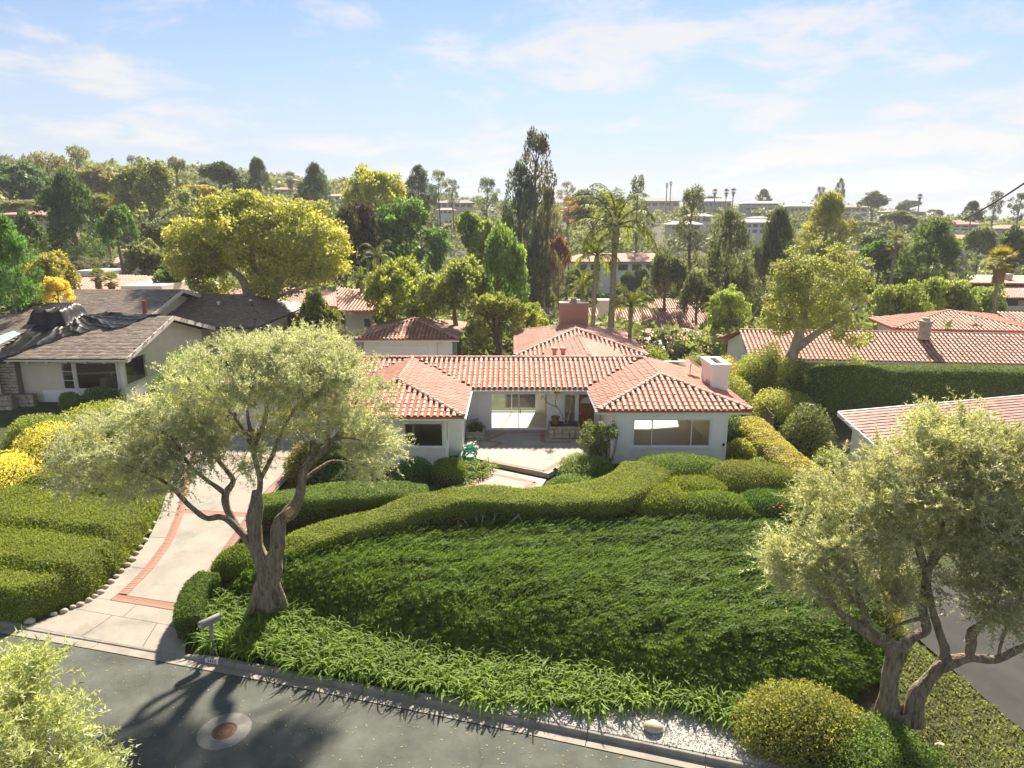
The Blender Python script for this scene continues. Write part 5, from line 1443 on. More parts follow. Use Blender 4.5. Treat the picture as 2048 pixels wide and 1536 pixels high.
juniper('juniper_ground_cover', JP, J_top, 48000, (0.085, 0.142, 0.024), 'dense dark green juniper covering the bank between street and hedge', 21, L=0.38, W=0.046, sink=0.28, flow=(0.95, -0.35, -0.05), fl=0.85)

# left bank juniper
JL_front = [(-26, 21.4), (-22, 20.55), (-18, 19.7), (-15.9, 19.75), (-14.7, 21.1), (-14.45, 23.0), (-14.75, 25.4), (-15.4, 27.6), (-16.4, 30.2), (-17.4, 32.5)]
JL = JL_front + [(-19.0, 31.5), (-20.4, 28.6), (-22.5, 26.2), (-27, 25.4)]
def JL_top(x, y):
    d = poly_dist(x, y, JL_front); t = np.stack([x, y], -1); n_ = road_an(x, y)[1] + 0.5*wob(t, 0.45) 
    stair = 0.26*(smoothstep(2.0, 2.45, n_) + smoothstep(4.3, 4.75, n_) + smoothstep(6.9, 7.3, n_)) - 0.075*n_
    return H(x, y) + 0.22 + (0.9+0.05*wob(t, 1.1, 3)+0.035*wob(t, 3.1, 1) + stair)*np.clip(d/0.42, 0, 1)**0.35
rJ = np.random.default_rng(22)
Vb, Fb = heightfield(JL, JL_top, 0.16, 0.05)
Vl, Fl, varl = shell_leaves(Vb, Fb, 105000, 0.085, 0.045, 0.95, 0.45, 0.3, 0.05, rJ)
ok_ = Vl.reshape(-1, 3, 3)[:, 0, 2] > H(Vl[::3, 0], Vl[::3, 1])+0.02
Vl = Vl.reshape(-1, 3, 3)[ok_].reshape(-1, 3); Fl = np.arange(len(Vl)).reshape(-1, 3); varl = varl[ok_]
o = np_obj('juniper_bank', np.vstack([Vb, Vl]), [Fb, Fl+len(Vb)], [M['hedge_green'], M['leaf_hedge']], var=np.concatenate([np.zeros(len(Fb)), varl]),
           midx=np.concatenate([np.zeros(len(Fb), int), np.ones(len(Fl), int)]), color=(0.16, 0.19, 0.03))
tag(o, 'stepped low clipped green planting on the left bank beside the driveway', 'ground cover', kind='stuff')

# strap leaved ground cover along the kerb
r = np.random.default_rng(31)
AG = []
kb = [road_xy(a, 0.62) for a in np.linspace(-1.55, 15.2, 40)]
AGP = [tuple(p) for p in kb] + [(7.6, 14.2), (7.4, 15.6)] + [(6.4, 16.3), (4.2, 16.9), (1.3, 17.7), (-3.0, 18.8), (-6.6, 20.5), (-8.6, 20.9), (-10.0, 21.0), (-10.55, 20.2), (-10.0, 18.9)]
cand = np.c_[r.uniform(-11, 12, 5200), r.uniform(12.5, 21.5, 5200)]
cand = cand[in_poly(cand[:, 0], cand[:, 1], AGP)]
# gravel pocket stays open, and the clipped corner hedge and tree boles keep their place
gravel_poly = [tuple(road_xy(a, n)) for a, n in ((5.2, 0.5), (8.2, 0.66), (10.4, 1.15), (11.7, 1.75), (13.2, 1.75), (14.3, 1.55), (15.0, 1.0), (15.6, 0.5))]
gravel_poly2 = [tuple(road_xy(a, n)) for a, n in ((5.0, 0.48), (8.2, 0.8), (10.4, 1.2), (11.7, 1.8), (13.2, 1.8), (14.3, 1.6), (15.2, 1.2), (16.6, 0.48))]
cand = cand[~in_poly(cand[:, 0], cand[:, 1], gravel_poly)]
cand = cand[np.hypot(cand[:, 0]+7.95, cand[:, 1]-19.95) > 0.55]
keep = []
for p in cand:
    if all((p[0]-q[0])**2 + (p[1]-q[1])**2 > 0.19**2 for q in keep[-400:]): keep.append(p)
cent = np.array(keep); cent = np.c_[cent, H(cent[:, 0], cent[:, 1])-0.01]
V, F, var = strap_clumps(cent, 32, 0.84, r)
o = np_obj('agapanthus_ground_cover', V, F, M['leaf_strap'], var=var, color=(0.12, 0.19, 0.022))
tag(o, 'bright green strap leaved plants massed along the kerb', 'ground cover', kind='stuff')

# gravel pocket with a rock
gp = MB(); gp.prism(gravel_poly2, -0.05, 0.165); go = gp.build('gravel_bed', M['gravel']); tag(go, kind='structure')
P = np.c_[r.uniform(-2, 8.5, 16000), r.uniform(12, 17, 16000)]; P = P[in_poly(P[:, 0], P[:, 1], gravel_poly2)][:3600]
den = 0.5+0.5*wob(P, 1.3, 2); P = P[r.random(len(P)) < 0.35+0.65*den]
oct_v = np.array([(1, 0, 0), (0, 1, 0), (-1, 0, 0), (0, -1, 0), (0, 0, 0.8), (0, 0, -0.6)]); oct_f = np.array([(0, 1, 4), (1, 2, 4), (2, 3, 4), (3, 0, 4), (1, 0, 5), (2, 1, 5), (3, 2, 5), (0, 3, 5)])
sz = r.uniform(0.012, 0.03, len(P)); an = r.uniform(0, 6.28, len(P))
ov = oct_v[None]*sz[:, None, None]*r.uniform(0.7, 1.3, (len(P), 6, 1))
ov = np.stack([ov[..., 0]*np.cos(an)[:, None]-ov[..., 1]*np.sin(an)[:, None], ov[..., 0]*np.sin(an)[:, None]+ov[..., 1]*np.cos(an)[:, None], ov[..., 2]], -1)
V = (ov + np.c_[P, np.full(len(P), 0.172)][:, None]).reshape(-1, 3); F = (oct_f[None] + (np.arange(len(P))*6)[:, None, None]).reshape(-1, 3)
tag(np_obj('white_gravel', V, F, M['pebble']), 'loose white gravel in the open pocket behind the kerb', 'gravel', kind='stuff')
def rock(name, p, s, seed, m='stone'):
    nl, nk = 10, 14; V = []; F = []
    for a in range(nl+1):
        th = math.pi*a/nl
        for k in range(nk):
            d = np.array([math.sin(th)*math.cos(2*math.pi*k/nk), math.sin(th)*math.sin(2*math.pi*k/nk), math.cos(th)])
            d = d*(1+0.22*float(wob(d*1.1, 1.2, seed)))
            V.append(np.asarray(p) + d*np.asarray(s))
    for a in range(nl):
        for k in range(nk): F.append((a*nk+k, (a+1)*nk+k, (a+1)*nk+(k+1) % nk, a*nk+(k+1) % nk))
    return np_obj(name, V, np.array(F), M[m], smooth=True, origin=p)
rp = atZ(1306, 1458, 0.2)
tag(rock('rock', (rp[0], rp[1], 0.25), (0.23, 0.2, 0.15), 2), 'pale rounded boulder alone on the white gravel by the kerb', 'rock')
rp = atZ(1852, 1492, 0.25); tag(rock('brick_shard', (rp[0], rp[1], float(H(rp[0], rp[1]))+0.05), (0.1, 0.07, 0.06), 1, 'brick'), 'small red brick shard on the ground at lower right', 'brick')
rp = atZ(1880, 1489, 0.25); tag(rock('pale_stone', (rp[0], rp[1], float(H(rp[0], rp[1]))+0.05), (0.12, 0.08, 0.06), 3), 'small white stone beside the brick shard at lower right', 'stone')

# ---- clipped hedges
def loft(path, prof, closed=False):
    """path: list of (x,y,zbase,width,height); rounded hedge section -> V,F"""
    P = np.asarray(path, float)
    Q = smooth_path(P[:, :3], 14); W_ = smooth_path(np.c_[P[:, 3:5], np.zeros(len(P))], 14)
    T = np.gradient(Q[:, :2], axis=0); T = norm(T); Nn = np.stack([-T[:, 1], T[:, 0]], 1)
    n = len(Q)
    V = []
    for i in range(n):
        w, h = W_[i, 0], W_[i, 1]
        e = 1.0
        # round the two ends
        s = min(i, n-1-i)/(n*0.07+1e-6)
        if s < 1: e = math.sqrt(max(0.02, 1-(1-s)**2))
        for k, (u, v) in enumerate(prof):
            x, y = Q[i, :2] + Nn[i]*u*w*0.5*e
            V.append((x, y, Q[i, 2] + v*h*(0.35+0.65*e)))
    m = len(prof)
    F = [(i*m+k, (i+1)*m+k, (i+1)*m+k+1, i*m+k+1) for i in range(n-1) for k in range(m-1)]
    return np.array(V), np.array(F)
PROF = [(-0.80, 0.0), (-0.92, 0.3), (-0.98, 0.6), (-0.985, 0.82), (-0.92, 0.93), (-0.75, 0.985), (-0.3, 1.0), (0.3, 1.0), (0.75, 0.985), (0.92, 0.93), (0.985, 0.82), (0.98, 0.6), (0.92, 0.3), (0.8, 0.0)]
def orient_out(V, F, c=None):
    # flip quads to point away from the object's core line
    return F
def hedge(name, V, F, n, color, label, cat='hedge', group=None, L=0.07, W=0.042, seed=1, parent_mat='leaf_hedge', lump=0.09, flip=False, core='twig_core', lift=0.2):
    r_ = np.random.default_rng(seed)
    V = np.asarray(V, float); F = np.asarray(F)
    c = V.mean(0)
    V = V + np.stack([wob(V, 1.6, 0), wob(V, 1.6, 1), wob(V, 1.6, 2)], 1)*lump + np.stack([wob(V, 4.3, 2), wob(V, 4.3, 3), wob(V, 4.3, 4)], 1)*lump*0.45
    P, N = sample_tris(V, F, 400, r_)
    if flip: F = F[:, ::-1]
    e = empty(name, (float(c[0]), float(c[1]), float(V[:, 2].min())), label, cat, group)
    Vc = V.copy(); 
    zf_ = V[F].mean(1)[:, 2]; relf = (zf_-V[:, 2].min())/(V[:, 2].max()-V[:, 2].min())
    np_obj('core', V, F, [M['hedge_green'] if core == 'twig_core' else M[core], M[core]], e, smooth=True, midx=(relf < 0.55).astype(int))
    V2, F2, var = shell_leaves(V, F, int(n*1.9), L, W, 1.0, 0.3, lift, 0.03, r_)
    # stray shoots the shears missed
    V3, F3, var3 = shell_leaves(V, F, int(n*0.05), L*2.3, W*0.8, 0.6, 1.2, 0.5, 0.02, r_)
    V2, F2, var = np.vstack([V2, V3]), np.vstack([F2, F3+len(V2)]), np.concatenate([var, np.clip(var3+0.15, 0, 1)])
    # clipped sides go bare and twiggy near the ground
    zc = V2.reshape(-1, 3, 3)[:, 0, 2]; z0_, z1_ = V[:, 2].min(), V[:, 2].max(); rel = (zc-z0_)/(z1_-z0_)
    keep_ = r_.random(len(rel)) < np.clip((rel-0.15)/0.5, 0.22, 1); V2 = V2.reshape(-1, 3, 3)[keep_].reshape(-1, 3); F2 = np.arange(len(V2)).reshape(-1, 3); var = var[keep_]
    np_obj('foliage', V2, F2, M[parent_mat], e, var=var, color=color)
    return e
def dome(c, s, seed=0, lump=0.12, nl=14, nk=24, flat=1.0, bottom=-0.45):
    V = []; F = []
    for a in range(nl+1):
        th = math.pi*a/nl*0.72
        for k in range(nk):
            d = np.array([math.sin(th)*math.cos(2*math.pi*k/nk), math.sin(th)*math.sin(2*math.pi*k/nk), math.cos(th)])
            q = d*(1+lump*float(wob(d*1.5+seed, 1.0, seed % 5)))
            q = np.sign(q)*np.abs(q)**flat
            V.append(np.asarray(c) + q*np.asarray(s))
    for a in range(nl):
        for k in range(nk): F.append((a*nk+k, (a+1)*nk+k, (a+1)*nk+(k+1) % nk, a*nk+(k+1) % nk))
    return np.array(V), np.array(F)
HC = (0.17, 0.20, 0.035)
# long wavy hedge along the top of the bank
wav = [(-8.3, 21.6, 0.75, 1.7, 1.0), (-6.6, 22.9, 0.85, 1.5, 1.1), (-5.0, 24.0, 0.95, 1.5, 1.05), (-3.6, 24.9, 1.0, 1.7, 1.1), (-1.6, 25.7, 1.05, 1.9, 1.1), (0.4, 25.9, 1.05, 1.9, 0.95), (2.2, 26.0, 1.05, 2.1, 0.98), (3.9, 26.3, 1.05, 2.3, 1.08), (5.2, 27.4, 1.05, 2.4, 1.1), (5.9, 28.8, 1.05, 2.4, 1.1), (6.2, 29.9, 1.05, 2.2, 1.05)]
V, F = loft(wav, PROF)
hedge('clipped_hedge', V, F, 52000, HC, 'long wavy clipped hedge along the top of the bank', seed=41, flip=True)
# branch stubs under the hedge front
hb = empty('hedge_twigs', (-1, 25, 1.0), 'bare grey twigs showing under the wavy hedge', 'twigs')
for i in range(14):
    x = -4.0+i*0.33+r.uniform(-0.2, 0.2); y = float(np.interp(x, [-5, -3.6, -1.6, 0.4, 2.2], [23.3, 24.05, 24.8, 24.95, 24.95])); z0 = 1.15
    m_ = MB(); p0 = np.array([x, y-0.05, z0]); p1 = p0 + np.array([r.normal(0, 0.2), 0.15, 0.3]); p2 = p1 + np.array([r.normal(0, 0.2), 0.12, 0.25])
    m_.tube([p0, p1, p2], [0.03, 0.022, 0.012], 6); m_.build('twig', M['bark_pale'], hb)
# hedge behind, left of the walk
bh = [(-10.6, 25.3, 0.75, 1.5, 1.2), (-8.8, 25.9, 0.9, 1.7, 1.1), (-6.6, 26.4, 0.95, 1.9, 1.05), (-4.8, 26.6, 1.0, 1.7, 0.95), (-3.4, 26.7, 1.0, 1.3, 0.85)]
V, F = loft(bh, PROF); hedge('clipped_hedge', V, F, 22000, (0.10, 0.15, 0.03), 'flat topped dark hedge behind the left olive trunk', seed=42, flip=True)
# cluster of low clipped mounds in front of the right wing
mounds = [((7.6, 29.6, 1.0), (2.6, 1.5, 1.15), 'broad clipped mound right under the picture window', (0.115, 0.175, 0.03)),
          ((10.6, 28.7, 0.9), (2.3, 1.5, 1.2), 'rounded clipped mound with a bare brown front below the house corner', (0.145, 0.165, 0.03)),
          ((7.7, 27.8, 0.95), (1.9, 1.2, 0.95), 'small clipped mound between the wavy hedge and the window mound', HC),
          ((8.3, 26.2, 0.9), (1.7, 1.15, 0.95), 'low clipped mound just above the juniper bank, right of the wavy hedge', (0.13, 0.18, 0.035)),
          ((10.5, 26.3, 0.85), (1.5, 1.15, 0.95), 'blue-green low mound with red blooms, right end of the hedge line', (0.075, 0.135, 0.04)),
          ((12.4, 26.9, 0.7), (1.5, 1.2, 1.0), 'yellow-green clipped mound nearest the right olive tree', (0.17, 0.18, 0.025)),
          ((6.0, 26.6, 0.95), (1.5, 1.25, 1.12), 'knob shaped end of the hedge where it turns to the house', HC)]
for i, (c_, s_, lb, cl) in enumerate(mounds):
    V, F = dome(c_, s_, i, 0.16, flat=0.85); hedge('clipped_mound', V, F, 15000, cl, lb, 'shrub', 'clipped mounds before the right wing', seed=50+i, lump=0.06)
fl = empty('red_blooms', (10.9, 25.7, 1.5), 'few small red blooms on the blue-green mound', 'flowers')
for i in range(7):
    m_ = MB(); q = (10.75+r.normal(0, 0.28), 25.6+r.normal(0, 0.12), 1.62+r.normal(0, 0.07)); m_.lathe([(0.02, -0.02), (0.06, 0.02), (0.03, 0.05)], q, 7); m_.build('bloom', M['flower'], fl)
# corner hedge by the mailbox
ck = [(-10.0, 18.75, 0.15, 0.75, 0.72), (-10.2, 19.3, 0.2, 0.8, 0.85), (-10.45, 20.3, 0.28, 0.8, 0.85), (-10.3, 21.2, 0.35, 0.9, 0.85)]
V, F = loft(ck, PROF); hedge('clipped_hedge', V, F, 9000, (0.075, 0.12, 0.025), 'short clipped hedge at the driveway corner behind the mailbox', seed=61, flip=True, lump=0.03)
V, F = dome((-9.6, 22.2, 0.7), (1.0, 1.0, 0.75), 4, 0.08); hedge('clipped_mound', V, F, 9000, (0.10, 0.145, 0.03), 'clipped mound left of the olive trunk beside the driveway', 'shrub', seed=62)

def shrub(name, c, s, n, color, label, L=0.08, W=0.05, seed=1, lump=0.2, group=None, matk='leaf', cat='shrub', spread=1.0, out=0.5, lay=3, nl=12):
    """loose shrub: several leaf shells over a dark heart"""
    r_ = np.random.default_rng(seed)
    e = empty(name, (c[0], c[1], c[2]), label, cat, group)
    V, F = dome(c, s, seed, lump, nl=nl); V = V + np.stack([wob(V, 2.2, 0), wob(V, 2.2, 1), wob(V, 2.2, 2)], 1)*0.09*max(s)
    cc = np.asarray(c)
    np_obj('core', cc + (V-cc)*0.74, F, M['hedge_core'], e, smooth=True)
    lv = Leaves()
    for k in range(lay):
        f = 1.0 - 0.1*k
        V2, F2, var = shell_leaves(cc + (V-cc)*f, F, n//lay, L, W, spread, out, 0.35, 0.06*max(s), r_)
        lv.add(V2, F2, var)
    # protruding sprigs
    lv.build('foliage', M[matk], e, color=color)
    return e
# bright shrubs along the left boundary
for i, (x, y, sx, sy, sz_, lb, cl) in enumerate([(-23.0, 28.7, 2.3, 2.2, 2.1, 'bright yellow-green shrub at the left edge above the bank', (0.34, 0.29, 0.02)),
        (-22.3, 32.0, 2.3, 2.2, 1.95, 'yellow-green clipped shrub second from the left edge', (0.26, 0.24, 0.018)), (-21.9, 35.0, 2.7, 2.0, 1.8, 'broad olive-green clipped shrub below the left house window', (0.17, 0.19, 0.02)),
        (-24.6, 34.0, 1.7, 1.5, 1.5, 'darker green clipped shrub between the two yellow shrubs', (0.13, 0.16, 0.02))]):
    shrub('boundary_shrub', (x, y, float(H(x, y))-0.1), (sx, sy, sz_), 16000, cl, lb, 0.10, 0.065, 70+i, 0.1, 'boundary shrubs left of the driveway')
# yellow-green bush bottom right
shrub('golden_bush', (7.3, 14.6, 0.2), (1.75, 1.3, 1.15), 26000, (0.13, 0.135, 0.02), 'golden tipped round bush by the kerb at lower right', 0.075, 0.05, 81, 0.16)
shrub('green_bush', (8.8, 13.6, 0.1), (1.5, 1.3, 0.85), 18000, (0.07, 0.115, 0.015), 'darker green low bush in front of the right olive trunks', 0.075, 0.05, 82, 0.14)
shrub('tall_bush', (11.2, 18.8, 0.4), (0.95, 1.0, 1.6), 9000, (0.16, 0.15, 0.02), 'yellowish bush between the right olive trunks and the asphalt', 0.08, 0.05, 83, 0.2)
shrub('side_shrub', (15.4, 30.6, 0.3), (1.3, 1.7, 1.9), 9000, (0.10, 0.125, 0.035), 'loose green shrub at the upper left corner of the low tile roof', 0.12, 0.07, 84, 0.25)
shrub('side_shrub', (15.3, 27.0, 0.3), (1.3, 1.5, 1.5), 8000, (0.13, 0.14, 0.04), 'olive-green shrub at the lower left corner of the low tile roof', 0.12, 0.07, 85, 0.25)
# ground cover at the right olive's foot
r9 = np.random.default_rng(90)
RG = [(9.7, 15.6), (12.1, 17.9), (12.7, 15.1), (13.5, 12.6), (16, 11.2), (12, 9.5), (9.6, 12.4), (9.2, 14.2)]
V, F = heightfield(RG, lambda x, y: H(x, y)+0.06+0.08*wob(np.stack([x, y], -1), 1.6, 2), 0.2)
V2, F2, var = shell_leaves(V, F, 17000, 0.085, 0.05, 1.0, 0.6, 0.5, 0.05, r9)
o = np_obj('ivy_ground_cover', np.vstack([V, V2]), [F, F2+len(V)], [M['soil'], M['leaf']], var=np.concatenate([np.zeros(len(F)), var]), midx=np.concatenate([np.zeros(len(F), int), np.ones(len(F2), int)]), color=(0.10, 0.12, 0.03))
tag(o, 'patchy dull green ground cover at the foot of the right olive', 'ground cover', kind='stuff')

# ---- planting round the patio
shrub('round_shrub', (-4.6, 30.2, 0.95), (1.05, 0.9, 0.95), 8000, (0.05, 0.11, 0.018), 'dark green rounded shrub below the left wing window', 0.075, 0.05, 101, 0.12)
V, F = dome((-2.95, 29.9, 1.35), (0.75, 0.7, 0.62), 3, 0.05, flat=0.75); hedge('clipped_drum', V, F, 7000, (0.13, 0.17, 0.03), 'drum shaped clipped shrub beside the entry walk', 'shrub', seed=102, lump=0.02)
def strap_thing(name, label, cx_, cy_, rad, n, L, color, seed, z=None):
    r_ = np.random.default_rng(seed); p = np.c_[cx_+r_.normal(0, rad, n), cy_+r_.normal(0, rad*0.8, n)]
    zz = H(p[:, 0], p[:, 1]) if z is None else np.full(n, z)
    V, F, var = strap_clumps(np.c_[p, zz], 22, L, r_)
    return tag(np_obj(name, V, F, M['leaf_strap'], var=var, color=color, origin=(cx_, cy_, float(zz.mean()))), label, 'plant')
strap_thing('daylily_clump', 'tall grassy green clump beside the coiled hose', -1.9, 31.1, 0.42, 22, 0.9, (0.15, 0.20, 0.02), 103)
strap_thing('daylily_clump', 'grassy green clump beside the drum shaped shrub', -2.3, 29.9, 0.35, 14, 0.75, (0.12, 0.18, 0.02), 104)
shrub('low_planting', (3.6, 31.2, 0.95), (1.5, 1.3, 0.65), 11000, (0.085, 0.125, 0.03), 'low mixed planting right of the patio step', 0.085, 0.05, 105, 0.25)
shrub('low_planting', (2.8, 29.4, 0.85), (1.3, 0.9, 0.6), 8000, (0.07, 0.11, 0.03), 'low dark planting behind the wavy hedge by the path light', 0.085, 0.05, 106, 0.25)
# multi-stemmed shrub against the right wing
ms = empty('patio_tree', (4.75, 31.9, 1.1), 'multi stemmed glossy shrub growing at the corner of the right wing', 'tree')
m_ = MB(); 
tips = []
for i in range(6):
    a = i*1.05+0.3; p0 = np.array([4.75+0.1*math.cos(a), 31.9+0.1*math.sin(a), 1.0]); p1 = p0+np.array([0.28*math.cos(a), 0.2*math.sin(a), 0.9]); p2 = p1+np.array([0.35*math.cos(a)-0.25, 0.2*math.sin(a), 0.7])
    P_, R_ = smooth_path([p0, p1, p2], 5, [0.055, 0.045, 0.02]); m_.tube(P_, R_, 6); tips.append(p2)
m_.build('trunk', M['bark_pale'], ms, smooth=True)
lv = Leaves(); r_ = np.random.default_rng(107)
for i in range(46):
    d = rand_dirs(1, r_)[0]; c_ = np.array([4.25, 31.75, 2.45]) + d*np.array([1.0, 0.8, 0.85])*r_.uniform(0.45, 1.0)
    n_ = 95; q = c_ + rand_dirs(n_, r_)*0.26*r_.random((n_, 1))**0.4
    V2, F2 = leaf_quads(q, rand_dirs(n_, r_)+d*0.6, rand_dirs(n_, r_)+[0, 0, 0.6], 0.11*r_.uniform(0.7, 1.3, n_), 0.055); lv.add(V2, F2, np.clip(0.45+r_.normal(0, 0.1)+r_.normal(0, 0.2, n_), 0, 1))
lv.build('crown', M['leaf'], ms, color=(0.085, 0.11, 0.03))

# stone planters, hose, spiky plant, path light
def planter(name, label, x0, x1, y0, y1, z0, z1, seed):
    e = empty(name, ((x0+x1)/2, (y0+y1)/2, z0), label, 'planter')
    m_ = MB(); m_.box(x0, x1, y0, y1, z0, z1-0.06); m_.build('core', simple('planter_mortar', (0.34, 0.29, 0.24), 0.95), e)
    m_ = MB(); m_.box(x0+0.12, x1-0.12, y0+0.12, y1-0.12, z1-0.061, z1-0.02); m_.build('soil_bed', M['soil'], e)
    stone_faces(e, x0, x1, z0, z1, y0-0.005, 3, 0.22, 0.5)
    return e
planter('stone_planter', 'pale stone faced planter box beside the front door', 2.02, 3.75, 35.7, 36.9, PZ, PZ+0.68, 1)
planter('stone_planter', 'low stone planter at the left end of the patio', -2.5, -1.5, 35.3, 36.8, PZ, PZ+0.5, 2)
pl = MB(); pl.lathe([(0.16, 0), (0.22, 0.42), (0.25, 0.44), (0.25, 0.5), (0.2, 0.5)], (2.4, 36.2, PZ+0.6), 12)
tag(pl.build('clay_pot', M['pot'], None, origin=(2.4, 36.2, PZ+0.6)), 'dark brown clay pot standing in the stone planter', 'pot')
def dracaena(name, label, stems, base, seed, color):
    e = empty(name, base, label, 'plant'); r_ = np.random.default_rng(seed); lv = Leaves(); m_ = MB()
    for pts_, nleaf in stems:
        P_ = smooth_path(pts_, 5); m_.tube(P_, np.linspace(0.04, 0.025, len(P_)), 6)
        if nleaf:
            tip = P_[-1]; d = norm(r_.normal(0, 1, (nleaf, 3))*[1, 1, 0.55]+[0, 0, 0.15])
            V2, F2 = leaf_quads(np.repeat(tip[None], nleaf, 0), d, rand_dirs(nleaf, r_)+[0, 0, 1], 0.42*r_.uniform(0.7, 1.2, nleaf), 0.05); lv.add(V2, F2, r_.random(nleaf))
    m_.build('stem', M['bark_pale'], e); lv.build('leaves', M['leaf_strap'], e, color=color)
pb = np.array([2.95, 36.3, PZ+0.6])
dracaena('dragon_plant', 'spindly spiky-headed plant in the stone planter by the door', [([pb, pb+[-0.25, 0, 0.7], pb+[-0.55, -0.1, 1.2], pb+[-0.5, -0.1, 1.9]], 46), ([pb+[-0.42, -0.05, 1.0], pb+[-1.0, 0, 1.25], pb+[-1.3, 0, 1.7]], 6), ([pb+[0.1, 0, 0], pb+[0.25, 0, 0.8], pb+[0.3, 0, 1.5]], 4)], tuple(pb), 5, (0.09, 0.10, 0.03))
shrub('planter_plant', (-2.05, 36.1, PZ+0.4), (0.4, 0.4, 0.5), 500, (0.10, 0.10, 0.05), 'small dry plant in the low stone planter', 0.12, 0.05, 108, 0.3)
hs = empty('garden_hose', (-2.15, 32.6, 1.2), 'coiled teal garden hose on the left edge of the patio', 'hose')
for i in range(9):
    c_ = np.array([-2.1+rng.normal(0, 0.05), 32.55+rng.normal(0, 0.05), 1.28+0.055*i]); rr_ = 0.34+rng.normal(0, 0.04)
    tl = rng.normal(0, 0.12, 2); pts = [c_ + np.array([rr_*math.cos(t), rr_*math.sin(t), tl[0]*math.cos(t)+tl[1]*math.sin(t)]) for t in np.linspace(0, 6.1, 22)]
    m_ = MB(); m_.tube(pts, 0.028, 6); m_.build('coil', M['hose'], hs, smooth=True)
pts = smooth_path([(-2.4, 32.5, 1.3), (-2.8, 32.2, 1.25), (-3.0, 32.6, 1.2), (-2.6, 33.1, 1.2)], 6); m_ = MB(); m_.tube(pts, 0.028, 6); m_.build('loose_end', M['hose'], hs)
pg_ = np.array([2.05, 30.35, 0.95]); pe = empty('path_light', tuple(pg_), 'small black path light at the corner of the patio step', 'light')
m_ = MB(); m_.tube([pg_, pg_+[0, 0, 0.42]], 0.02, 6); m_.build('post', M['black'], pe); m_ = MB(); m_.lathe([(0.13, 0.40), (0.03, 0.5), (0.02, 0.51)], pg_, 12); m_.build('cap', M['black'], pe)
rb_ = MB(); rb_.box(-2.55, -1.75, 33.7, 34.5, PZ, PZ+0.12); rb_.box(-2.35, -1.95, 33.9, 34.5, PZ+0.12, PZ+0.26)
tag(rb_.build('stone_step', M['stone'], None, origin=(-2.1, 34, PZ)), 'rough stone block step at the left of the patio', 'step')

# ---- mailbox
mp = np.array([-9.05, 18.25, 0.2])
mbx = empty('mailbox', tuple(mp), 'grey metal mailbox on a slim post at the driveway corner', 'mailbox')
m_ = MB(); m_.box(mp[0]-0.045, mp[0]+0.045, mp[1]-0.045, mp[1]+0.045, 0.0, 1.02); m_.build('post', M['metal'], mbx)
ax_ = norm(np.array([0.62, 0.78, 0])); sd_ = np.array([-ax_[1], ax_[0], 0]); c_ = mp + np.array([-0.02, 0.0, 0.82])
prof = [(-0.10, 0.0), (0.10, 0.0), (0.10, 0.13)] + [(0.10*math.cos(t), 0.13+0.075*math.sin(t)) for t in np.linspace(0.2, math.pi-0.2, 7)] + [(-0.10, 0.13)]
V = [c_ + ax_*e_ + sd_*a_ + np.array([0, 0, b_]) for e_ in (-0.30, 0.30) for a_, b_ in prof]; k = len(prof)
m_ = MB(); m_.add(V, [tuple(range(k)), tuple(range(k, 2*k))[::-1]] + [(i, k+i, k+(i+1) % k, (i+1) % k) for i in range(k)]); bx_ = m_.build('box', M['metal'], mbx)
V = [c_ + ax_*e_ + sd_*a_*0.97 + np.array([0, 0, b_*0.97+0.002]) for e_ in (-0.318, -0.302) for a_, b_ in prof]
m_ = MB(); m_.add(V, [tuple(range(k)), tuple(range(k, 2*k))[::-1]] + [(i, k+i, k+(i+1) % k, (i+1) % k) for i in range(k)]); m_.build('door', M['grey_metal'], mbx)
m_ = MB(); q = c_ - ax_*0.33 + np.array([0, 0, 0.15]); m_.obox(q, ax_*0.012, sd_*0.03, (0, 0, 0.012)); m_.build('latch', M['black'], mbx)
m_ = MB(); q = c_ + sd_*0.11 + np.array([0, 0, 0.09]); m_.obox(q, ax_*0.05, sd_*0.005, (0, 0, 0.02)); m_.build('flag', M['rust'], mbx)

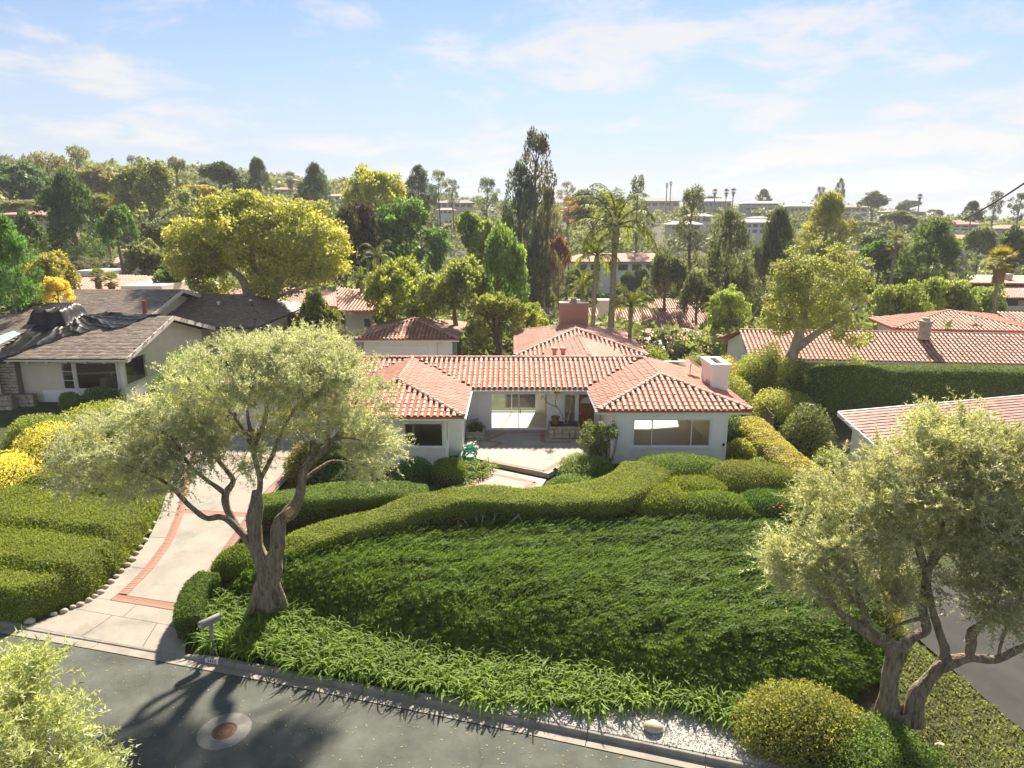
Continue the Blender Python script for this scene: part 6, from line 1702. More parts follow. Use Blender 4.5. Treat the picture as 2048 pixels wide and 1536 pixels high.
# ------------------------------------------------------------------ olive trees
def olive(name, label, base, branches, ells, n_cl, n_leaf, seed, color, L=0.105, W=0.027, cl_r=0.46, shell=0.45, mid=None):
    """branches: list of (points, radii); crown of leafy sprays tied back to the limbs by twigs"""
    r_ = np.random.default_rng(seed)
    e = empty(name, base, label, 'tree')
    tv, tf = [], []; nv = 0; nodes = []; nrad = []
    for pts, rad in branches:
        P_, R_ = smooth_path(pts, 10, rad); R_ = R_*0.9
        sides = 24 if R_[0] > 0.12 else 10
        V_, F_ = tube_np(P_, R_, sides)
        # gnarled surface
        nrm = V_ - np.repeat(P_, sides, 0)
        V_ = V_ + nrm*(0.20*wob(V_*[1, 1, 0.35], 5.5, 1) + 0.14*wob(V_*[1, 1, 0.3], 13, 2))[:, None]
        tv.append(V_); tf.append(F_+nv); nv += len(V_)
        nodes += list(P_); nrad += list(R_)
    nodes = np.array(nodes); nrad = np.array(nrad)
    # crown spray centres
    C = []
    vol = np.array([a[1][0]*a[1][1]*a[1][2] for a in ells])**0.72; vol = vol/vol.sum()
    for (c, s), f in zip(ells, vol):
        k = max(4, int(n_cl*f)); d = rand_dirs(k, r_); rad = r_.uniform(shell**3, 1, k)**(1/3)
        rad = rad*(1+0.18*wob(d*1.7+np.asarray(c), 1.0, 3))
        C.append(np.asarray(c) + d*rad[:, None]*np.asarray(s))
    C = np.concatenate(C)
    order = np.argsort([np.min(np.linalg.norm(nodes-c, axis=1)) for c in C])
    tw = MB()
    dirs = np.zeros_like(C)
    for q in order:
        c = C[q]; dd = np.linalg.norm(nodes-c, axis=1) + np.where(nrad > 0.2, 1.5, 0.0); i = int(np.argmin(dd)); p = nodes[i]
        L_ = np.linalg.norm(c-p); m1 = p + (c-p)*0.5 + np.array([0, 0, 0.12*L_]) + r_.normal(0, 0.07*L_, 3)
        P_ = smooth_path([p, m1, c], 3); ra = min(nrad[i]*0.7, 0.012+0.010*L_ + 0.006)
        R_ = np.linspace(ra, 0.005, len(P_))
        V_, F_ = tube_np(P_, R_, 4); tv.append(V_); tf.append(F_+nv); nv += len(V_)
        nodes = np.vstack([nodes, P_[2:]]); nrad = np.concatenate([nrad, R_[2:]])
        dirs[q] = norm(c-m1)
    np_obj('trunk', np.concatenate(tv), np.concatenate(tf), M['bark_olive'], e, smooth=True)
    # sprays: each centre carries shoots with paired narrow leaves
    lv = Leaves(); k = len(C); ns = 9
    cc = np.mean([np.asarray(a[0]) for a in ells], axis=0)
    outw = norm(C-cc)
    So = np.repeat(C, ns, 0) + rand_dirs(k*ns, r_)*0.12
    Sd_ = norm(np.repeat(dirs*0.5+outw*0.5+np.array([0, 0, 0.6]), ns, 0) + rand_dirs(k*ns, r_)*0.85)
    Sl = cl_r*r_.uniform(0.5, 1.7, k*ns)
    per = max(3, n_leaf//ns)
    t = np.tile(np.linspace(0.05, 1, per), k*ns); 
    PP = np.repeat(So, per, 0) + np.repeat(Sd_*Sl[:, None], per, 0)*t[:, None]; DD = np.repeat(Sd_, per, 0)
    PP[:, 2] -= (np.repeat(Sl, per)*t**2)*0.22
    n_ = len(PP)
    U = norm(DD*0.75 + rand_dirs(n_, r_)*0.9)
    cv = np.clip(0.45+0.3*wob(C, 0.9, 1)+r_.normal(0, 0.12, k), 0, 1)
    V2, F2 = leaf_quads(PP + r_.normal(0, 0.012, PP.shape), U, rand_dirs(n_, r_)+[0, 0, 0.5], L*r_.uniform(0.7, 1.3, n_), W*r_.uniform(0.8, 1.3, n_))
    lv.add(V2, F2, np.clip(np.repeat(cv, ns*per)+r_.normal(0, 0.2, n_), 0, 1))
    # shoots as hair-thin stems
    lv.build('crown', M['leaf_olive'], e, color=color)
    return e
def br(pts, rads): return ([atY(x, y, Y) for x, y, Y in pts], rads)
OC = (0.29, 0.30, 0.195)
YB = 19.95
b0 = atZ(538, 1216, 0.42)
left_branches = [
    br([(537, 1222, YB), (536, 1175, YB), (528, 1135, YB), (512, 1086, YB), (508, 1045, YB), (514, 1005, YB+.1), (513, 980, YB+.2)], [0.50, 0.36, 0.27, 0.24, 0.23, 0.22, 0.17]),
    br([(540, 1180, YB), (548, 1125, YB-.05), (556, 1080, YB-.05), (560, 1045, YB), (582, 1022, YB+.1), (597, 998, YB+.2), (604, 962, YB+.4), (613, 934, YB+.5), (640, 909, YB+.7), (674, 873, YB+.9), (698, 834, YB+1.0), (715, 800, YB+1.1)], [0.34, 0.29, 0.25, 0.24, 0.25, 0.17, 0.15, 0.14, 0.11, 0.09, 0.065, 0.03]),
    br([(512, 1100, YB), (497, 1080, YB+.1), (476, 1055, YB+.2), (455, 1020, YB+.3), (451, 988, YB+.4), (466, 963, YB+.5), (455, 943, YB+.6), (432, 911, YB+.7), (440, 882, YB+.8), (416, 858, YB+.9), (400, 820, YB+1.0)], [0.18, 0.15, 0.135, 0.12, 0.12, 0.095, 0.08, 0.07, 0.055, 0.045, 0.02]),
    br([(451, 990, YB+.4), (441, 980, YB+.2), (407, 955, YB), (379, 931, YB-.3), (351, 885, YB-.5), (320, 860, YB-.7)], [0.10, 0.085, 0.07, 0.06, 0.045, 0.02]),
    br([(505, 1092, YB), (486, 1070, YB-.1), (460, 1043, YB-.25), (440, 1034, YB-.4), (412, 1036, YB-.55), (384, 1016, YB-.7), (362, 994, YB-.9), (338, 970, YB-1.1), (300, 950, YB-1.3), (240, 925, YB-1.5)], [0.15, 0.12, 0.105, 0.10, 0.085, 0.075, 0.065, 0.05, 0.04, 0.015]),
    br([(514, 1005, YB), (520, 960, YB+.4), (508, 900, YB+.8), (530, 840, YB+1.2), (530, 790, YB+1.6), (500, 730, YB+1.8)], [0.14, 0.10, 0.085, 0.075, 0.055, 0.02]),
    br([(520, 960, YB+.4), (545, 910, YB+1.0), (566, 858, YB+1.3), (596, 806, YB+1.6), (610, 750, YB+1.8)], [0.085, 0.07, 0.06, 0.05, 0.02]),
    br([(613, 934, YB+.5), (625, 898, YB+.3), (660, 880, YB), (690, 876, YB-.3), (720, 880, YB-.6)], [0.085, 0.07, 0.06, 0.045, 0.02]),
    br([(604, 962, YB+.4), (640, 935, YB+.9), (668, 922, YB+1.3), (710, 930, YB+1.5), (735, 950, YB+1.6)], [0.08, 0.065, 0.05, 0.035, 0.015]),
    br([(508, 900, YB+.8), (480, 850, YB+.9), (440, 800, YB+.8), (400, 760, YB+.6)], [0.07, 0.055, 0.04, 0.02]),
    br([(505, 880, YB+.9), (497, 842, YB+1.0), (494, 818, YB+1.05)], [0.075, 0.065, 0.05]),
    br([(524, 1150, YB-.05), (513, 1190, YB-.2), (500, 1226, YB-.3)], [0.14, 0.17, 0.14]),
    br([(548, 1150, YB-.05), (560, 1190, YB-.15), (575, 1226, YB-.15)], [0.13, 0.16, 0.13]),
]
def el(x, y, Y, rx, ry, rz):
    return (atY(x, y, Y), (rx, ry, rz))
left_ells = [el(505, 745, 21.2, 2.2, 2.4, 1.1), el(600, 745, 21.0, 1.9, 2.0, 1.15), el(355, 838, 20.2, 1.45, 1.7, 0.8), el(240, 895, 19.2, 1.8, 1.6, 0.85),
             el(690, 800, 20.8, 1.4, 1.7, 1.3), el(730, 905, 20.6, 0.9, 1.1, 1.0), el(420, 850, 20.4, 1.0, 1.2, 0.7), el(300, 960, 18.9, 1.1, 1.0, 0.55), el(500, 920, 20.6, 0.45, 0.5, 0.85), el(180, 945, 19.0, 0.8, 0.9, 0.6), el(575, 835, 21.2, 1.0, 1.0, 0.7), el(390, 905, 19.8, 0.9, 1.0, 0.55)]
olive('olive_tree', 'spreading silver olive tree with forked trunk beside the driveway', tuple(b0), left_branches, left_ells, 800, 250, 201, OC)
tag(bpy.data.objects['olive_tree'])
# sawn stub on the right fork
sp = atY(580, 1023, YB-0.1); m_ = MB(); m_.tube([sp, sp+np.array([0.06, -0.22, 0.05])], [0.15, 0.13], 12)
st_o = m_.build('sawn_stub', noisy('fresh_wood', (0.36, 0.22, 0.10), (0.52, 0.36, 0.19), 8, 0.8), bpy.data.objects['olive_tree'])

YR = 14.8
right_branches = [
    br([(1776, 1432, YR), (1778, 1390, YR), (1782, 1345, YR), (1790, 1306, YR), (1768, 1285, YR), (1742, 1271, YR-.05), (1715, 1252, YR-.1), (1697, 1240, YR-.2), (1677, 1222, YR-.3), (1650, 1190, YR-.4), (1620, 1160, YR-.5)], [0.32, 0.24, 0.215, 0.22, 0.16, 0.14, 0.12, 0.10, 0.075, 0.05, 0.02]),
    br([(1737, 1270, YR), (1728, 1222, YR+.1), (1715, 1180, YR+.3), (1710, 1120, YR+.5), (1700, 1040, YR+.8)], [0.10, 0.09, 0.07, 0.055, 0.02]),
    br([(1790, 1310, YR), (1807, 1290, YR+.1), (1832, 1272, YR+.2), (1852, 1258, YR+.3), (1846, 1214, YR+.4), (1851, 1152, YR+.6), (1834, 1084, YR+.9), (1820, 1000, YR+1.2), (1800, 920, YR+1.5)], [0.17, 0.14, 0.13, 0.12, 0.11, 0.10, 0.085, 0.06, 0.02]),
    br([(1779, 1286, YR-.1), (1781, 1268, YR-.3), (1793, 1252, YR-.4), (1827, 1240, YR-.3), (1848, 1236, YR)], [0.07, 0.06, 0.055, 0.05, 0.05]),
    br([(1826, 1445, YR-.1), (1832, 1395, YR-.1), (1858, 1358, YR-.1), (1885, 1330, YR-.1), (1935, 1316, YR-.2), (1990, 1319, YR-.3), (2030, 1302, YR-.4), (2075, 1280, YR-.5), (2120, 1230, YR-.6)], [0.31, 0.22, 0.19, 0.18, 0.13, 0.12, 0.105, 0.08, 0.03]),
    br([(1880, 1335, YR-.1), (1890, 1300, YR), (1880, 1268, YR+.1), (1862, 1205, YR+.3), (1856, 1150, YR+.5), (1880, 1070, YR+.7), (1910, 980, YR+1.0)], [0.14, 0.12, 0.105, 0.095, 0.08, 0.05, 0.02]),
    br([(1938, 1318, YR-.2), (1942, 1290, YR-.2), (1945, 1265, YR-.2), (1975, 1235, YR), (2000, 1180, YR+.2), (1990, 1100, YR+.5)], [0.12, 0.12, 0.12, 0.06, 0.045, 0.02]),
    br([(1996, 1315, YR-.3), (2003, 1285, YR-.3), (2012, 1260, YR-.2), (2040, 1200, YR)], [0.05, 0.045, 0.04, 0.02]),
    br([(1851, 1152, YR+.6), (1875, 1115, YR+.7), (1930, 1060, YR+.9), (1990, 1000, YR+1.2)], [0.08, 0.06, 0.045, 0.02]),
    br([(1728, 1222, YR+.1), (1690, 1180, YR-.2), (1650, 1140, YR-.3)], [0.06, 0.045, 0.02]),
    br([(1800, 1420, YR-.1), (1805, 1440, YR-.15), (1800, 1470, YR-.2)], [0.25, 0.24, 0.22]),
]
right_ells = [el(1850, 985, 15.9, 1.9, 1.7, 1.5), el(1960, 930, 15.9, 1.3, 1.5, 1.1), el(1730, 1010, 15.9, 1.3, 1.4, 1.25), el(1900, 870, 16.0, 1.0, 1.0, 0.7), el(1640, 1110, 15.2, 1.1, 1.1, 0.7),
              el(1590, 1130, 14.8, 0.75, 0.8, 0.5), el(1990, 1080, 15.2, 1.5, 1.4, 1.2), el(2020, 1200, 14.6, 1.1, 1.1, 0.7), el(1800, 1150, 15.3, 0.9, 1.1, 0.6), el(1700, 1180, 15.0, 0.6, 0.7, 0.5), el(2080, 1000, 15.3, 1.3, 1.5, 1.5)]
olive('olive_tree', 'twin trunked olive tree with dense crown at lower right', tuple(atZ(1800, 1430, 0.5)), right_branches, right_ells, 800, 245, 202, (0.245, 0.25, 0.14))
# crown of the olive across the street, bottom left
nb0 = np.array([-8.6, 7.4, 0.1])
near_branches = [([nb0, nb0+[0.1, 0.1, 1.5], nb0+[0.3, 0.3, 3.0], nb0+[0.5, 0.5, 4.2]], [0.25, 0.2, 0.13, 0.04]), ([nb0+[0.2, 0.2, 2.2], nb0+[0.9, 0.6, 3.2], nb0+[1.4, 1.0, 4.2]], [0.12, 0.08, 0.03]), ([nb0+[0.1, 0.1, 1.8], nb0+[-0.8, 0.5, 3.0], nb0+[-1.4, 0.9, 4.4]], [0.12, 0.08, 0.03])]
near_ells = [(np.array([-8.0, 8.5, 5.0]), (1.6, 1.2, 1.2)), (np.array([-6.75, 8.2, 4.4]), (0.8, 0.8, 0.9)), (np.array([-9.2, 9.3, 5.6]), (1.3, 1.0, 0.9)), (np.array([-7.9, 9.0, 5.8]), (0.8, 0.7, 0.55))]
olive('olive_tree', 'sunlit olive crown rising into the bottom left corner', tuple(nb0), near_branches, near_ells, 260, 240, 203, (0.23, 0.25, 0.11), L=0.10, W=0.026, cl_r=0.36)

# ------------------------------------------------------------------ trees behind: crown templates shared between trees
def crown_mesh(kind, seed):
    r_ = np.random.default_rng(seed); lv = Leaves()
    if kind in ('broad', 'dense', 'round'):
        ncl = {'broad': 110, 'dense': 130, 'round': 150}[kind]; nlf = {'broad': 85, 'dense': 90, 'round': 80}[kind]
        nlob = {'broad': 8, 'dense': 11, 'round': 15}[kind]
        ld = rand_dirs(nlob, r_); ld[:, 2] = np.where(ld[:, 2] < -0.5, -ld[:, 2], ld[:, 2]); lr_ = r_.uniform(0.30, 0.52, nlob) if kind != 'round' else r_.uniform(0.26, 0.42, nlob)
        lc = ld*((1.02-lr_)*r_.uniform(0.72, 1.08, nlob))[:, None]; wl = lr_**2/np.sum(lr_**2); li = r_.choice(nlob, ncl, p=wl)
        d = norm(rand_dirs(ncl, r_) + norm(lc[li])*0.7 + [0, 0, 0.15]); C = lc[li] + d*(lr_[li]*r_.uniform(0.55, 1.0, ncl))[:, None]
        cr_ = r_.uniform(0.10, 0.21, ncl)
        ls, lw = {'broad': (0.105, 0.075), 'dense': (0.085, 0.055), 'round': (0.075, 0.055)}[kind]
    elif kind == 'pine':
        ncl = 120; nlf = 85
        z = r_.uniform(-1, 0.98, ncl); prof = np.interp(z, [-1, -0.6, 0.0, 0.5, 0.85, 1.0], [0.75, 0.95, 0.85, 0.55, 0.28, 0.06])
        a = r_.uniform(0, 6.28, ncl); rr_ = prof*r_.uniform(0.25, 1.05, ncl)**0.6*(1+0.25*np.sin(a*3+z*4+seed))
        C = np.stack([rr_*np.cos(a), rr_*np.sin(a), z - 0.12*rr_], 1); d = norm(C*[1, 1, 0.3]+[0, 0, 0.35]); cr_ = r_.uniform(0.13, 0.23, ncl); ls, lw = 0.12, 0.032; nlf = 110
    elif kind == 'airy':
        ncl = 46; nlf = 80
        z = r_.uniform(-0.9, 1.0, ncl); a = r_.uniform(0, 6.28, ncl); prof = np.interp(z, [-1, -0.3, 0.4, 1.0], [0.55, 0.9, 0.85, 0.3])
        rr_ = prof*r_.uniform(0.3, 1.0, ncl); C = np.stack([rr_*np.cos(a), rr_*np.sin(a), z], 1); d = norm(C+[0, 0, 0.3]); cr_ = r_.uniform(0.12, 0.22, ncl); ls, lw = 0.085, 0.05
    elif kind == 'column':
        ncl = 110; nlf = 90
        z = r_.uniform(-1, 1, ncl); prof = np.interp(z, [-1, -0.5, 0.4, 0.85, 1], [0.7, 1.0, 0.8, 0.4, 0.08]); a = r_.uniform(0, 6.28, ncl)
        rr_ = prof*r_.uniform(0.45, 1.0, ncl); C = np.stack([rr_*np.cos(a), rr_*np.sin(a), z], 1); d = norm(C*[1, 1, 0.1]+[0, 0, 0.5]); cr_ = r_.uniform(0.16, 0.25, ncl); ls, lw = 0.10, 0.04
    elif kind == 'bare':
        ncl = 50; nlf = 30; d = rand_dirs(ncl, r_); C = d*r_.uniform(0.3, 1, ncl)[:, None]; cr_ = np.full(ncl, 0.2); ls, lw = 0.08, 0.02
    n_ = ncl*nlf
    q = rand_dirs(n_, r_); dd = np.repeat(d, nlf, 0)
    q = norm(q + dd*0.35)
    P = np.repeat(C, nlf, 0) + q*np.repeat(cr_, nlf)[:, None]*r_.uniform(0.55, 1.05, n_)[:, None]*np.array([1, 1, 0.8])
    U = norm(q*0.7 + rand_dirs(n_, r_)*0.9 + (np.array([0, 0, 0.5]) if kind in ('pine', 'column') else 0))
    N = norm(q + rand_dirs(n_, r_)*0.8 + [0, 0, 0.3])
    V, F = leaf_quads(P, U, N, ls*r_.uniform(0.6, 1.3, n_), lw*r_.uniform(0.7, 1.3, n_))
    cv = np.clip(0.42 + r_.normal(0, 0.18, ncl), 0, 1)
    var = np.clip(np.repeat(cv, nlf) + r_.normal(0, 0.17, n_), 0, 1)
    lv.add(V, F, var)
    V, F, var = lv.arrays()
    return np_mesh('crown', V, F, M['leaf'], var=var), C
TPL = {}
for k_, kinds in enumerate(('broad', 'dense', 'round', 'pine', 'airy', 'column', 'bare')):
    TPL[kinds] = [crown_mesh(kinds, 300+10*k_+j) for j in range(3 if kinds in ('broad', 'dense', 'pine') else 2)]
tcount = [0]
def tree(kind, x, yt, yb, w, Y, color, label, group=None, name=None, bark='bark', trunk_r=None, ry=None, limbs=6, cat='tree'):
    tcount[0] += 1; i = tcount[0]; r_ = np.random.default_rng(1000+i)
    if kind in ('broad', 'dense', 'round') and Y < 130: yb = yb + 0.34*(yb-yt)
    c = atY(x, (yt+yb)/2, Y); m = ppm(c); rx = w/2/m; rz = (yb-yt)/2/m/ math.cos(PITCH)*0.97; ry_ = ry or rx*0.95
    gz = float(H(c[0], c[1])); base = (c[0], c[1], min(gz, c[2]-rz*0.9)-0.1)
    e = empty(name or {'broad': 'broadleaf_tree', 'dense': 'leafy_tree', 'round': 'round_tree', 'pine': 'pine_tree', 'airy': 'eucalyptus_tree', 'column': 'conifer_tree', 'bare': 'bare_shrub'}[kind], base, label, cat, group)
    tp, C = TPL[kind][i % len(TPL[kind])]
    o = bpy.data.objects.new('crown', tp); o.location = [float(q) for q in c]; o.scale = (rx, ry_, rz); 
    rz_ = r_.uniform(0, 6.28)
    o.rotation_euler = (0, 0, rz_); o.scale = (rx, ry_, rz)
    o.color = (*color, 1); link(o, e)
    tr_ = trunk_r or max(0.10, 0.05*rx + 0.02*rz)
    top = c[2] + rz*(0.75 if kind in ('pine', 'airy', 'column') else 0.3)
    hgt = top-base[2]; tv, tf = [], []; nv = 0
    pts = [np.array(base), np.array(base)+[0.05*rx, 0, hgt*0.4], np.array([c[0]-0.05*rx, c[1], base[2]+hgt*0.7]), np.array([c[0], c[1], top])]
    P_, R_ = smooth_path(pts, 4, [tr_*1.3, tr_, tr_*0.75, tr_*0.2]); V, F = tube_np(P_, R_, 7); tv.append(V); tf.append(F); nv += len(V)
    ca, sa = math.cos(rz_), math.sin(rz_)
    pick = r_.choice(len(C), min(limbs, len(C)), replace=False)
    for q in C[pick]:
        q = np.array([ca*q[0]-sa*q[1], sa*q[0]+ca*q[1], q[2]])
        t = c + q*np.array([rx, ry_, rz]); s_ = P_[np.argmin(np.abs(P_[:, 2]-(t[2]-0.5*rx)))] if kind != 'pine' else P_[np.argmin(np.abs(P_[:, 2]-t[2]))]
        V, F = tube_np(smooth_path([s_, (s_+t)/2+[0, 0, 0.08*rx], t], 3), np.linspace(tr_*0.5, tr_*0.1, 7), 5); tv.append(V); tf.append(F+nv); nv += len(V)
    np_obj('trunk', np.concatenate(tv), np.concatenate(tf), M[bark], e, smooth=True)
    return e
YG = (0.22, 0.215, 0.018); LG = (0.12, 0.165, 0.022); MG = (0.07, 0.115, 0.022); DG = (0.035, 0.065, 0.022); BG = (0.04, 0.065, 0.035); OB = (0.13, 0.12, 0.045); GO = (0.14, 0.15, 0.06); PU = (0.03, 0.026, 0.026)
# left, far to near
tree('broad', 25, 318, 445, 150, 130, (0.045, 0.085, 0.035), 'dark green broad tree at the left edge of the skyline')
tree('airy', 100, 315, 440, 120, 175, (0.13, 0.12, 0.05), 'brownish airy eucalyptus at the left, beside the dark edge tree')
tree('airy', 160, 303, 420, 90, 185, (0.14, 0.15, 0.06), 'tallest pale eucalyptus on the left skyline')
tree('broad', 205, 330, 440, 110, 160, OB, 'olive-brown rounded tree on the left slope')
tree('dense', 300, 322, 470, 140, 130, (0.125, 0.145, 0.045), 'tall pale willow-like tree left of centre-left')
tree('airy', 272, 316, 372, 70, 230, (0.05, 0.075, 0.035), 'dark airy tree breaking the left skyline')
tree('airy', 358, 324, 430, 75, 150, (0.085, 0.10, 0.045), 'slim sparse pine right of the pale willow-like tree')
tree('broad', 440, 330, 405, 100, 170, (0.04, 0.065, 0.028), 'dark spreading pine on the left skyline')
tree('pine', 516, 322, 410, 62, 172, (0.035, 0.06, 0.03), 'dark pointed pine beside the spreading skyline pine')
tree('pine', 630, 335, 440, 76, 150, (0.04, 0.065, 0.042), 'blue-green dense pine left of the yellow crown')
tree('pine', 145, 352, 530, 140, 92, (0.045, 0.075, 0.025), 'big dark pine towering over the left house')
tree('dense', 237, 413, 505, 75, 88, (0.06, 0.125, 0.02), 'fresh green tree beside the left fan palm')
tree('broad', 300, 475, 555, 95, 80, (0.10, 0.115, 0.05), 'grey-green shrubby tree between the big pine and the yellow-green tree')
tree('broad', 350, 535, 590, 80, 66, (0.07, 0.12, 0.025), 'small green tree left of the big yellow-green tree')
tree('dense', 98, 505, 600, 115, 58, (0.19, 0.17, 0.03), 'yellowish magnolia in front of the big dark pine')
tree('pine', 8, 440, 600, 120, 46, (0.05, 0.125, 0.02), 'bright green pine at the left edge')
tree('dense', 116, 552, 605, 72, 52, (0.38, 0.30, 0.012), 'vivid yellow bush behind the tarp', cat='shrub')
tree('broad', 40, 570, 625, 130, 52, (0.09, 0.12, 0.025), 'green shrubs behind the tarp at the left edge', cat='shrub')
tree('bare', 190, 508, 535, 105, 74, (0.14, 0.14, 0.10), 'grey silvery low olive beside the pink roof')
tree('round', 60, 398, 430, 110, 112, (0.14, 0.15, 0.10), 'silvery olive mound on the left slope')
tree('round', 240, 395, 425, 60, 128, (0.30, 0.19, 0.03), 'orange tinted tree behind the left fan palm')
tree('round', 395, 368, 400, 80, 150, (0.26, 0.22, 0.02), 'yellow tree between willow and spreading pine')
tree('round', 610, 398, 440, 90, 120, (0.20, 0.16, 0.03), 'brownish yellow tree above the big yellow-green tree')
tree('broad', 50, 430, 510, 90, 95, (0.05, 0.085, 0.025), 'dark hedge-like tree below the left pavilion')
tree('dense', 330, 440, 500, 110, 105, (0.07, 0.09, 0.04), 'dull green tree behind the big yellow-green crown on its left')
tree('dense', 712, 402, 560, 110, 84, PU, 'blackish purple-leaved tree right of the big yellow-green tree')
tree('round', 752, 334, 490, 150, 112, (0.20, 0.20, 0.025), 'tall yellow-green dome on the skyline')
tree('pine', 838, 338, 420, 70, 165, (0.035, 0.055, 0.035), 'dark pine just right of the tall yellow dome')
tree('airy', 878, 345, 400, 50, 200, (0.10, 0.11, 0.05), 'small airy tree on the skyline above the flat white house')
tree('airy', 905, 362, 405, 40, 240, (0.05, 0.065, 0.04), 'row of dark skyline trees above the flat white house')
tree('dense', 815, 402, 540, 160, 90, (0.055, 0.115, 0.02), 'rich green tree in the middle distance')
tree('broad', 945, 432, 540, 105, 86, (0.12, 0.155, 0.025), 'yellow-green tree behind the clumpy bright tree')
tree('airy', 975, 362, 440, 60, 170, (0.06, 0.085, 0.04), 'dark green narrow tree left of the tall pine')
tree('dense', 995, 450, 645, 122, 64, (0.095, 0.16, 0.028), 'bright green clumpy column-like tree', limbs=10)
tree('dense', 790, 513, 665, 165, 61, (0.155, 0.185, 0.02), 'flat topped yellow-green tree behind the outbuilding')
tree('dense', 912, 517, 655, 160, 59, (0.135, 0.16, 0.03), 'olive-green rounded tree behind the outbuilding')
tree('dense', 995, 588, 690, 135, 56, (0.15, 0.175, 0.03), 'small light green tree between outbuilding and rear wing')
tree('dense', 1055, 605, 680, 90, 60, (0.17, 0.20, 0.025), 'leafy light green shrub beside the brick chimney', cat='shrub')
tree('broad', 640, 590, 715, 110, 50, (0.075, 0.095, 0.02), 'dark olive shrub left of the outbuilding', cat='shrub')
tree('bare', 690, 625, 720, 95, 48, (0.15, 0.14, 0.08), 'thin twiggy grey shrub in front of the outbuilding roof', cat='shrub', limbs=40)
tree('airy', 1072, 280, 500, 92, 100, (0.055, 0.055, 0.035), 'tallest pine with open top in the centre', limbs=30)
tree('column', 1042, 352, 620, 95, 94, (0.04, 0.06, 0.04), 'dense blue-green conifer beneath the tallest pine')
tree('column', 1095, 395, 620, 66, 97, (0.085, 0.075, 0.045), 'brownish conifer right of the tallest pine')
tree('broad', 1118, 478, 535, 46, 92, (0.15, 0.06, 0.04), 'small red-leaved tree behind the palms')
tree('airy', 1138, 396, 445, 44, 150, (0.18, 0.09, 0.045), 'rust coloured tree behind the tall palm')
tree('airy', 1135, 366, 410, 46, 250, (0.12, 0.12, 0.06), 'pale umbrella shaped tree on the skyline left of the tall palm')
tree('dense', 1190, 378, 480, 130, 160, (0.065, 0.085, 0.045), 'broad dull green tree behind the tall palm')
tree('airy', 1275, 360, 480, 60, 140, (0.07, 0.085, 0.045), 'slim eucalyptus right of the tall palm')
tree('airy', 1382, 386, 545, 84, 112, (0.085, 0.095, 0.04), 'open pine with bare trunk in the right middle distance', limbs=26)
tree('dense', 1332, 502, 610, 90, 84, (0.075, 0.095, 0.035), 'rounded dark shrubby tree right of the palms')
tree('dense', 1395, 545, 640, 80, 78, (0.06, 0.075, 0.03), 'dark conical shrub below the open pine')
tree('column', 1455, 438, 650, 105, 86, (0.06, 0.075, 0.03), 'broad dark cypress right of centre')
tree('pine', 1548, 432, 640, 115, 92, (0.05, 0.065, 0.03), 'second dark conifer behind the pale-barked tree')
tree('pine', 1655, 395, 540, 125, 106, (0.15, 0.15, 0.03), 'conical yellow-green tree on the right')
tree('round', 1457, 572, 670, 98, 62, (0.15, 0.20, 0.03), 'bright rounded tree right of the rear roofs')
tree('broad', 1758, 488, 580, 110, 92, (0.06, 0.12, 0.02), 'rich green tree left of the right fan palm')
tree('round', 1750, 465, 515, 80, 115, (0.05, 0.07, 0.035), 'dark rounded mass on the right slope')
tree('pine', 1860, 450, 600, 150, 86, (0.07, 0.10, 0.03), 'bushy mid green pine on the right')
tree('round', 1790, 560, 690, 125, 62, (0.12, 0.155, 0.03), 'leftmost of the three feathery light green trees behind the right roof')
tree('round', 1890, 548, 690, 125, 63, (0.14, 0.175, 0.035), 'middle one of the three feathery light green trees behind the right roof')
tree('round', 1965, 565, 680, 105, 66, (0.12, 0.165, 0.03), 'rightmost of the three feathery light green trees behind the right roof')
tree('broad', 2030, 460, 560, 90, 110, (0.06, 0.085, 0.03), 'dark green tree at the right edge')
tree('dense', 1960, 455, 540, 70, 135, (0.09, 0.115, 0.035), 'mid green tree left of the right edge fan palm')
# skyline trees, right
tree('airy', 1990, 386, 440, 40, 190, (0.03, 0.05, 0.035), 'dark pine with bare stem under the cable')
tree('airy', 2040, 390, 440, 50, 190, (0.03, 0.05, 0.035), 'dark skyline pine at the right edge')
tree('pine', 1945, 404, 440, 42, 200, (0.035, 0.05, 0.035), 'small dark pine left of the cable')
tree('round', 1820, 400, 428, 50, 320, (0.04, 0.055, 0.035), 'dark tree clump left of the lone skyline palm')
tree('round', 1868, 418, 440, 36, 300, (0.04, 0.055, 0.04), 'dark round tree right of the lone skyline palm')
tree('broad', 1745, 386, 430, 75, 280, (0.07, 0.085, 0.04), 'broad tree behind the far white house with chimney')
tree('airy', 1640, 376, 412, 34, 300, (0.06, 0.06, 0.045), 'sparse skyline tree left of the pointed dark cypress')
tree('column', 1680, 360, 405, 20, 300, (0.04, 0.045, 0.04), 'pointed dark cypress on the right skyline')
tree('pine', 1527, 380, 410, 34, 330, (0.04, 0.05, 0.04), 'small dark tree above the glass fronted house')
tree('round', 1420, 392, 408, 60, 360, (0.04, 0.05, 0.035), 'dark low mass on the ridge left of the palms trio')
tree('broad', 1795, 425, 475, 90, 200, (0.09, 0.115, 0.035), 'green tree in the far right valley, nearest the lone palm')
tree('round', 1870, 430, 480, 80, 190, (0.10, 0.125, 0.03), 'yellow-green tree left of the pink roofed villa')
tree('round', 1720, 440, 480, 90, 200, (0.08, 0.10, 0.03), 'green tree below the far white house with chimney')
for i, x in enumerate((1150, 1178, 1250, 1285, 1318, 1345)):
    tree('dense', x, 534+(i % 3)*4, 585, 46, 122, (0.07, 0.095, 0.03), '%s dark shrub from the left in the row under the white bungalow' % ORD[i], 'shrubs under the white bungalow', cat='shrub', limbs=2)
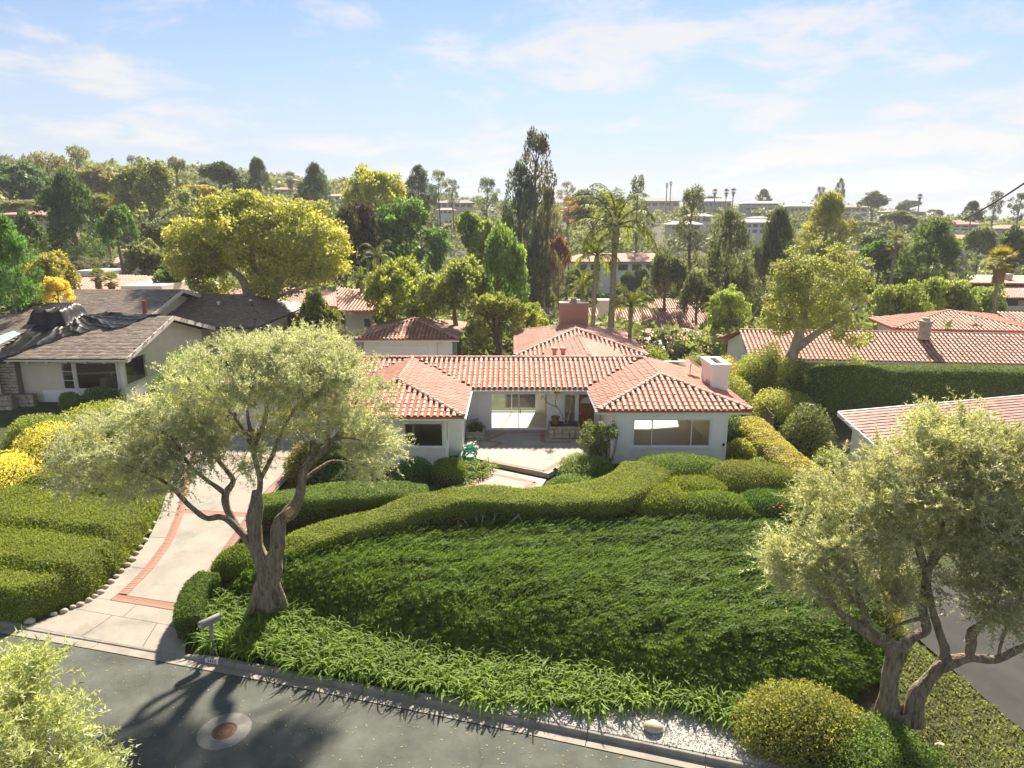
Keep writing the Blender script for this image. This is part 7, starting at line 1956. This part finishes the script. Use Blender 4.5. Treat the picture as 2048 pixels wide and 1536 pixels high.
# a wood of trees too far to tell apart
def wood(name, label, n, seed, yr, ar, color, rr, m_=150, lf=0.42):
    r_ = np.random.default_rng(seed); Vs, Fs, vr = [], [], []; nv = 0
    V0 = {}
    for k in range(n):
        a = r_.uniform(*ar); d = r_.uniform(*yr); x, y = d*math.sin(a), d*math.cos(a); z = float(H(x, y)); rad = r_.uniform(*rr)
        q = rand_dirs(m_, r_); q[:, 2] = np.abs(q[:, 2])*0.9 - 0.25; lump = 1+0.25*wob(q*2+k, 1.0, k % 5)
        P = np.array([x, y, z+rad*0.5]) + q*(rad*lump*r_.uniform(0.7, 1.05, m_))[:, None]*[1, 1, r_.uniform(0.8, 1.3)]
        V, F = leaf_quads(P, rand_dirs(m_, r_)+q*0.5, q+rand_dirs(m_, r_)*0.6, rad*lf*r_.uniform(0.6, 1.3, m_), rad*lf*0.62)
        Vs.append(V); Fs.append(F+nv); nv += len(V); vr.append(np.clip(r_.uniform(0.15, 0.75)+r_.normal(0, 0.13, m_), 0, 1))
    return tag(np_obj(name, np.concatenate(Vs), np.concatenate(Fs), M['leaf'], var=np.concatenate(vr), color=color), label, 'woodland', kind='stuff')
wood('far_woodland', 'far off belt of trees covering the hillside', 1300, 401, (125, 420), (-0.72, 0.72), (0.085, 0.10, 0.04), (2.2, 4.6), 130, 0.41)
wood('canyon_scrub', 'dark scrub filling the canyon between the gardens and the hillside', 720, 402, (66, 130), (-0.70, 0.70), (0.085, 0.105, 0.035), (1.9, 4.3), 320, 0.215)

# ---- palms
def feather_mesh(seed, nf=17, L=4.2, droop=1.0):
    r_ = np.random.default_rng(seed); lv = Leaves(); tv, tf = [], []; nv = 0
    for k in range(nf):
        a = k*2.399+r_.normal(0, 0.15); el_ = np.interp(k/nf, [0, 1], [1.5, -0.2]) + r_.normal(0, 0.08); ln = L*r_.uniform(0.8, 1.1)
        d = np.array([math.cos(a), math.sin(a), 0]); p = np.zeros(3); pts = [p.copy()]; e_ = el_
        for s in range(8):
            p = p + ln/8*(d*math.cos(e_) + np.array([0, 0, math.sin(e_)])); pts.append(p.copy()); e_ -= droop*(0.10+0.055*s)
        P_ = smooth_path(pts, 4); V, F = tube_np(P_, np.linspace(0.045, 0.012, len(P_)), 4); tv.append(V); tf.append(F+nv); nv += len(V)
        m_ = 46; t = np.linspace(0.14, 0.99, m_)*(len(P_)-1); B = np.stack([np.interp(t, range(len(P_)), P_[:, j]) for j in range(3)], 1)
        T = norm(np.stack([np.interp(t, range(len(P_)), np.gradient(P_[:, j])) for j in range(3)], 1)); S_ = norm(np.cross(T, [0, 0, 1.0])+1e-6)
        for sg in (-1, 1):
            U = norm(T*0.45 + S_*sg*0.7 + np.array([0, 0, -0.55]) + r_.normal(0, 0.18, (m_, 3)))
            ll = 0.75*np.sin(np.linspace(0.35, 2.9, m_))*r_.uniform(0.85, 1.1, m_)*L/4.2
            V2, F2 = leaf_quads(B, U, norm(np.cross(U, T)), ll, 0.075); lv.add(V2, F2, np.clip(0.45+0.2*r_.normal(0, 1, m_)+ (0.25 if k > nf*0.7 else 0), 0, 1))
    V, F, var = lv.arrays()
    return np_mesh('fronds', V, F, M['leaf_strap'], var=var), np_mesh('frond_stalks', np.concatenate(tv), np.concatenate(tf), M['leaf_strap'])
def fan_mesh(seed, nf=42):
    r_ = np.random.default_rng(seed); lv = Leaves()
    for k in range(nf):
        a = k*2.399; el_ = np.interp(k/nf, [0, 1], [1.35, -0.75])+r_.normal(0, 0.1); d = np.array([math.cos(a)*math.cos(el_), math.sin(a)*math.cos(el_), math.sin(el_)])
        S_ = norm(np.cross(d, [0, 0, 1.0])); N = np.cross(S_, d); st_ = d*r_.uniform(0.7, 1.0); m_ = 13; f = np.linspace(-1.25, 1.25, m_)
        U = d[None]*np.cos(f)[:, None] + S_[None]*np.sin(f)[:, None] + np.array([0, 0, -0.12])
        V2, F2 = leaf_quads(np.repeat(st_[None], m_, 0), U, np.repeat(N[None], m_, 0)+r_.normal(0, 0.2, (m_, 3)), 0.85*r_.uniform(0.8, 1.15, m_), 0.13); lv.add(V2, F2, np.clip(0.5+r_.normal(0, 0.2)+r_.normal(0, 0.08, m_), 0, 1))
        V2, F2 = leaf_quads(np.zeros((1, 3)), d[None], N[None], 1.0, 0.06); lv.add(V2, F2, np.array([0.5]))
    V, F, var = lv.arrays(); return np_mesh('fronds', V, F, M['leaf_strap'], var=var)
def skirt_mesh(seed):
    r_ = np.random.default_rng(seed); n_ = 260; a = r_.uniform(0, 6.28, n_); z = r_.uniform(-1.5, 0.0, n_)
    P = np.stack([0.3*np.cos(a), 0.3*np.sin(a), z], 1); U = np.stack([np.cos(a)*0.45, np.sin(a)*0.45, -np.ones(n_)], 1)
    V, F = leaf_quads(P, U, np.stack([np.cos(a), np.sin(a), np.zeros(n_)], 1), 0.8, 0.22); return np_mesh('dead_fronds', V, F, M['dead_frond'])
FEA = [feather_mesh(501), feather_mesh(502, 14, 4.2, 1.15)]; FAN = fan_mesh(503); SKI = skirt_mesh(504)
def palm(kind, x, yc, Y, span, color, label, tr=0.2, lean=0.0, base_y=None, group=None, flare=True):
    c = atY(x, yc, Y); m = ppm(c); gz = float(H(c[0], c[1])); sc_ = span/m/2
    base = np.array([c[0]+lean, c[1], min(gz, c[2]-1.5)-0.2])
    e = empty('feather_palm' if kind == 'feather' else 'fan_palm', tuple(base), label, 'palm', group)
    P_, R_ = smooth_path([base, (base*2+c)/3+[lean*-0.1, 0, 0], (base+c*2)/3, c], 6, [tr*1.25, tr, tr*0.9, tr*0.85])
    if kind == 'feather' and flare:
        R_ = R_*(1+0.55*np.exp(-((np.linspace(0, 1, len(R_))-0.93)/0.05)**2))
    V, F = tube_np(P_, R_, 10); np_obj('trunk', V, F, M['palm_trunk'], e, smooth=True)
    if kind == 'feather':
        fm, sm_ = FEA[int(x) % 2]; k = sc_/4.0
        for nm, me in (('fronds', fm), ('frond_stalks', sm_)):
            o = bpy.data.objects.new(nm, me); o.location = [float(q) for q in c]; o.scale = (k, k, k); o.rotation_euler = (0, 0, x*0.7); o.color = (*color, 1); link(o, e)
    else:
        k = sc_/1.75
        for nm, me in (('fronds', FAN), ('dead_fronds', SKI)):
            o = bpy.data.objects.new(nm, me); o.location = [float(q) for q in c]; o.scale = (k, k, k); o.rotation_euler = (0, 0, x*0.7); o.color = (*color, 1); link(o, e)
    return e
PG = (0.14, 0.17, 0.04)
palm('feather', 1232, 452, 62, 250, (0.16, 0.185, 0.05), 'tallest feather palm with swollen crownshaft in the centre', 0.30, -0.25)
palm('feather', 1194, 512, 60, 150, (0.17, 0.20, 0.03), 'second feather palm leaning against the tallest one', 0.21, -0.4)
palm('feather', 1262, 612, 53, 140, (0.17, 0.19, 0.03), 'short feather palm in front of the pink roof', 0.17, 0.0)
palm('feather', 1165, 575, 72, 110, (0.18, 0.20, 0.02), 'low yellowish feather palm behind the brick chimney', 0.16, 0.1)
palm('feather', 755, 515, 74, 110, (0.12, 0.16, 0.05), 'king palm behind the flat topped yellow-green tree', 0.18)
palm('feather', 722, 560, 66, 90, (0.13, 0.16, 0.04), 'small palm left of the flat topped yellow-green tree', 0.15)
palm('feather', 1432, 615, 64, 80, (0.20, 0.22, 0.02), 'banana-like bright plant beside the rounded tree', 0.12)
palm('fan', 207, 410, 93, 50, (0.12, 0.14, 0.05), 'fan palm rising beside the big dark pine on the left', 0.22)
palm('fan', 1792, 485, 84, 52, (0.13, 0.14, 0.045), 'slim fan palm right of centre-right', 0.2)
palm('fan', 2002, 525, 64, 72, (0.19, 0.17, 0.03), 'golden fan palm in front of the apartment block', 0.2)
palm('fan', 580, 358, 260, 34, (0.07, 0.09, 0.04), 'skyline palm above the white hillside houses', 0.25, flare=False)
palm('fan', 1334, 370, 330, 9, (0.03, 0.035, 0.025), 'left one of two thin skyline palms', 0.25)
palm('fan', 1342, 367, 330, 9, (0.03, 0.035, 0.025), 'right one of two thin skyline palms', 0.25)
palm('fan', 1840, 394, 300, 14, (0.03, 0.035, 0.025), 'lone thin palm on the right skyline', 0.28)
for i, (x, y, lb) in enumerate(((1430, 384, 'leftmost of the ridge palms above the long grey house'), (1453, 384, 'middle one of the ridge palms above the long grey house'), (1467, 383, 'rightmost of the ridge palms above the long grey house'))):
    palm('fan', x, y, 330, 15, (0.04, 0.045, 0.03), lb, 0.3, group='ridge palms')
palm('fan', 78, 318, 300, 9, (0.03, 0.035, 0.025), 'tiny thin palm on the far left skyline', 0.25)
palm('fan', 225, 320, 300, 9, (0.03, 0.035, 0.025), 'tiny thin palm above the olive-brown tree', 0.25)
for i, (x, y, Y, lb) in enumerate(((195, 553, 60, 'left spiky yucca in front of the white terrace house'), (222, 563, 58, 'right spiky yucca in front of the white terrace house'))):
    palm('fan', x, y, Y, 42, (0.11, 0.14, 0.03), lb, 0.12, group='yuccas')

# ---- big yellow-green tree and pale-barked tree with visible limbs
def hero(name, label, base, trunks, ells, n_cl, n_leaf, seed, color, L, W, cr_, bark, shell=0.55):
    r_ = np.random.default_rng(seed); e = empty(name, base, label, 'tree'); tv, tf = [], []; nv = 0; nodes, nrad = [], []
    for pts, rad in trunks:
        P_, R_ = smooth_path(pts, 6, rad); V, F = tube_np(P_, R_, 9); tv.append(V); tf.append(F+nv); nv += len(V); nodes += list(P_); nrad += list(R_)
    nodes = np.array(nodes); nrad = np.array(nrad)
    C = []; vol = np.array([a[1][0]*a[1][1]*a[1][2] for a in ells])**0.7; vol /= vol.sum()
    for (c, s), f in zip(ells, vol):
        k = int(n_cl*f); d = rand_dirs(k, r_); rad = r_.uniform(shell**3, 1, k)**(1/3)*(1+0.12*wob(d*2, 1.0, 1)); C.append(np.asarray(c)+d*rad[:, None]*np.asarray(s))
    C = np.concatenate(C); order = np.argsort([np.min(np.linalg.norm(nodes-c, axis=1)) for c in C])
    for q in order:
        c = C[q]; i = int(np.argmin(np.linalg.norm(nodes-c, axis=1)+np.where(nrad > 0.22, 1.5, 0))); p = nodes[i]; L_ = np.linalg.norm(c-p)
        P_ = smooth_path([p, (p+c)/2+[0, 0, 0.1*L_]+r_.normal(0, 0.06*L_, 3), c], 3); R_ = np.linspace(min(nrad[i]*0.7, 0.03+0.018*L_), 0.012, len(P_))
        V, F = tube_np(P_, R_, 4); tv.append(V); tf.append(F+nv); nv += len(V); nodes = np.vstack([nodes, P_[2:]]); nrad = np.concatenate([nrad, R_[2:]])
    np_obj('trunk', np.concatenate(tv), np.concatenate(tf), M[bark], e, smooth=True)
    k = len(C); n_ = k*n_leaf; cc = np.mean([np.asarray(a[0]) for a in ells], axis=0); out = np.repeat(norm(C-cc), n_leaf, 0)
    q = norm(rand_dirs(n_, r_)+out*0.4+[0, 0, 0.25]); P = np.repeat(C, n_leaf, 0) + q*cr_*r_.uniform(0.4, 1.1, n_)[:, None]*np.array([1, 1, 0.75])
    cv = np.clip(0.45+0.25*wob(C, 0.5, 1)+r_.normal(0, 0.12, k), 0, 1)
    V, F = leaf_quads(P, q*0.5+rand_dirs(n_, r_), q+rand_dirs(n_, r_)*0.7, L*r_.uniform(0.6, 1.3, n_), W*r_.uniform(0.7, 1.2, n_))
    np_obj('crown', V, F, M['leaf'], e, var=np.clip(np.repeat(cv, n_leaf)+r_.normal(0, 0.18, n_), 0, 1), color=color)
    return e
YT = 63
yb_ = atY(480, 612, YT)
tr_y = [br([(500, 625, YT), (495, 590, YT), (485, 560, YT), (455, 530, YT), (410, 490, YT-1), (380, 460, YT-1)], [0.5, 0.4, 0.35, 0.25, 0.15, 0.05]),
        br([(500, 600, YT), (510, 560, YT), (505, 520, YT+1), (500, 470, YT+1), (490, 420, YT+1)], [0.4, 0.3, 0.25, 0.18, 0.06]),
        br([(540, 625, YT-1), (545, 600, YT-1), (555, 575, YT-1), (580, 540, YT-1), (620, 510, YT-1), (660, 490, YT-1)], [0.38, 0.33, 0.28, 0.2, 0.13, 0.05]),
        br([(555, 575, YT-1), (560, 530, YT), (570, 480, YT+1), (575, 440, YT+1)], [0.22, 0.18, 0.12, 0.05]), br([(548, 598, YT-1), (590, 580, YT-2), (640, 570, YT-2)], [0.16, 0.12, 0.05])]
el_y = [el(470, 470, YT, 4.6, 4.5, 3.2), el(585, 470, YT, 4.4, 4.5, 3.0), el(520, 430, YT+1, 4.5, 4.0, 1.7), el(400, 500, YT-1, 2.6, 3.0, 2.6), el(640, 515, YT-1, 2.3, 3, 2.2), el(560, 555, YT-1, 3.0, 2.5, 1.6), el(425, 560, YT-1, 1.8, 2, 1.5)]
hero('yellow_green_tree', 'huge spreading yellow-green tree behind the left house', (float(yb_[0]), YT, -1.0), tr_y, el_y, 400, 140, 601, (0.20, 0.205, 0.035), 0.30, 0.2, 0.95, 'bark_pale')
YW = 46.5
tr_w = [br([(1572, 760, YW), (1580, 720, YW), (1592, 690, YW), (1606, 640, YW), (1612, 590, YW), (1618, 540, YW), (1630, 505, YW)], [0.5, 0.42, 0.36, 0.27, 0.22, 0.15, 0.05]),
        br([(1590, 700, YW), (1615, 680, YW), (1650, 655, YW), (1690, 630, YW), (1715, 600, YW)], [0.3, 0.26, 0.2, 0.13, 0.05]),
        br([(1598, 670, YW), (1580, 630, YW), (1560, 590, YW), (1555, 560, YW)], [0.2, 0.16, 0.1, 0.04]), br([(1610, 620, YW), (1640, 580, YW), (1660, 540, YW), (1670, 510, YW)], [0.2, 0.15, 0.1, 0.04]), br([(1612, 600, YW), (1590, 560, YW), (1590, 520, YW)], [0.14, 0.1, 0.04])]
el_w = [el(1632, 570, YW, 3.3, 3.0, 2.5), el(1600, 610, YW, 2.4, 2.4, 2.2), el(1680, 600, YW, 2.0, 2.3, 2.2), el(1650, 540, YW, 2.6, 2.5, 1.6), el(1700, 660, YW-1, 1.4, 1.5, 1.1), el(1570, 600, YW, 1.6, 1.6, 2.4)]
hero('pale_barked_tree', 'round crowned tree with pale twisting limbs behind the right wing', tuple(atZ(1572, 765, 0.6)), tr_w, el_w, 210, 95, 602, (0.15, 0.165, 0.04), 0.19, 0.125, 0.55, 'bark_pale', 0.5)

# ---- shrubs and hedges right of and behind the main house
V, F = loft([(18.5, 42.5, 0.3, 2.4, 3.2), (24, 42.6, 0.3, 2.4, 3.4), (30, 42.2, 0.3, 2.4, 3.4), (37, 41.6, 0.3, 2.4, 3.35), (45, 40.9, 0.3, 2.4, 3.3)], PROF)
hedge('tall_hedge', V, F, 30000, (0.105, 0.15, 0.02), 'tall clipped green hedge before the right tile roof', seed=701, L=0.12, W=0.075, flip=True, lump=0.06, core='hedge_core')
V, F = loft([(13.4, 37.5, 0.4, 1.5, 1.6), (13.3, 35.0, 0.4, 1.5, 1.6), (13.2, 32.5, 0.35, 1.6, 1.6), (13.3, 30.0, 0.3, 1.7, 1.5), (13.6, 27.8, 0.25, 1.7, 1.5)], PROF)
hedge('boundary_hedge', V, F, 26000, (0.21, 0.18, 0.03), 'yellow-orange tipped boundary hedge right of the house', seed=702, L=0.09, W=0.055, flip=True, lump=0.12, parent_mat='leaf', core='hedge_core')
V, F = loft([(11.6, 48.5, 0.6, 1.6, 1.9), (15, 49.5, 0.4, 1.6, 1.9), (19, 50, 0.2, 1.6, 1.9)], PROF)
hedge('rear_hedge', V, F, 9000, (0.06, 0.09, 0.02), 'dark clipped hedge behind the satellite dish', seed=703, L=0.12, W=0.07, flip=True, core='hedge_core')
shr = [((11.6, 33.0, 0.9), (0.65, 0.9, 1.25), (0.17, 0.18, 0.02), 'upright yellow-green shrub at the right house corner'), ((12.6, 31.6, 0.7), (1.1, 1.0, 0.75), (0.12, 0.16, 0.04), 'pale flowering bush in front of the boundary hedge'),
       ((12.3, 37.0, 0.8), (1.0, 1.4, 1.7), (0.06, 0.10, 0.025), 'dark leafy shrub behind the right house corner'), ((13.6, 41.5, 0.6), (1.7, 1.8, 2.9), (0.15, 0.16, 0.03), 'yellowish cedar-like shrub beside the white chimney'),
       ((17.0, 40.5, 0.4), (1.8, 1.6, 2.0), (0.085, 0.11, 0.03), 'dark green shrub at the foot of the pale-barked tree'), ((16.5, 36.4, 0.4), (1.5, 1.5, 2.3), (0.075, 0.095, 0.035), 'tall grey-green shrub left of the low tile roof'),
       ((15.6, 39.4, 0.4), (1.6, 1.5, 2.6), (0.17, 0.18, 0.04), 'light green shrub beneath the pale-barked tree'), ((14.2, 45.5, 0.4), (1.5, 1.5, 3.2), (0.22, 0.18, 0.025), 'golden tall shrub right of the satellite dish'),
       ((12.0, 45.0, 0.8), (1.3, 1.3, 1.6), (0.035, 0.05, 0.03), 'dark blue-green low conifer behind the chimney'), ((19.0, 44.5, 0.4), (1.9, 1.6, 3.3), (0.12, 0.14, 0.025), 'green shrub where the tall hedge begins'),
       ((11.0, 52.0, 0.4), (1.6, 1.4, 2.6), (0.15, 0.18, 0.03), 'light green shrub right of the rear wing roof'), ((14.6, 52.5, 0.2), (1.6, 1.4, 2.3), (0.13, 0.17, 0.03), 'leafy shrub in the garden behind the rear hedge'), ((18.5, 53.5, 0.2), (1.5, 1.4, 2.0), (0.10, 0.14, 0.03), 'green garden shrub left of the pale-barked tree'),
       ((16.6, 45.8, 0.3), (1.8, 1.6, 3.2), (0.14, 0.16, 0.03), 'yellow-green shrub under the pale-barked tree crown'), ((21.5, 45.0, 0.3), (1.7, 1.4, 2.9), (0.11, 0.14, 0.03), 'loose green shrub above the left end of the tall hedge'),
       ((18.0, 46.4, 0.3), (1.9, 1.2, 4.2), (0.15, 0.165, 0.035), 'tall loose shrub at the left gable of the right tile house'), ((23.5, 45.3, 0.3), (1.8, 1.0, 3.9), (0.13, 0.155, 0.03), 'bushy growth overtopping the tall hedge right of the pale-barked tree'),
       ((-0.9, 52.5, 0.8), (1.3, 1.2, 1.3), (0.10, 0.09, 0.03), 'brownish topiary shrub left of the rear wing'), ((-13.6, 31.3, 1.0), (0.1, 0.1, 0.1), (0.1, 0.1, 0.03), ''),
       ((-9.7, 30.8, 1.0), (1.15, 1.1, 1.45), (0.13, 0.12, 0.02), 'brownish gold shrub behind the olive trunk near the left wing'), ((-8.2, 30.9, 1.0), (1.1, 0.9, 1.5), (0.07, 0.12, 0.02), 'green clipped shrub against the left wing, behind the olive'),
       ((-24.4, 39.3, 1.9), (1.3, 0.9, 1.25), (0.07, 0.11, 0.025), 'dark leafy shrub under the left house window'), ((-26.3, 39.3, 1.9), (0.6, 0.5, 0.9), (0.10, 0.13, 0.04), 'small thin shrub left of the one under the window'),
       ((-21.0, 42.5, 1.2), (1.6, 2.4, 3.1), (0.10, 0.155, 0.02), 'tall bright shrub against the left house gable')]
for i, (c_, s_, cl, lb) in enumerate(shr):
    if not lb: continue
    shrub('garden_shrub', c_, s_, int(3500+2600*s_[0]*s_[2]), cl, lb, 0.13, 0.085, 710+i, 0.22)
# wooden side fence, boards one by one
fn = empty('board_fence', (14.3, 40, 0.4), 'grey weathered board fence between the shrubs right of the house', 'fence')
for k in range(26):
    y = 36.5+k*0.26; x = 14.6+0.03*k
    m_ = MB(); m_.box(x, x+0.025, y, y+0.24, 0.2, 2.2+rng.normal(0, 0.02)); m_.build('board', M['wood_fence'], fn)
m_ = MB(); m_.box(14.5, 14.6, 36.5, 36.6, 0.2, 2.1); m_.build('post', M['wood_fence'], fn)
# fallen leaves on the road
r_ = np.random.default_rng(801); n_ = 900
a_ = r_.uniform(-9, 14, n_); nn_ = r_.uniform(-7, 0.25, n_)*r_.random(n_)**0.6; x_, y_ = road_xy(a_, nn_)
V, F = leaf_quads(np.c_[x_, y_, np.full(n_, 0.014)], np.c_[r_.normal(0, 1, (n_, 2)), np.zeros(n_)], np.c_[r_.normal(0, 0.2, (n_, 2)), np.ones(n_)], r_.uniform(0.03, 0.07, n_), 0.025)
tag(np_obj('fallen_leaves', V, F, M['leaf'], var=r_.random(n_), color=(0.24, 0.2, 0.08)), 'scattered dry leaves on the road', 'leaves', kind='stuff')

# ------------------------------------------------------------------ thin haze in the air
hz = MB(); hz.box(-940, 940, -160, 1040, -24, 66)
hm = bpy.data.materials.new('haze'); hm.use_nodes = True; hm.node_tree.nodes.clear()
ho = hm.node_tree.nodes.new('ShaderNodeOutputMaterial'); pv = hm.node_tree.nodes.new('ShaderNodeVolumePrincipled')
pv.inputs['Color'].default_value = (0.93, 0.95, 1.0, 1); pv.inputs['Density'].default_value = 0.0003; pv.inputs['Anisotropy'].default_value = 0.2
hm.node_tree.links.new(pv.outputs[0], ho.inputs['Volume'])
hzo = hz.build('haze', hm); tag(hzo, 'thin pale haze over the whole valley', 'haze', kind='stuff')
